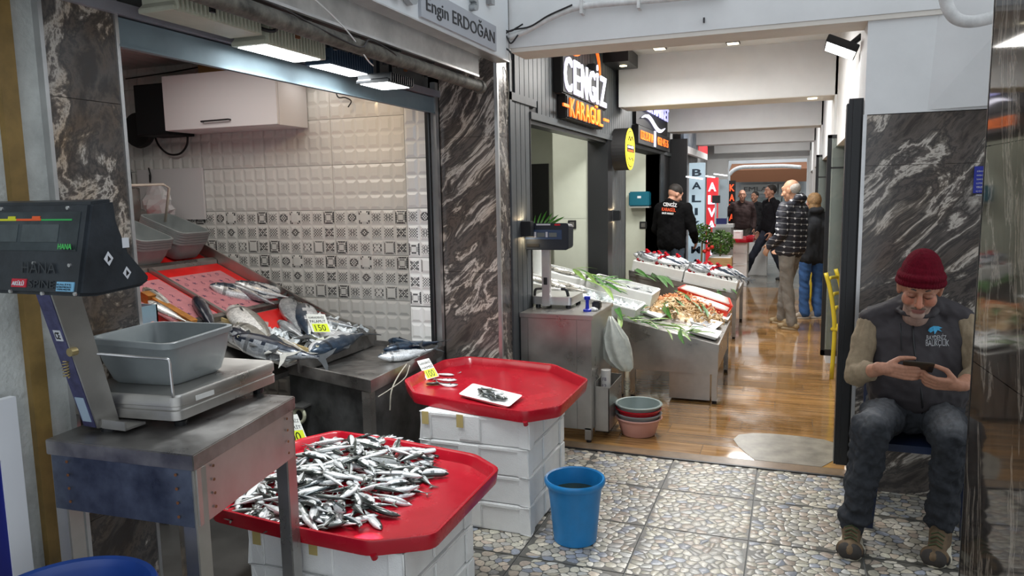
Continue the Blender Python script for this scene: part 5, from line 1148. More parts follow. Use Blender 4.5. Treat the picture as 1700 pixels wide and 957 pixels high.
for lab, quad in (('left of the shrimp heap', ((1062, 520), (1095, 533), (1115, 522), (1082, 509))), ('in front of the shrimp heap, with a dark label', ((1143, 538), (1186, 552), (1200, 540), (1160, 529))), ('at the front right corner of the shrimp stand', ((1140, 553), (1190, 567), (1198, 555), (1150, 543))), ('at the aisle edge, tilted beside the shrimp heap', ((1165, 524), (1208, 536), (1214, 525), (1172, 512)))):
    t, V, N = pack('foam_pack', 'white foam pack %s' % lab, 'foam pack', quad, PC, .025, M_foam, .012)
    if 'label' in lab or 'aisle' in lab:
        c = sum(V, Vector())/4+N*.014; e1 = (V[1]-V[0])*.14; e2 = (V[3]-V[0])*.25; MB().obox(c, e1, e2, N*.001).build('label', M_stw, t, world=True)
        for q in range(4): MB().obox(c+e1*(-.6+.4*q)+N*.0015, e1*.08, e2*.7, N*.0004).build('barcode_line', M_ink, t, world=True)
# leaves
M_leaf = mat('glossy_leaf', (.045, .16, .025), .35, var=.5, vscale=20, spec=.4); M_leaf2 = mat('yellow_green_leaf', (.16, .27, .06), .4, var=.3)
def leaf_mb():
    mb = MB(); n = 7; L_ = []; R_ = []; M_ = []
    for i in range(n+1):
        t = i/n; w = .09*math.sin(PI*min(1, t*1.02))**.7 if 0 < t < 1 else .004; z = .10*math.sin(PI*t*.9)
        L_.append((t-.5, w, z+.012)); M_.append((t-.5, 0, z)); R_.append((t-.5, -w, z+.012))
    for i in range(n):
        mb.add([L_[i], M_[i], M_[i+1], L_[i+1]], [(0, 1, 2, 3)]); mb.add([M_[i], R_[i], R_[i+1], M_[i+1]], [(0, 1, 2, 3)])
    return mb
lfp = {}
def leaf(px1, px2, P, dz, lab, grp, k):
    a, b = onp(*px1, P, dz), onp(*px2, P, dz); d = b-a; L = d.length; key = k % 2
    if key not in lfp: lfp[key] = o = leaf_mb().build('leaf', M_leaf if key else M_leaf2, None, recentre=False); o['category'] = 'leaf'
    else: o = lfp[key].copy(); C.objects.link(o)
    x = d.normalized(); z = Vector((0, 0, 1)); z = (z-x*z.dot(x)).normalized(); z = Matrix.Rotation(rr.gauss(0, .5), 3, x) @ z; y = z.cross(x)
    o.rotation_euler = Matrix((x, y, z)).transposed().to_euler(); o.location = (a+b)/2; o.scale = (L, L*.42, L*.5); o['label'] = lab; o['group'] = grp
rr = random.Random(12)
for k in range(46):
    t = rr.random(); u = 1022+130*t; v = 523+30*t+rr.uniform(-8, 5); a = rr.gauss(.25, .35); L = rr.uniform(22, 46)
    leaf((u, v), (u+L*math.cos(a), v+L*math.sin(a)*.8), PC, .03+.02*rr.random(), 'long green leaf along the near edge of the shrimp stand', 'leaves along the near edge of the shrimp stand', k)
for k in range(34):
    t = rr.random(); u = 950+75*t; v = 452+22*t+rr.uniform(-9, 9); a = rr.gauss(.5, .3); L = rr.uniform(22, 45)
    leaf((u, v), (u+L*math.cos(a), v+L*math.sin(a)*.8), PC, .16, 'long green leaf over the foam boxes behind the small scale', 'leaves over the foam boxes on the shrimp stand', k)
for k in range(12):
    u = 1095+rr.uniform(0, 80); v = 492+rr.uniform(-12, 20); a = rr.gauss(.6, .5); L = rr.uniform(20, 42)
    leaf((u, v), (u+L*math.cos(a), v+L*math.sin(a)*.8), PC, .07, 'dark green leaf behind the shrimp heap', 'leaves behind the shrimp heap', 1)
for u, v, L, a in ((1020, 505, 34, 1.1), (1130, 545, 30, 1.3), (1108, 508, 26, 1.2)): leaf((u, v), (u+L*math.cos(a), v+L*math.sin(a)), PC, .06, 'single upright leaf on the shrimp stand', 'single upright leaves on the shrimp stand', 1)
for k in range(7):
    a = at(882+5*k, 374, Y=6.3); b = at(880+9*k, 353+abs(k-3)*3, Y=6.25); o = lfp[1].copy(); C.objects.link(o); d = b-a; x = d.normalized(); z = Vector((0, -1, .2)); z = (z-x*z.dot(x)).normalized(); y = z.cross(x)
    o.rotation_euler = Matrix((x, y, z)).transposed().to_euler(); o.location = (a+b)/2; o.scale = (d.length*1.3, d.length*.8, d.length*.5); o['label'] = 'green leaf tip of the bunch above the small black scale'; o['group'] = 'green leaf tips above the small scale'
lb_ = thing('leaf_bunch_pot', 'pale pot holding the green bunch behind the small black scale', 'pot', (-2.1, 6.3, .9)); c_ = at(897, 385, Y=6.3); MB().lathe([(0, -.55), (.07, -.55), (.09, .05), (0, .05)], c_, 16).build('pot', M_foam, lb_, world=True, smooth=True)
# second stand: foam boxes, gilled bonito, leaves
open_box('foam_box', 'open foam box of red-gilled fish on the farther stand, left one', -1.44, 8.78, .58, .60, .13, PD)
open_box('foam_box', 'open foam box of red-gilled fish on the farther stand, right one', -.85, 8.78, .58, .60, .13, PD)
ND = Vector((.2, 0, 1)).normalized()
for b, x0 in (('left', -1.66), ('right', -1.07)):
    for k in range(8):
        x = x0+.055*k; y = 8.60+.085*(k % 4)
        big_fish('bonito', .05, 'silver fish with red gills pulled out, %s foam box of the farther stand' % b, 'red-gilled fish in the %s foam box of the farther stand' % b, (x+.12, y, PD[0]+PD[1]*x+.15+.012*(k % 3)), (-1, .2-.1*(k % 3), .28+.1*(k % 2)), ND+Vector((0, -.5, 0)), .42, k % 2 == 0, True)
        if k < 4: big_fish('dark', .06, 'dark-backed fish among the red-gilled ones, %s foam box of the farther stand' % b, 'dark-backed fish in the %s foam box of the farther stand' % b, (x0+.16+.10*k, 8.58+.05*k, PD[0]+PD[1]*(x0+.1*k)+.16), (-1, .1, .35), ND+Vector((0, -.8, 0)), .40, k % 2 == 0)
for k in range(20):
    u = 1045+rr.uniform(0, 60) if k < 14 else 1190+rr.uniform(-10, 14); v = 440+(u-1045)*.2+rr.uniform(-4, 14); L = rr.uniform(20, 34); a = rr.gauss(.5, .25)
    leaf((u, v), (u+L*math.cos(a), v+L*math.sin(a)), (PD[0]+.02, PD[1]), .0, 'green leaf hanging over the foam boxes of the farther stand', 'leaves over the foam boxes of the farther stand', 1)
# ---- sign letters and boxes on the charcoal front
M_lit = mat('lit_white_letter', (.8, .8, .9), .4, emit=(.78, .76, 1.0), estr=1.25); M_ora = mat('lit_orange_letter', (.9, .2, .02), .4, emit=(1.0, .16, .02), estr=1.0)
XS = -1.62
cg = thing('shop_sign', 'lit white and orange shop sign letters on the charcoal slatted front', 'sign', (-1.66, 6.1, 2.2))
def backplate(y0, y1, z0, z1): bx('backing_box', -1.70, XS-.002, y0, y1, z0, z1, M_blackm, cg, bevel=.01)
yy = [5.42, 5.665, 5.885, 6.125, 6.385, 6.49, 6.82]; 
for ch, a, b, zt in zip('CENGİZ', (5.44, 5.70, 5.92, 6.16, 6.42, 6.545), (5.68, 5.90, 6.14, 6.40, 6.52, 6.81), (.26,)*4+(.335, .26)):
    backplate(a-.02, b+.01, 2.40, 2.42+zt+.01); text(ch, M_lit, cg, (XS, a, 2.42), (0, (b-a)*(.5 if ch == 'İ' else .84), 0), (0, 0, zt), .012, name='letter', bold=.012)
ks = [5.58+.152*k for k in range(8)]
for ch, a, b in zip('KARAGÜL', ks[:-1], ks[1:]): text(ch, M_ora, cg, (XS, a, 2.24), (0, (b-a)*.88, 0), (0, 0, .165 if ch == 'Ü' else .14), .012, name='letter', bold=.008)
backplate(5.52, 6.70, 2.225, 2.40)
bx('orange_bar', XS, XS+.012, 5.40, 5.55, 2.30, 2.322, M_ora, cg); bx('orange_bar', XS, XS+.012, 6.68, 6.86, 2.30, 2.322, M_ora, cg)
pts = [(XS-.005, 6.25+.34*math.cos(a), 2.64+.30*math.sin(a)) for a in [0.05+.1*k for k in range(16)]]
MB().tube(pts, [.004+.010*math.sin(PI*min(1, k/15)) for k in range(16)], 8).build('orange_arc', M_ora, cg, world=True, smooth='all')
MB().prism([(XS-.004, 5.70+.24*math.cos(a), 2.80+.085*math.sin(a)) for a in [2*PI*k/24 for k in range(24)]], (.01, 0, 0)).build('orange_oval', M_ora, cg, world=True)
cpy = thing('canopy_box', 'small black canopy box with a lit downlight beside the white beam', 'canopy', (-1.57, 7.3, 2.86)); bx('shell', -1.70, -1.46, 7.0, 7.46, 2.865, 2.99, M_darker, cpy)
MB().cyl((-1.56, 7.25, 2.862), (-1.56, 7.25, 2.868), .035, n=20).build('downlight', mat('warm_downlight', (1, 1, .8), .5, emit=(1, .85, .5), estr=10), cpy, world=True)
ov = thing('round_sign', 'round yellow lightbox sign projecting from the charcoal front', 'sign', (-1.62, 7.53, 1.87))
M_ylw = mat('lit_yellow_disc', (.85, .7, .02), .4, emit=(.95, .80, .03), estr=.75)
ring = lambda r, x: [Vector((x, 7.54+r*1.08*math.cos(a), 2.087+r*.98*math.sin(a))) for a in [2*PI*k/40 for k in range(40)]]
MB().rings([ring(.215, -1.70), ring(.215, -1.552)]).build('body', M_blackm, ov, world=True); MB().rings([ring(.213, -1.552), ring(.213, -1.548)]).build('yellow_rim', M_ylw, ov, world=True)
MB().rings([ring(.185, -1.5485), ring(.185, -1.547)]).build('dark_ring', M_ink, ov, world=True); MB().rings([ring(.176, -1.5475), ring(.176, -1.5455)]).build('yellow_face', M_ylw, ov, world=True)
bx('dark_band', -1.546, -1.5445, 7.37, 7.71, 2.055, 2.125, M_ink, ov); text('CENGİZ', M_lit, ov, (-1.5440, 7.39, 2.095), (0, .30, 0), (0, 0, .028), .001, bold=.03); text('KARAGÜL', M_ora, ov, (-1.5440, 7.41, 2.061), (0, .26, 0), (0, 0, .024), .001, bold=.03)
MB().tube(catmull([(-1.545, 7.42, 2.17), (-1.545, 7.48, 2.21), (-1.545, 7.53, 2.17), (-1.545, 7.60, 2.215), (-1.545, 7.66, 2.18)], 4), .005, 6).build('fish_emblem', M_ink, ov, world=True)
MB().tube(catmull([(-1.545, 7.45, 2.0), (-1.545, 7.52, 1.98), (-1.545, 7.60, 2.0), (-1.545, 7.66, 1.97)], 4), .004, 6).build('fish_emblem', M_ink, ov, world=True)
ph = thing('number_sign', 'orange lettered phone number sign on the charcoal front', 'sign', (-1.65, 9.5, 2.18)); bx('panel', -1.70, -1.625, 8.35, 10.6, 2.20, 2.40, M_blackm, ph)
text('0232 215 81 04', M_ora, ph, (-1.622, 8.45, 2.25), (0, .80, 0), (0, 0, .10), .006); text('0532 415 35', M_ora, ph, (-1.622, 9.60, 2.25), (0, .85, 0), (0, 0, .10), .006); bx('white_bar', -1.622, -1.612, 9.34, 9.42, 2.21, 2.40, M_lit, ph)
mk = thing('market_sign', 'lit white letters and wave above the phone number sign', 'sign', (-1.65, 9.6, 2.45)); bx('panel', -1.70, -1.66, 8.4, 10.6, 2.42, 2.95, M_blackm, mk)
text('BALIK MARKET', mat('lit_blue_white', (.5, .5, .9), .4, emit=(.45, .45, 1.0), estr=1.2), mk, (-1.63, 8.45, 2.60), (0, 2.05, 0), (0, 0, .17), .01, bold=.02)
wv = MB(); w0 = []; w1 = []
for k in range(21):
    t = k/20; y = 8.6+1.65*t; z = 2.49+.055*math.sin(PI*(t*2-.1)+.5); w = .030*math.sin(PI*(.04+.92*t)); w0.append((-1.64, y, z-w)); w1.append((-1.64, y, z+w))
wv.prism(w0+w1[::-1], (.012, 0, 0)).build('wave', M_lit, mk, world=True)
# towel dispenser, switches, wall lamps
dsp = thing('towel_dispenser', 'teal paper towel dispenser on the pale shop wall', 'dispenser', (-2.0, 10.2, 1.45)); a = at(1045, 343, Y=10.2); b = at(1079, 318, Y=10.2)
bx('shell', a.x, b.x, 10.14, 10.298, a.z, b.z, mat('teal_plastic', (.005, .10, .15), .3), dsp, bevel=.015); bx('white_mark', (a.x+b.x)/2-.02, (a.x+b.x)/2+.03, 10.137, 10.141, b.z-.09, b.z-.06, M_stw, dsp); bx('chrome_edge', a.x, b.x, 10.15, 10.298, a.z-.02, a.z, M_alu, dsp)
def switch(lab, u, v, Y, w=.085):
    p = at(u, v, Y=Y); t = thing('wall_switch', lab, 'switch', (p.x, Y, p.z)); bx('plate', p.x-w/2, p.x+w/2, Y-.012, Y, p.z-w/2, p.z+w/2, M_black, t, bevel=.003); bx('rocker', p.x-w*.28, p.x+w*.28, Y-.016, Y-.012, p.z-w*.28, p.z+w*.28, mat('grey_rocker', (.12, .12, .11), .4), t)
switch('black square wall switch right of the small scale head', 950, 373, 7.20); switch('black square wall switch below the teal dispenser', 1068, 374, 10.30, .10)
for lab, y, z in (('black up-and-down wall lamp behind the small scale head', 4.70, 1.42), ('black up-and-down wall lamp on the slatted pier', 7.45, 1.42)):
    t = thing('wall_lamp', lab, 'lamp', (-1.66, y, z)); bx('body', -1.70, -1.63, y-.035, y+.035, z-.05, z+.05, M_black, t, bevel=.004)
    l = lamp('wall_lamp_beam', (-1.665, y, z+.055), .04, .5, (1, .75, .45), rot=(PI, 0, 0)); l = lamp('wall_lamp_beam', (-1.665, y, z-.055), .04, .5, (1, .75, .45))
M_led2 = mat('soft_lit_strip', (1, 1, 1), .5, emit=(.9, .95, 1), estr=2.5)
# ---- signs farther along
VS = []
def vbox(nm, lab, u0, u1, v0, v1, Y, m, d=.12):
    a, b = at(u0, v1, Y=Y), at(u1, v0, Y=Y); t = thing(nm, lab, 'sign', ((a.x+b.x)/2, Y, a.z)); bx('panel', a.x, b.x, Y, Y+d, a.z, b.z, m, t); bx('post', (a.x+b.x)/2-.03, (a.x+b.x)/2+.03, Y+.02, Y+d-.02, 0, a.z, M_darker, t); VS.append(t); return t, a, b
def vtext(t, a, b, Y, s, m, pad=.16, frac=.62, z0=None):
    n = len(s); H_ = b.z-a.z; w = b.x-a.x
    for k, ch in enumerate(s):
        if ch == ' ': continue
        zt = b.z-H_*.03-(k+1)*H_*.95/n; hh_ = H_*.95/n*frac; q_ = .40 if ch == 'I' else pad; text(ch, m, t, (a.x+w*q_, Y-.001, zt+H_*.95/n*(1-frac)/2), (w*(1-2*q_), 0, 0), (0, 0, hh_), .008, bold=.03, name='letter')
M_blb = mat('pale_blue_lightbox', (.45, .60, .70), .4, emit=(.48, .62, .72), estr=.35); M_navy = mat('navy_letter', (.015, .04, .07), .4)
t, a, b = vbox('vertical_sign', 'pale blue vertical lightbox reading BALIK in dark letters', 1142, 1170, 270, 450, 11.3, M_blb); vtext(t, a, b, 11.3, 'BALIK MA', M_navy, .2, .55)
M_rlb = mat('red_lightbox', (.65, .03, .04), .4, emit=(.75, .03, .04), estr=.5); t, a, b = vbox('vertical_sign', 'red vertical lightbox with white letters beyond the pale blue one', 1171, 1192, 295, 450, 13.0, M_rlb); vtext(t, a, b, 13.0, 'ALVARYA', M_lit, .14, .7)
vbox('vertical_sign', 'plain white panel beyond the red vertical lightbox', 1193, 1208, 298, 420, 14.5, mat('pale_panel', (.45, .58, .65), .4))
t, a, b = vbox('vertical_sign', 'black vertical sign with red letters at the end of the passage', 1208, 1221, 300, 420, 16.4, M_blackm); vtext(t, a, b, 16.4, 'KARA BALIK'[:7], mat('lit_red_letter', (.9, .1, .03), .4, emit=(1, .10, .03), estr=.8), .1, .7)
tsn = thing('board_sign', 'blue and red picture board above the pale blue lightbox', 'sign', (-1.6, 13, 2.4)); bx('board', -1.75, -1.70, 12.6, 16.2, 2.42, 2.75, mat('picture_board', (.03, .07, .14), .4, col2=(.45, .50, .55), vscale=3), tsn); bx('red_band', -1.70, -1.69, 14.6, 16.2, 2.42, 2.58, M_rlb, tsn); bx('frame', -1.76, -1.69, 12.6, 16.2, 2.30, 2.42, M_white, tsn)
for k in range(3):
    p = at(1150+22*k, 300-3*k, Y=11.0+1.6*k); tt = VS[k]; MB().bar(p+Vector((-.10, .1, .06)), p+Vector((.14, -.05, .02)), .03, .02).build('strip_lamp', M_led2, tt, world=True)
# black column at the end of the charcoal front
struct('pillar_black', MB().box(-1.72, -1.46, 11.2, 11.28, 0, 2.42), M_darker); struct('pillar_grey', MB().box(-2.0, -1.72, 11.2, 11.5, 0, 2.9), M_white)
# ---- notice, ceiling spots, wall flood, pipes
nt_ = thing('blue_notice', 'small blue notice stuck on the veined marble pier', 'notice', (.84, 4.31, 1.7)); a, b = at(1615, 321, Y=4.318), at(1635, 276, Y=4.318)
bx('sheet', a.x, b.x, 4.314, 4.3195, a.z, b.z, mat('blue_sheet', (.02, .03, .28), .4), nt_)
for k in range(7): text(('DİKKAT', 'KAMERA İLE', 'İZLENMEKTEDİR', 'LÜTFEN', 'YERLERE', 'ÇÖP', 'ATMAYINIZ')[k], M_stw, nt_, (a.x+.012, 4.3135, b.z-.028-.020*k), ((b.x-a.x)*.75, 0, 0), (0, 0, .009), .0006)
def spot(lab, u, v):
    p = at(u, v, Z=2.998); t = thing('ceiling_spot', lab, 'spotlight', p); bx('frame', p.x-.06, p.x+.06, p.y-.06, p.y+.06, 2.985, 3.0, M_black, t)
    for k in (-1, 1): bx('lens', p.x-.05, p.x+.05, p.y+k*.028-.018, p.y+k*.028+.018, 2.982, 2.986, mat('warm_lens', (1, .95, .8), .4, emit=(1, .9, .65), estr=4), t)
spot('square ceiling spot left of the passage middle', 1095, 79); spot('square ceiling spot right of the passage middle', 1217, 70); 
p = at(1348, 166, Z=2.50); t = thing('ceiling_spot', 'tiny lit spot under the farther white beam', 'spotlight', p); bx('lens', p.x-.04, p.x+.04, 7.6, 7.68, 2.492, 2.4995, bpy.data.materials['warm_lens'], t)
fl = thing('wall_floodlight', 'lit floodlight on the white wall above the glass doors', 'floodlight', (.28, 5.0, 2.45))
MB().obox((.25, 4.95, 2.485), (.085, .02, -.035), (0, .16, 0), (.008, 0, .02)).build('housing', M_black, fl, world=True, bevel=.004); MB().obox((.244, 4.95, 2.470), (.078, .02, -.032), (0, .14, 0), (.002, 0, .006)).build('led_panel', M_led, fl, world=True); MB().cyl((.30, 4.97, 2.50), (.36, 4.98, 2.55), .018, n=12).build('arm', M_black, fl, world=True)
M_pw3 = mat('white_painted_pipe', (.62, .62, .61), .6, var=.15, vscale=20)
pw = thing('white_pipe', 'white painted pipe clipped along the front of the first beam', 'pipe', (-1, 4.25, 2.7))
pts = [at(u, v, Y=4.262) for u, v in ((846, 62), (872, 52), (905, 34), (935, 20), (965, 11), (1010, 6), (1060, 2), (1120, -3), (1200, -12))]
MB().tube(catmull(pts, 4), .018, 12).build('tube', M_pw3, pw, world=True, smooth='all')
for u, v in ((965, 12), (1060, 3)): p = at(u, v, Y=4.245); bx('clip', p.x-.008, p.x+.008, 4.235, 4.30, p.z-.035, p.z+.04, M_pw3, pw)
for k, (lab, pts) in enumerate((('dark wire along the white pipe on the first beam', ((833, 60), (850, 50), (880, 44), (910, 26), (950, 8))), ('black wire bundle at the corner of the shop sign board', ((826, 45), (845, 52), (858, 46), (868, 40))), ('black wire drooping from the shop sign corner', ((826, 62), (838, 78), (848, 88), (850, 100))), ('grey wire bent around the corner under the shop sign', ((826, 52), (840, 60), (848, 72), (860, 58))))):
    cable('cable', lab, [at(u, v, Y=4.24) for u, v in pts], .005)
pe = thing('white_elbow_pipe', 'white elbow pipe bending across the upper right pier', 'pipe', (.8, 4.2, 2.5)); pts = [at(u, v, Y=4.05) for u, v in ((1567, -14), (1572, 8), (1580, 24), (1592, 33), (1610, 36), (1632, 33), (1660, 25), (1700, 12))]
MB().tube(catmull(pts, 4), .028, 14).build('tube', M_pw3, pe, world=True, smooth='all')
o = bx('screw_hook', at(1169, 31, Y=4.3).x-.004, at(1169, 31, Y=4.3).x+.004, 4.285, 4.30, at(1169, 38, Y=4.3).z, at(1169, 30, Y=4.3).z, M_cable); o['label'] = 'tiny dark screw in the middle of the first beam'; o['category'] = 'screw'
# ---- folded glass doors on the right, interior, yellow chairs
M_gdark = mat('dark_reflecting_glass', (.30, .34, .32), .0, 0.0, spec=.9, trans=.9)
def glass_leaf(n, x0, x1, y, z0, z1, d=.05, rz=0.0, nm='door_'):
    t = struct('%s%d' % (nm, n), MB().box(x0, x0+.035, y, y+d, z0, z1).box(x1-.03, x1, y, y+d, z0, z1).box(x0, x1, y, y+d, z1-.03, z1).box(x0, x1, y, y+d, z0, z0+.05), M_darker)
    bx('pane', x0+.035, x1-.03, y+.015, y+.025, z0+.05, z1-.03, M_gdark, t); bx('muntin', x0+.03, x1-.03, y, y+.03, z1-.30, z1-.285, M_darker, t); return t
struct('door_2', MB().box(.272, .345, 4.40, 4.47, .10, 2.125).box(.262, .275, 4.41, 4.50, .10, 2.10).box(.29, .33, 4.38, 4.40, .12, 2.12), M_darker)
glass_leaf(3, .285, .62, 7.28, .12, 2.13); glass_leaf(4, .285, .60, 10.68, .10, 2.10)
M_yc = mat('yellow_lacquer', (.62, .48, .03), .35, var=.08)
def chair(lab, x, y, rz, grp='yellow wooden chairs beyond the glass doors'):
    if 'yc' in PROTO: return dup(PROTO['yc'], (x, y, 0), rz, lab, grp)
    t = thing('yellow_chair', lab, 'chair', (x, y, 0), rz, grp); PROTO['yc'] = t
    for sx in (-.19, .19):
        MB().tube([(sx, -.19, 0), (sx, -.18, .44)], .018, 10).build('leg', M_yc, t, smooth=True)
        MB().tube(catmull([(sx, .19, 0), (sx, .18, .45), (sx*1.0, .22, .75), (sx*.95, .27, .93)], 4), .018, 10).build('leg', M_yc, t, smooth='all')
    MB().box(-.21, .21, -.21, .21, .43, .46).build('seat', M_yc, t, bevel=.008)
    for z, y_ in ((.60, .195), (.72, .215), (.86, .25)): MB().tube([(-.18, y_, z), (0, y_+.02, z+.01), (.18, y_, z)], .014, 8).build('back_rail', M_yc, t, smooth='all')
    MB().tube([(-.19, -.185, .22), (.19, -.185, .22)], .010, 8).build('stretcher', M_yc, t); return t
chair('yellow wooden chair just past the nearest folded glass door', .60, 7.0, 1.3); chair('yellow wooden chair behind the woman in blue jeans', .50, 11.9, 1.5); chair('yellow wooden chair deeper in the restaurant', 1.3, 8.7, 2.2)
chair('yellow wooden chair beside the far glass door', .52, 12.9, 1.6)
for n_, (x, y) in enumerate(((1.2, 6.6), (1.15, 12.4))):
    t = thing('cafe_table', 'small %s table beyond the glass doors' % ('round brown', 'square brown')[n_], 'table', (x, y, 0)); bx('top', x-.33, x+.33, y-.33, y+.33, .73, .76, M_brown, t, bevel=.01); bx('leg', x-.03, x+.03, y-.03, y+.03, 0, .73, M_darker, t)
# ---- far end of the passage
fs = struct('wall_street_far', MB().box(-6, 6, 22, 22.3, 0, 6), mat('pale_facade', (.42, .44, .45), .7, var=.1, vscale=2))
aw = thing('brown_awning', 'brown awning across the street facade at the end of the passage', 'awning', (-.7, 21.6, 1.85)); MB().hexa([(-1.62, 21.2, 1.88), (.35, 21.2, 1.86), (.35, 21.99, 2.0), (-1.62, 21.99, 2.0), (-1.62, 21.2, 2.2), (.35, 21.2, 2.2), (.35, 21.99, 2.4), (-1.62, 21.99, 2.4)]).build('cloth', mat('brown_cloth', (.15, .055, .02), .8), aw, world=True)
ar = thing('white_arch_pipe', 'curved white pipe arching over the brown awning', 'pipe', (-.7, 20.8, 1.9)); MB().tube(catmull([at(u, v, Y=20.5) for u, v in ((1209, 292), (1218, 283), (1232, 278), (1260, 277), (1300, 276), (1330, 278))], 5), .05, 10).build('tube', M_pw3, ar, world=True, smooth='all'); bx('post', at(1209, 292, Y=20.5).x-.05, at(1209, 292, Y=20.5).x+.05, 20.45, 20.55, 0, at(1209, 292, Y=20.5).z, M_pw3, ar)
for k in range(8):
    x0 = -1.9+.33*k; w = struct('window_%d' % (3+k), MB().box(x0, x0+.29, 21.93, 21.97, .6, 1.45), mat('shop_pane', (.30, .34, .33), .15, var=.5, vscale=3)) if k != 9 else None
for s, u0, u1, v0, v1 in (('EMLAK', 1235, 1285, 310, 318), ('KAFE', 1298, 1325, 310, 320)):
    a, b = at(u0, v1, Y=21.9), at(u1, v0, Y=21.9); t = thing('facade_sign', 'white facade board reading %s across the street' % s, 'sign', a); bx('board', a.x-.08, b.x+.08, 21.9, 21.95, a.z-.07, b.z+.07, mat('grey_board', (.45, .45, .43), .5), t); text(s, mat('dark_grey_letter', (.10, .10, .10), .5), t, (a.x, 21.89, a.z), (b.x-a.x, 0, 0), (0, 0, b.z-a.z), .01)
struct('wall_end_left', MB().box(-2.2, -1.42, 18.12, 18.4, 0, 3.0), M_white); struct('wall_end_right', MB().box(.30, 1.5, 18.12, 18.4, 0, 3.0), M_white); struct('trim_20', MB().box(-1.42, .30, 18.12, 18.3, 2.35, 3.0), M_white)
struct('wall_left_far', MB().box(-2.0, -1.9, 11.28, 18.12, 0, 3.0), mat('cluttered_wall', (.16, .16, .16), .6, col2=(.45, .47, .48), vscale=2.2))
# foam stacks with red rims, steel box with blue screen, plants
for k in range(4):
    foam_box('foam_box', 'white foam box in the far stack by the walking man, %s' % ('bottom one', 'second from bottom', 'third from bottom', 'top one')[k], -1.12, -.70, 13.3, 13.9, .19*k, .19, 'far stack of foam boxes with a red tray')
trf = tray('display_tray', 'small far red tray on foam boxes behind the potted plants', [(-1.2, 13.25), (-.70, 13.2), (-.60, 13.35), (-.60, 13.85), (-.72, 14), (-1.2, 14), (-1.27, 13.9), (-1.27, 13.35)], .765, .83, (-.9, 13.6, .765))
foam_box('foam_box', 'white foam box standing on the far red tray', -1.05, -.80, 13.4, 13.8, .78, .17, None)
trg = tray('display_tray', 'farthest red tray beside the man in the brown jacket', [(-.75, 15.0), (-.45, 15.0), (-.38, 15.1), (-.38, 15.5), (-.45, 15.6), (-.75, 15.6), (-.82, 15.5), (-.82, 15.1)], .70, .76, (-.6, 15.3, .7)); foam_box('foam_box', 'white foam box under the farthest red tray', -.78, -.42, 15.05, 15.55, 0, .70, None)
sb = thing('steel_unit', 'grey steel unit with a dark blue scale behind the potted plants', 'cabinet', (-1.1, 12.2, 0)); a, b = at(1182, 420, Y=12.0), at(1214, 378, Y=12.0); bx('body', a.x, b.x, 12.0, 12.5, 0, b.z, M_steel, sb)
t = thing('far_scale', 'dark blue scale on the grey steel unit', 'scale', (-1.1, 12.1, b.z)); bx('platform', a.x+.05, b.x+.03, 12.0, 12.3, b.z, b.z+.05, M_alu, t); bx('head', a.x+.05, b.x-.08, 12.05, 12.15, b.z+.05, b.z+.14, mat('dark_blue_head', (.01, .015, .12), .4), t); bx('post', a.x+.02, a.x+.05, 12.1, 12.13, b.z+.05, b.z+.42, M_alu, t); bx('pole_head', a.x-.02, a.x+.10, 12.08, 12.14, b.z+.38, b.z+.50, M_black, t)
def plant(lab, c, r, h, n, seed):
    t = thing('potted_plant', lab, 'plant', c); rr = random.Random(seed); mb = MB()
    for k in range(n):
        d = Vector((rr.gauss(0, 1), rr.gauss(0, 1), rr.gauss(0, 1))).normalized()*rr.uniform(.4, 1)**.5; p = Vector(c)+Vector((d.x*r, d.y*r, h+d.z*r*.9)); a = Vector((rr.uniform(-1, 1), rr.uniform(-1, 1), rr.uniform(-.3, 1))).normalized()*.028; b = a.cross(Vector((rr.uniform(-1, 1), rr.uniform(-1, 1), .3))).normalized()*.011
        mb.add([p-a, p-b, p+a, p+b], [(0, 1, 2, 3)])
    mb.build('foliage', mat('leafy_green', (.06, .13, .02), .5, var=.6, vscale=8), t, world=True, kind='stuff')
    MB().tube([Vector(c), Vector(c)+Vector((.01, 0, h-.02))], .012, 8).build('stem', M_brown, t, world=True); return t
wbx = thing('wooden_planter', 'light wooden planter box under the bushy plant', 'planter', (-.93, 11, 0)); M_lw = mat('light_wood', (.42, .26, .11), .6, var=.25, stretch=(1, 1, 8))
bx('box', -1.10, -.78, 10.85, 11.15, 0, .70, M_lw, wbx, bevel=.005)
for k in range(3): bx('plank', -1.105, -.775, 10.843, 10.85, .08+.21*k, .27+.21*k, M_lw, wbx)
bx('gravel', -1.09, -.79, 10.86, 11.14, .70, .715, M_foam, wbx)
plant('bushy green plant in the wooden planter', (-.95, 11.0, .715), .20, .20, 900, 1); plant('taller leafy plant behind the man at the stand', (-1.20, 10.9, .60), .16, .45, 500, 2)
o = bx('plant_stool', -1.32, -1.08, 10.8, 11.02, 0, .60, M_steel); o['label'] = 'steel stand under the taller leafy plant'; o['category'] = 'stand'
for k in range(3):
    p = Vector((-1.14+.05*k, 10.75, .80+.03*k)); o = MB().lathe([(0, -.03), (.028, -.015), (.032, .01), (.015, .03), (0, .03)], p, 10).build('red_flower', mat('red_petal', (.5, .02, .01), .5), None, smooth='all'); o['label'] = 'red flower bloom among the leaves beside the worker'; o['category'] = 'flower'; o['group'] = 'red blooms beside the worker'
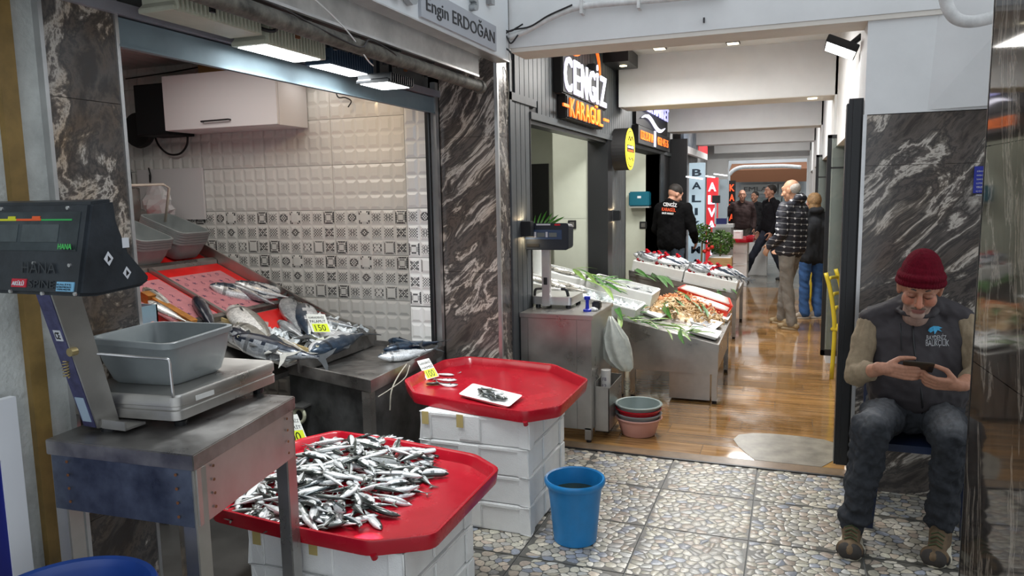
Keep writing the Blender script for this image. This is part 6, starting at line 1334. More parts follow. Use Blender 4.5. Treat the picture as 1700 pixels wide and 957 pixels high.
# ================================================================ PEOPLE
def capsule(mb, p0, r0, p1, r1, n=14):
    p0, p1 = Vector(p0), Vector(p1); d = p1-p0; L = d.length
    if L < 1e-6: d = Vector((0, 0, 1)); L = 1e-6; p1 = p0+d*1e-6
    d = d.normalized(); u = Vector((0, 0, 1)) if abs(d.z) < .9 else Vector((1, 0, 0)); a = (u-d*u.dot(d)).normalized(); b = d.cross(a); R = []
    for k in range(1, 5): t = -PI/2+PI/2*k/4; R.append((p0+d*r0*math.sin(t), r0*math.cos(t)))
    for k in range(0, 4): t = PI/2*k/4; R.append((p1+d*r1*math.sin(t), r1*math.cos(t)))
    mb.rings([[c+(a*math.cos(2*PI*k/n)+b*math.sin(2*PI*k/n))*r for k in range(n)] for c, r in R])
def ellip(mb, c, r, rot=None, n=18):
    c = Vector(c); rot = rot or Matrix.Identity(3); R = []
    for i in range(1, 10):
        t = -PI/2+PI*i/10; R.append([c+rot @ Vector((r[0]*math.cos(t)*math.cos(2*PI*k/n), r[1]*math.cos(t)*math.sin(2*PI*k/n), r[2]*math.sin(t))) for k in range(n)])
    mb.rings(R)
def blob(name, prims, voxel, it, mats, parent, colf=None, disp=None, world=True, cut=None, **tags):
    mb = MB()
    for p in prims:
        if p[0] == 'e': ellip(mb, p[1], p[2], p[3] if len(p) > 3 else None)
        else: capsule(mb, p[0], p[1], p[2], p[3])
    me = bpy.data.meshes.new('tmp'); me.from_pydata(mb.v, [], mb.f); me.update()
    bm = bmesh.new(); bm.from_mesh(me); bmesh.ops.recalc_face_normals(bm, faces=bm.faces); bm.to_mesh(me); bm.free()
    o = bpy.data.objects.new('tmp', me); C.objects.link(o); m = o.modifiers.new('r', 'REMESH'); m.mode = 'VOXEL'; m.voxel_size = voxel
    if it: s = o.modifiers.new('s', 'SMOOTH'); s.factor = .5; s.iterations = it
    dg = bpy.context.evaluated_depsgraph_get(); nm = bpy.data.meshes.new_from_object(o.evaluated_get(dg)); bpy.data.objects.remove(o); bpy.data.meshes.remove(me)
    n = len(nm.vertices); co = np.empty(n*3); nm.vertices.foreach_get('co', co); co = co.reshape(-1, 3)
    if disp is not None:
        no = np.empty(n*3); nm.vertices.foreach_get('normal', no); no = no.reshape(-1, 3); co = co+no*disp(co)[:, None]; nm.vertices.foreach_set('co', co.ravel())
    if cut is not None:
        keep = cut(co); bm = bmesh.new(); bm.from_mesh(nm); bm.verts.ensure_lookup_table(); bmesh.ops.delete(bm, geom=[v for v in bm.verts if not keep[v.index]], context='VERTS'); bm.to_mesh(nm); bm.free(); n = len(nm.vertices); co = np.empty(n*3); nm.vertices.foreach_get('co', co); co = co.reshape(-1, 3)
    if colf is not None:
        c = np.clip(colf(co), 0, 1); ca = nm.color_attributes.new('Col', 'FLOAT_COLOR', 'POINT'); ca.data.foreach_set('color', np.hstack([c, np.ones((n, 1))]).ravel())
    nm.materials.clear()
    for q in (mats if isinstance(mats, list) else [mats]): nm.materials.append(q)
    nm.shade_smooth(); nm.name = name
    ob = bpy.data.objects.new(name, nm); C.objects.link(ob)
    return fin(ob, parent, world, True, tags)
def wob(f, amp, seed=0):   # cloth folds as a sum of a few directed waves
    r_ = np.random.default_rng(seed); ks = r_.normal(size=(7, 3))*f; ph = r_.uniform(0, 6.28, 7)
    return lambda co: amp*np.sum(np.sin(co @ ks.T+ph)**3, axis=1)/2.2
M_skin = attr_mat('skin', .5, spec=.35, mul=.10, vscale=90, bump=.08, bscale=260)
SKIN = np.array((.46, .225, .145)); SKD = np.array((.38, .17, .11))
def hand_prims(Wp, f, n_, t, s=1.0, curl=(.5, .6, .5), spread=.12, thumb=(.5, .5), grip=None):
    """Wp wrist, f finger direction, n_ palm normal, t thumb side"""
    f = Vector(f).normalized(); n_ = Vector(n_); n_ = (n_-f*n_.dot(f)).normalized(); t = Vector(t); t = (t-f*t.dot(f)-n_*t.dot(n_)).normalized(); Wp = Vector(Wp); P = []
    P += [(Wp-f*.02*s, .024*s, Wp+f*.02*s, .024*s)]
    for k in (-1.2, -.4, .4, 1.2): P.append((Wp+f*.012*s+t*.012*k*s, .015*s, Wp+f*.082*s+t*.018*k*s, .0115*s))
    for i, (k, L) in enumerate(((1.25, .92), (.42, 1.02), (-.42, .95), (-1.25, .76))):
        p = Wp+f*.085*s+t*.0185*k*s; d = (f+t*spread*k*.5).normalized(); rr_ = (.0098, .0088, .0080, .0070)
        for j, (l, c) in enumerate(zip((.040, .026, .021), curl)):
            R_ = Matrix.Rotation(c, 3, d.cross(n_)); d = (R_ @ d).normalized(); q = p+d*l*L*s; P.append((p, rr_[j]*s, q, rr_[j+1]*s)); p = q; 
            n2 = R_ @ n_
    p = Wp+f*.025*s+t*.026*s+n_*.006*s; d = (f*thumb[0]+t*.75+n_*thumb[1]).normalized(); q = p+d*.042*s; P.append((p, .0135*s, q, .0110*s)); d2 = (d+f*.9-t*.25).normalized(); q2 = q+d2*.032*s; P.append((q, .0110*s, q2, .0095*s)); d3 = (d2+f*.5).normalized(); P.append((q2, .0095*s, q2+d3*.024*s, .0078*s))
    return P
def head_prims(c, Rm, s=1.0):
    T = lambda x, y, z: Vector(c)+Rm @ (Vector((x, y, z))*s); E = lambda x, y, z, a, b, d, r=None: ('e', T(x, y, z), (a*s, b*s, d*s), Rm @ r if r else Rm); P = []
    P += [E(0, .018, .030, .077, .096, .100), E(0, -.018, -.045, .060, .066, .062), E(0, -.062, -.092, .030, .026, .022), E(.038, -.052, -.022, .030, .030, .036), E(-.038, -.052, -.022, .030, .030, .036)]
    P += [(T(-.036, -.070, .030), .014*s, T(.036, -.070, .030), .014*s), (T(-.03, -.066, .05), .022*s, T(.03, -.066, .05), .022*s)]
    P += [(T(0, -.082, .016), .0095*s, T(0, -.112, -.026), .0125*s), (T(-.011, -.098, -.030), .0085*s, T(.011, -.098, -.030), .0085*s)]
    for k in (-1, 1): P += [E(.031*k, -.072, .006, .0165, .013, .011), E(.078*k, .012, -.006, .011, .020, .030), E(.083*k, .006, .010, .008, .014, .016)]
    P += [(T(-.020, -.082, -.058), .0085*s, T(.020, -.082, -.058), .0085*s), (T(-.016, -.080, -.068), .0085*s, T(.016, -.080, -.068), .0085*s), (T(0, .02, -.06), .052*s, T(0, .035, -.15), .055*s)]
    return P, T
# ---------------- seated man
man = thing('person', 'seated man in dark red knit cap and grey vest looking down at a phone', 'person', (.56, 3.95, 0))
pel = Vector((.595, 4.02, .56)); hL, hR = pel+Vector((-.10, -.02, 0)), pel+Vector((.10, -.02, 0))      # image left / right
kL, kR = at(1447, 712, Y=3.60), at(1578, 728, Y=3.63); aL, aR = at(1418, 862, Y=3.60), at(1563, 862, Y=3.66)
ch = at(1522, 560, Y=4.02); sL, sR = at(1446, 528, Y=4.01), at(1598, 528, Y=4.01); eL, eR = at(1421, 622, Y=3.88), at(1626, 622, Y=3.88)
wL, wR = at(1466, 612, Y=3.69), at(1592, 640, Y=3.68); hc = at(1527, 480, Y=3.83)
Rh = Matrix.Rotation(-.12, 3, 'Z') @ Matrix.Rotation(.36, 3, 'X') @ Matrix.Rotation(.06, 3, 'Y')
HP, HT = head_prims(hc, Rh, 1.07)
prims = HP+[(HT(0, .03, -.12), .055, Vector((ch.x, 4.04, ch.z+.06)), .05), (ch, .08, pel+Vector((0, .02, .03)), .08), (eL, .038, wL, .029), (eR, .038, wR, .029), (sL, .05, eL, .042), (sR, .05, eR, .042)]
prims += hand_prims(wL, (.93, -.20, -.10), (.10, 1, .15), (0, .15, 1), 1.08, (.35, .45, .35), .10, (1.0, .75))
prims += hand_prims(wR, (-.95, -.12, .04), (.0, .85, .5), (0, -.45, 1), 1.08, (.45, .65, .5), .10, (.8, .7))
RhI = Rh.transposed()
def facecol(co):
    q = (co-np.array(hc)) @ np.array(RhI).T/1.07; c = np.tile(SKIN, (len(co), 1)); x, y, z = q.T; head = (np.abs(x) < .12) & (np.abs(y) < .2) & (z > -.2)
    jaw = head & (z < -.035) & (y < .05); g = np.clip((-.030-z)/.03, 0, 1)[:, None]*.55*jaw[:, None]; c = c*(1-g)+np.array((.36, .31, .28))*g
    chk = head & (y < -.05) & (np.abs(np.abs(x)-.04) < .02) & (np.abs(z+.02) < .02); c[chk] = c[chk]*np.array((1.12, .92, .9))
    nose = head & (np.abs(x) < .018) & (y < -.095) & (z > -.045); c[nose] = c[nose]*np.array((1.15, .95, .92))
    lip = head & (np.abs(x) < .026) & (y < -.078) & (z < -.054) & (z > -.075); c[lip] = np.array((.34, .14, .12))
    sock = head & (y < -.06) & (np.abs(np.abs(x)-.031) < .020) & (np.abs(z-.008) < .014); c[sock] = c[sock]*np.array((.80, .74, .74))
    return c
blob('body', prims, .0042, 2, M_skin, man, colf=facecol)
M_hair = mat('greying_hair', (.10, .08, .07), .8, var=.5, vscale=200); M_lash = mat('dark_lash', (.02, .012, .01), .6)
tb_ = MB()
for sgn in (-1, 1):
    tb_.tube([HT(sgn*x_, y_, z_) for x_, y_, z_ in ((.017, -.0845, .0335), (.030, -.085, .040), (.046, -.074, .036))], [.003, .0045, .002], 6)
tb_.build('eyebrows', M_hair, man, world=True, smooth='all')
tb_ = MB()
for sgn in (-1, 1): tb_.tube([HT(sgn*x_, y_, z_) for x_, y_, z_ in ((.018, -.0820, .0005), (.030, -.0865, -.0015), (.044, -.078, .001))], [.0012, .0017, .001], 6)
tb_.build('eyelashes', M_lash, man, world=True)
blob('moustache', [(HT(-.026, -.084, -.052), .004, HT(-.006, -.096, -.045), .0065), (HT(.026, -.084, -.052), .004, HT(.006, -.096, -.045), .0065)], .0025, 1, mat('grey_brown_moustache', (.16, .11, .08), .85, var=.6, vscale=260, bump=.5, bscale=300), man)
M_knit = mat('dark_red_knit', (.115, .003, .012), .95, var=.2, vscale=50, bump=.3, bscale=200, spec=.2)
def knit(co):
    q = (co-np.array(hc)) @ np.array(RhI).T; a = np.arctan2(q[:, 0], -q[:, 1]); return .0012*np.sin(a*46)+.002*np.sin(q[:, 2]*70)
cap = [('e', HT(0, .014, .072), (.088, .114, .090), Rh), ('e', HT(0, .020, .114), (.074, .094, .064), Rh)]
for k in range(18):
    a, b = 2*PI*k/18, 2*PI*(k+1)/18; f_z = lambda t: .020+.030*max(0, -math.sin(t))-.008*max(0, math.sin(t)); cap.append((HT(.083*math.cos(a), .012+.106*math.sin(a), f_z(a)+.014), .017, HT(.083*math.cos(b), .012+.106*math.sin(b), f_z(b)+.014), .017)); cap.append((HT(.082*math.cos(a), .012+.105*math.sin(a), f_z(a)+.040), .0165, HT(.082*math.cos(b), .012+.105*math.sin(b), f_z(b)+.040), .0165))
blob('knit_cap', cap, .004, 2, M_knit, man, disp=knit)
# shirt sleeves rolled to mid forearm
M_shirt = mat('khaki_knit_shirt', (.27, .21, .135), .85, var=.12, vscale=30, bump=.15, bscale=180)
mid = lambda a, b, t: Vector(a).lerp(Vector(b), t)
blob('shirt', [(mid(sL, eL, .12), .062, eL, .058), (eL, .060, mid(eL, wL, .42), .048), (mid(eL, wL, .36), .052, mid(eL, wL, .44), .050), (mid(sR, eR, .12), .062, eR, .058), (eR, .060, mid(eR, wR, .42), .048), (mid(eR, wR, .36), .052, mid(eR, wR, .44), .050), (mid(sL, sR, .15)+Vector((0, .01, -.03)), .06, mid(sL, sR, .85)+Vector((0, .01, -.03)), .06), (mid(eL, wL, 0), .062, mid(eL, wL, .2), .056), (mid(eR, wR, 0), .062, mid(eR, wR, .2), .056)], .006, 2, M_shirt, man, disp=wob(38, .0042, 3))
# vest
M_vest = mat('charcoal_softshell', (.038, .033, .037), .75, var=.12, vscale=12, bump=.08, bscale=120)
bel = Vector((ch.x+.005, 3.93, pel.z+.14)); vp = []
for k in (-1, 1):
    s_ = sL if k < 0 else sR
    vp += [(s_+Vector((-.012*k, 0, -.004)), .068, ch+Vector((.085*k, 0, -.02)), .132), (s_+Vector((-.05*k, 0, -.05)), .085, s_+Vector((-.01*k, 0, -.03)), .072), (s_+Vector((-.05*k, -.01, -.10)), .095, ch+Vector((.06*k, -.01, 0)), .135), (ch+Vector((.085*k, 0, -.02)), .130, bel+Vector((.09*k, .04, .0)), .135), (bel+Vector((.09*k, .04, 0)), .135, pel+Vector((.09*k, -.02, .075)), .128), (s_+Vector((-.03*k, 0, .01)), .060, Vector((ch.x+.05*k, 4.0, ch.z+.16)), .055)]
vp += [('e', bel+Vector((0, .01, 0)), (.17, .15, .15)), (pel+Vector((-.10, -.03, .05)), .10, pel+Vector((.10, -.03, .05)), .10), (ch+Vector((0, 0, .06)), .12, ch, .135), (Vector((ch.x-.06, 3.97, ch.z+.165)), .040, Vector((ch.x+.06, 3.97, ch.z+.165)), .040), (ch, .135, bel, .14)]
for k in range(10):
    a, b = PI*.0+2*PI*k/10, 2*PI*(k+1)/10; nc = HT(0, .045, -.145); vp.append((nc+Vector((.075*math.cos(a), .062*math.sin(a), .008+.012*math.sin(a))), .017, nc+Vector((.075*math.cos(b), .062*math.sin(b), .008+.012*math.sin(b))), .017))
vest = blob('vest', vp, .006, 3, M_vest, man, disp=wob(24, .0055, 8))
dgp = bpy.context.evaluated_depsgraph_get
def front_of(o, x, z, off=.003):   # point on the camera side of a mesh under (x, z)
    M_ = wm(o); Mi = M_.inverted(); ok, p, n_, i = o.ray_cast(Mi @ Vector((x, 2.5, z)), (Mi.to_3x3() @ Vector((0, 1, 0))).normalized())
    return (M_ @ p)+Vector((0, -off, 0)) if ok else Vector((x, 3.88, z))
bpy.context.view_layer.update()
zx = lambda v: at(1516+(v-545)*.0+(8 if v > 640 else 0), v, Y=3.86)
zip_pts = [front_of(vest, at(u, v, Y=3.86).x, at(u, v, Y=3.86).z, .002) for u, v in ((1518, 541), (1517, 560), (1518, 580), (1520, 600), (1526, 650), (1528, 668), (1530, 688))]
MB().tube(zip_pts, .0045, 8).build('zipper', M_black, man, world=True, smooth='all')
MB().tube([front_of(vest, at(1497, v, Y=3.87).x, at(1497, v, Y=3.87).z, .001) for v in (540, 555, 570, 583)], .003, 6).build('pocket_zip', M_black, man, world=True)
M_cy = mat('cyan_print', (.03, .35, .62), .5); M_wht = mat('white_print', (.70, .72, .74), .5)
def on_vest(u, v, off=.003): p = at(u, v, Y=3.88); return front_of(vest, p.x, p.z, off)
def curved_text(body, u0, v0, u1, v1, m, name):
    p0 = at(u0, v0, Y=3.88); p1 = at(u1, v1, Y=3.88); o = text(body, m, man, (p0.x, 3.88, p0.z), (p1.x-p0.x, 0, 0), (0, 0, p1.z-p0.z), .001, name=name, bold=.012)
    for vv in o.data.vertices:
        w = wm(man) @ vv.co; q = front_of(vest, w.x, w.z, .0025); vv.co = wm(man).inverted() @ Vector((w.x, q.y, w.z))
curved_text('BAYDENİZ', 1538, 564, 1573, 556, M_wht, 'lettering'); curved_text('BALIKÇILIK', 1536, 576, 1577, 566, M_wht, 'lettering')
em = MB(); e0 = [(1541, 553), (1544, 549), (1551, 546), (1560, 547), (1567, 550), (1561, 551), (1566, 556), (1558, 553), (1552, 559), (1551, 553), (1545, 556)]
em.rings([[on_vest(u, v-3, .003) for u, v in e0], [on_vest(u, v-3, .0045) for u, v in e0]]).build('fish_emblem', M_cy, man, world=True)
# jeans
M_jean = bpy.data.materials.new('washed_dark_denim'); M_jean.use_nodes = True
M_jean = attr_mat('washed_dark_denim', .85, spec=.2, mul=.18, vscale=60, bump=.2, bscale=350)
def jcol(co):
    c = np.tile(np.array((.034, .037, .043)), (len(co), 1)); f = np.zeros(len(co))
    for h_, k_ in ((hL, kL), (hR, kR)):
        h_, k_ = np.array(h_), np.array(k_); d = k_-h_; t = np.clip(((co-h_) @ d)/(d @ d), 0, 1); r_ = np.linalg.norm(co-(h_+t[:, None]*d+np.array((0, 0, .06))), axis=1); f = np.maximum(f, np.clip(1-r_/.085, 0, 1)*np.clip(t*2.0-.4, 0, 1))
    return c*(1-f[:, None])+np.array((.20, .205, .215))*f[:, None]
jp = [(pel+Vector((0, -.10, -.02)), .075, pel, .11), (hL+Vector((.03, -.08, .0)), .085, hR+Vector((-.03, -.08, .0)), .085), (hL, .105, kL, .078), (hR, .105, kR, .078), (kL, .076, aL+Vector((0, 0, .015)), .062), (kR, .076, aR+Vector((0, 0, .015)), .062), (hL+Vector((0, .03, 0)), .12, hR+Vector((0, .03, 0)), .12), (aL+Vector((0, 0, .04)), .064, aL+Vector((0, 0, .005)), .068), (aR+Vector((0, 0, .04)), .064, aR+Vector((0, 0, .005)), .068)]
def jfold(co):
    w = wob(34, .009, 5)(co)+wob(75, .0045, 9)(co); z = co[:, 2]; return w+.006*np.sin(z*95+co[:, 0]*22)*np.clip((.36-z)/.2, 0, 1)+.003*np.sin(co[:, 1]*70+co[:, 0]*40)*(z > .4)
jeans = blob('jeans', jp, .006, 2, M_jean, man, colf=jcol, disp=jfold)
pk_ = [(1437, 676), (1468, 672), (1467, 712), (1430, 716)]
# shoes
M_sole = mat('cream_sole', (.62, .58, .46), .6, var=.1); M_sho = mat('brown_suede', (.13, .085, .045), .8, var=.4, vscale=30, bump=.15); M_mud = mat('dark_mesh', (.035, .03, .026), .85, var=.3); M_lace = mat('olive_lace', (.06, .075, .03), .8)
def shoe(ank, toe_dir, L=.275, mu=M_sho, ms=M_sole, mt=M_mud, par=man, s=1.0, laces=True, w=1.0):
    d = Vector((toe_dir[0], toe_dir[1], 0)).normalized(); sd = Vector((-d.y, d.x, 0)); B = Vector((ank.x, ank.y, 0)); R_ = Matrix((d, sd, Vector((0, 0, 1)))).transposed()
    heel = B-d*.06*s; toe = B+d*.155*s; zz = Vector((0, 0, 1))
    u = blob('shoe', [(heel+zz*.045*s, .036*s, B+zz*.055*s+d*.03*s, .038*s), (B+zz*.055*s+d*.03*s, .038*s, toe+zz*.036*s, .030*s), (toe+zz*.034*s-d*.03*s+sd*.020*s, .032*s, toe+zz*.034*s-d*.03*s-sd*.020*s, .032*s), (B+zz*.05*s, .042*s, B+zz*.115*s, .043*s), (B+zz*.115*s, .042*s, B+zz*.06*s+d*.07*s, .034*s)], .0048*s if s > .9 else .008, 2, mu, par)
    sl_ = []
    for k in range(24):
        a = 2*PI*k/24; x = .048+.125*math.cos(a); y = .042*math.sin(a)*(1.12 if x > .06 else .88); sl_.append(B+d*x*s+sd*y*s*w)
    if par is man: rr_ = par
    MB().rings([[p+zz*.0005 for p in sl_], [p*1.0+zz*.006*s for p in [B+d*.048*s+(q-B-d*.048*s)*1.03 for q in sl_]], [p+zz*.024*s for p in [B+d*.048*s+(q-B-d*.048*s)*1.02 for q in sl_]], [p+zz*.026*s for p in sl_]]).build('sole', ms, u, world=True, smooth='all')
    if laces:
        blob('toe_cap', [(toe+zz*.032*s-d*.006*s+sd*.012*s, .0345*s, toe+zz*.032*s-d*.006*s-sd*.012*s, .0345*s), (toe+zz*.022*s-d*.04*s+sd*.028*s, .028*s, toe+zz*.022*s-d*.04*s-sd*.028*s, .028*s)], .005, 1, mt, u)
        for k in range(5):
            c = B+d*(.052+.017*k)*s+zz*(.112-.0095*k)*s; MB().tube([c-sd*.024*s-zz*.006, c+zz*.008*s, c+sd*.024*s+zz*(-.006)], .0034*s, 6).build('lace', M_lace, u, world=True)
    return u
shoe(aL+Vector((-.005, .02, 0)), (-.12, -1), s=1.1, w=1.2); shoe(aR+Vector((0.0, .0, 0)), (-.30, -.95), s=1.1, w=1.2)
blob('socks', [(aL, .042, aL+Vector((0, 0, .03)), .042), (aR, .042, aR+Vector((0, 0, .03)), .042)], .008, 1, M_blackm, man)
# phone, ring
phn = thing('phone', 'dark bronze phone held in the seated man\'s hands', 'phone', (.5, 3.6, .8)); pc_ = at(1524, 609, Y=3.672)
ph_x = Vector((.98, -.02, -.04)).normalized(); ph_n = Vector((0, -.72, -.69)).normalized(); ph_y = ph_n.cross(ph_x).normalized()
MB().obox(pc_, ph_x*.062, ph_y*.036, ph_n*.004).build('body', mat('bronze_metal', (.06, .045, .03), .3, .5), phn, world=True, bevel=.003); MB().obox(pc_-ph_n*.0045, ph_x*.058, ph_y*.033, ph_n*.0005).build('screen', M_black, phn, world=True)
MB().obox(pc_+ph_n*.0045+ph_x*.05, ph_x*.008, ph_y*.012, ph_n*.001).build('camera_bump', M_black, phn, world=True)
# blue plastic chair
chr_ = thing('plastic_chair', 'dark blue plastic chair under the seated man, against the marble pier', 'chair', (.60, 4.0, 0)); M_bch = mat('dark_blue_chair_plastic', (.012, .022, .06), .45)
MB().rings([rrect([Vector(p) for p in ((.39, 3.80, 0), (.81, 3.80, 0), (.80, 4.22, 0), (.41, 4.22, 0))], .06, z) for z in (.405, .41, .435, .44)]).build('seat', M_bch, chr_, world=True, smooth=True)
for x, y, dx in ((.415, 3.83, -.02), (.785, 3.83, .02), (.43, 4.20, -.01), (.77, 4.20, .01)): MB().rings([[(x+dx+a, y+b, 0) for a, b in ((-.018, -.018), (.018, -.018), (.018, .018), (-.018, .018))], [(x+a, y+b, .41) for a, b in ((-.024, -.024), (.024, -.024), (.024, .024), (-.024, .024))]]).build('leg', M_bch, chr_, world=True)
for k in range(5): bx('back_slat', .44+.07*k, .48+.07*k, 4.225, 4.245, .46, .86, M_bch, chr_)
MB().tube(catmull([(.40, 4.22, .42), (.405, 4.235, .70), (.45, 4.245, .88), (.60, 4.25, .91), (.75, 4.245, .88), (.795, 4.235, .70), (.80, 4.22, .42)], 4), .016, 8).build('back_frame', M_bch, chr_, world=True, smooth='all')
# ---------------- standing people farther along
def figure(label, x, y, h, rz, cols, over={}, head=(0, 0), hair=None, jacket_len=.0, bulk=1.0, hood=False, jmat=None, skirt=0, vox=.011, name='person', group=None, cap=False, seed=1):
    s = h/1.75; R_ = Matrix.Rotation(rz, 3, 'Z'); O = Vector((x, y, 0)); W = lambda p: O+R_ @ (Vector(p)*s)
    J = dict(aL=(-.10, .02, .09), aR=(.10, .02, .09), kL=(-.10, -.015, .50), kR=(.10, -.015, .50), hL=(-.09, 0, .92), hR=(.09, 0, .92), wa=(0, 0, 1.06), ch=(0, .01, 1.28), sL=(-.185, .01, 1.42), sR=(.185, .01, 1.42), eL=(-.25, .03, 1.14), eR=(.25, .03, 1.14), wL=(-.24, -.10, .90), wR=(.24, -.10, .90), hc=(0, -.02, 1.625), tL=(-.1, -1), tR=(.1, -1)); J.update(over)
    P = {k: W(v) for k, v in J.items() if len(v) == 3}; t = thing(name, label, 'person', (x, y, 0), group=group)
    Rh_ = R_ @ Matrix.Rotation(head[0], 3, 'Z') @ Matrix.Rotation(head[1], 3, 'X'); HP, HT_ = head_prims(P['hc'], Rh_, s); up = Vector((0, 0, 1))
    fw = lambda k: (P['w'+k]-P['e'+k]).normalized()
    pr_ = HP+[(HT_(0, .03, -.12), .052*s, P['ch']+up*.1, .05*s), (P['ch'], .06*s, P['wa'], .06*s), (P['wa'], .06*s, (P['hL']+P['hR'])/2, .06*s)]
    for k in 'LR':
        pr_ += [(P['s'+k], .045*s, P['e'+k], .036*s), (P['e'+k], .036*s, P['w'+k], .027*s), (P['h'+k], .075*s, P['k'+k], .05*s), (P['k'+k], .05*s, P['a'+k], .036*s), (P['ch']+up*.06*s, .045*s, P['s'+k], .045*s)]
        inw = (P['ch']-P['s'+k]); inw.z = 0; pr_ += hand_prims(P['w'+k], fw(k)+Vector((0, 0, -.3)), inw.normalized(), R_ @ Vector((0, -1, .2)), s*1.05, (.3, .4, .3))
    sk = np.array(cols.get('skin', (.42, .22, .15))); blob('body', pr_, .0075, 1, M_skin, t, colf=lambda co: np.tile(sk, (len(co), 1)))
    if hair: blob('hair', [('e', HT_(*hair[1]), tuple(q*s for q in hair[2]), Rh_)]+[('e', HT_(*e[0]), tuple(q*s for q in e[1]), Rh_) for e in hair[3:]], .006, 1, hair[0], t)
    b = bulk; jp_ = []
    hb = (P['hL']+P['hR'])/2-up*jacket_len
    jp_ += [(P['ch']+up*.05*s, .115*s*b, P['wa'], .12*s*b), (P['wa'], .12*s*b, hb+up*.05, .115*s*b), (HT_(0, .045, -.135), .062*s, P['ch']+up*.05*s, .11*s)]
    for k, q in (('L', -1), ('R', 1)):
        of = R_ @ Vector((.075*q*s, 0, 0)); jp_ += [(P['s'+k], .068*s*b, P['e'+k], .055*s*b), (P['e'+k], .054*s*b, P['w'+k]-fw(k)*.015, .042*s*b), (P['ch']+of, .115*s*b, P['wa']+of, .112*s*b), (P['wa']+of, .112*s*b, hb+of+up*.05, .115*s*b), (P['s'+k], .065*s*b, P['ch']+of, .11*s*b), (P['s'+k], .06*s, HT_(0, .035, -.14), .055*s)]
    if hood: jp_ += [('e', HT_(0, .09, -.11), (.11*s, .07*s, .06*s), Rh_), (HT_(-.08, .02, -.13), .035*s, HT_(.08, .02, -.13), .035*s)]
    else: jp_ += [(HT_(-.04, .04, -.125), .038*s, HT_(.04, .04, -.125), .038*s)]
    jk = blob('jacket', jp_, vox, 2, jmat or mat('cloth', cols['jacket'], .95, var=.15, vscale=15, spec=.12), t, disp=wob(26, .006, seed))
    blob('trousers', [x_ for k in 'LR' for x_ in ((P['h'+k], .095*s, P['k'+k], .072*s), (P['k'+k], .072*s, P['a'+k], .058*s*cols.get('flare', 1)), (P['a'+k]+up*.03, .058*s*cols.get('flare', 1), P['a'+k]-up*.01, .060*s*cols.get('flare', 1)))]+[(P['hL']+up*.04, .10*s, P['hR']+up*.04, .10*s)], vox*.8, 2, mat('trouser_cloth', cols['trousers'], .85, var=.18, vscale=14, bump=.1), t, disp=wob(30, .006, seed+3))
    for k in 'LR':
        td = R_ @ Vector((*J['t'+k], 0)); zl = P['a'+k].z-.09*s; shoe(P['a'+k], (td.x, td.y), mu=mat('shoe_upper', cols['shoes'], .6, var=.2), ms=mat('shoe_sole', cols.get('sole', (.25, .22, .18)), .6), par=t, s=s*.98, laces=False)
    return t, jk, HT_, Rh_
M_whair = mat('white_grey_hair', (.42, .40, .37), .8, var=.25, vscale=40); M_dhair = mat('dark_hair', (.015, .012, .010), .7, var=.3, vscale=60); M_bhair = mat('blond_brown_hair', (.24, .14, .06), .7, var=.4, vscale=40)
HAIR = lambda m: (m, (0, .030, .045), (.084, .098, .098))
# patterned puffer jacket
mp_ = bpy.data.materials.new('navy_jacket_white_rows'); mp_.use_nodes = True; nt = mp_.node_tree; L_ = nt.links; bs = nt.nodes['Principled BSDF']; bs.inputs['Roughness'].default_value = .6
tc = nt.nodes.new('ShaderNodeTexCoord'); sx = nt.nodes.new('ShaderNodeSeparateXYZ'); L_.new(tc.outputs['Object'], sx.inputs[0])
def mth(op, a, b=None):
    n = nt.nodes.new('ShaderNodeMath'); n.operation = op
    for i, q in enumerate((a, b)):
        if q is None: continue
        if isinstance(q, (int, float)): n.inputs[i].default_value = q
        else: L_.new(q, n.inputs[i])
    return n.outputs[0]
tilt = mth('ADD', sx.outputs['Z'], mth('MULTIPLY', sx.outputs['X'], .10)); row = mth('FRACT', mth('DIVIDE', tilt, .068)); xs_ = mth('ADD', sx.outputs['X'], mth('MULTIPLY', sx.outputs['Y'], .5)); col_ = mth('FRACT', mth('DIVIDE', xs_, .115))
line = mth('MULTIPLY', mth('LESS_THAN', mth('ABSOLUTE', mth('SUBTRACT', row  , .5)), .035), mth('GREATER_THAN', mth('ABSOLUTE', mth('SUBTRACT', col_, .5)), .09))
hrt = mth('LESS_THAN', mth('ADD', mth('MULTIPLY', mth('ABSOLUTE', mth('SUBTRACT', col_, .5)), 1.7), mth('ABSOLUTE', mth('SUBTRACT', row, .45))), .22)
mx = nt.nodes.new('ShaderNodeMixRGB'); L_.new(mth('MAXIMUM', mth('MULTIPLY', line, .55), hrt), mx.inputs[0]); mx.inputs[1].default_value = (.014, .016, .026, 1); mx.inputs[2].default_value = (.55, .56, .58, 1); L_.new(mx.outputs[0], bs.inputs['Base Color'])
figure('white-haired man in a navy jacket with white rows standing in the passage', .0, 9.38, 1.76, math.radians(-118), dict(jacket=(.02, .02, .03), trousers=(.20, .185, .165), shoes=(.30, .22, .12), sole=(.35, .27, .17), skin=(.50, .27, .17)),
       over=dict(aL=(-.13, -.16, .09), kL=(-.12, -.12, .50), aR=(.11, .10, .09), kR=(.10, .02, .50), eL=(-.27, -.02, 1.14), wL=(-.20, -.20, .98), eR=(.26, .02, 1.14), wR=(.20, -.16, .98), tL=(-.2, -1), tR=(0, -1)), head=(.1, .22), hair=(M_whair, (0, .045, .020), (.080, .078, .075)), hood=True, bulk=1.27, jmat=mp_, vox=.010, seed=4)
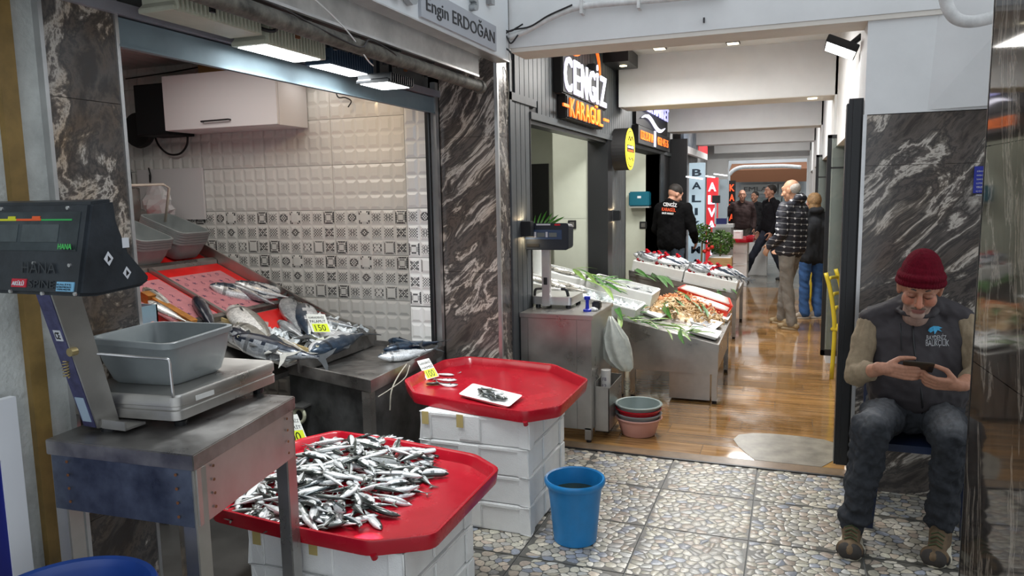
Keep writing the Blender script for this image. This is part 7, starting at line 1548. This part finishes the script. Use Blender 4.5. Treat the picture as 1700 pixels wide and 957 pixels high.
figure('woman in a dark padded coat and flared blue jeans behind the white-haired man', .26, 10.15, 1.60, math.radians(-150), dict(jacket=(.030, .032, .036), trousers=(.035, .10, .26), shoes=(.45, .38, .30), sole=(.60, .55, .48), flare=1.25), over=dict(tL=(.9, -.3), tR=(.9, -.3)), hair=(M_bhair, (0, .03, .03), (.095, .105, .11), ((0, .05, -.06), (.085, .07, .10))), hood=True, bulk=1.12, jacket_len=.10, seed=7)
figure('man in black striding with one leg back, partly hidden by the white-haired man', -.36, 14.3, 1.74, math.radians(-60), dict(jacket=(.010, .010, .012), trousers=(.012, .016, .030), shoes=(.01, .01, .01)), over=dict(aL=(-.12, -.42, .12), kL=(-.11, -.25, .50), aR=(.10, .25, .12), kR=(.10, .05, .52)), hair=HAIR(M_dhair), bulk=1.05, seed=9)
figure('man in a brown jacket facing us behind the far foam boxes', -.98, 16.3, 1.66, .15, dict(jacket=(.055, .038, .038), trousers=(.10, .085, .075), shoes=(.02, .02, .02)), over=dict(eL=(-.34, .05, 1.2), wL=(-.42, -.05, 1.02), eR=(.27, .03, 1.14), wR=(.26, -.05, .90)), hair=(M_dhair, (0, .05, .015), (.078, .07, .07)), bulk=1.12, seed=11)
figure('dark-haired person behind the man in the brown jacket', -.78, 17.6, 1.62, -.5, dict(jacket=(.02, .02, .022), trousers=(.03, .03, .035), shoes=(.02, .02, .02)), hair=HAIR(M_dhair), seed=13)
wk, wj, WT, WR = figure('worker in a black jacket with a printed back bending over the farther stand', -1.50, 10.02, 1.76, math.radians(158), dict(jacket=(.003, .003, .0035), trousers=(.03, .045, .065), shoes=(.02, .02, .02)), over=dict(hc=(.03, -.14, 1.60), ch=(0, -.04, 1.27), sL=(-.20, -.04, 1.42), sR=(.20, -.04, 1.42), eL=(-.28, -.06, 1.14), wL=(-.20, -.28, .98), eR=(.28, -.06, 1.14), wR=(.20, -.28, .98)), head=(-.5, .45), hair=(M_dhair, (0, .020, .058), (.086, .102, .085)), bulk=1.15, seed=15)
bpy.context.view_layer.update()
def on_j(u, v, off=.004): 
    p = at(u, v, Y=9.7); Mi = wm(wj).inverted(); o0 = at(u, v, Y=9.0); d = (p-o0).normalized(); ok, q, n_, i = wj.ray_cast(Mi @ o0, (Mi.to_3x3() @ d).normalized()); return (wm(wj) @ q)-d*off if ok else p
def jtext(s, u0, v0, w, hgt, m):
    p0, p1, p2 = on_j(u0, v0), on_j(u0+w, v0+w*.10), on_j(u0, v0-hgt); yy = min(p0.y, p1.y, p2.y)-.012
    text(s, m, wk, (p0.x, yy, p0.z), (p1.x-p0.x, 0, p1.z-p0.z), (0, 0, p2.z-p0.z), .014, bold=.015)
jtext('CENGİZ', 1103, 342, 21, 8, M_wht); jtext('KARAGÜL', 1101, 350, 21, 7, mat('orange_print', (.65, .08, .02), .6)); jtext('BALIK MARKET', 1101, 355, 18, 3, M_wht)
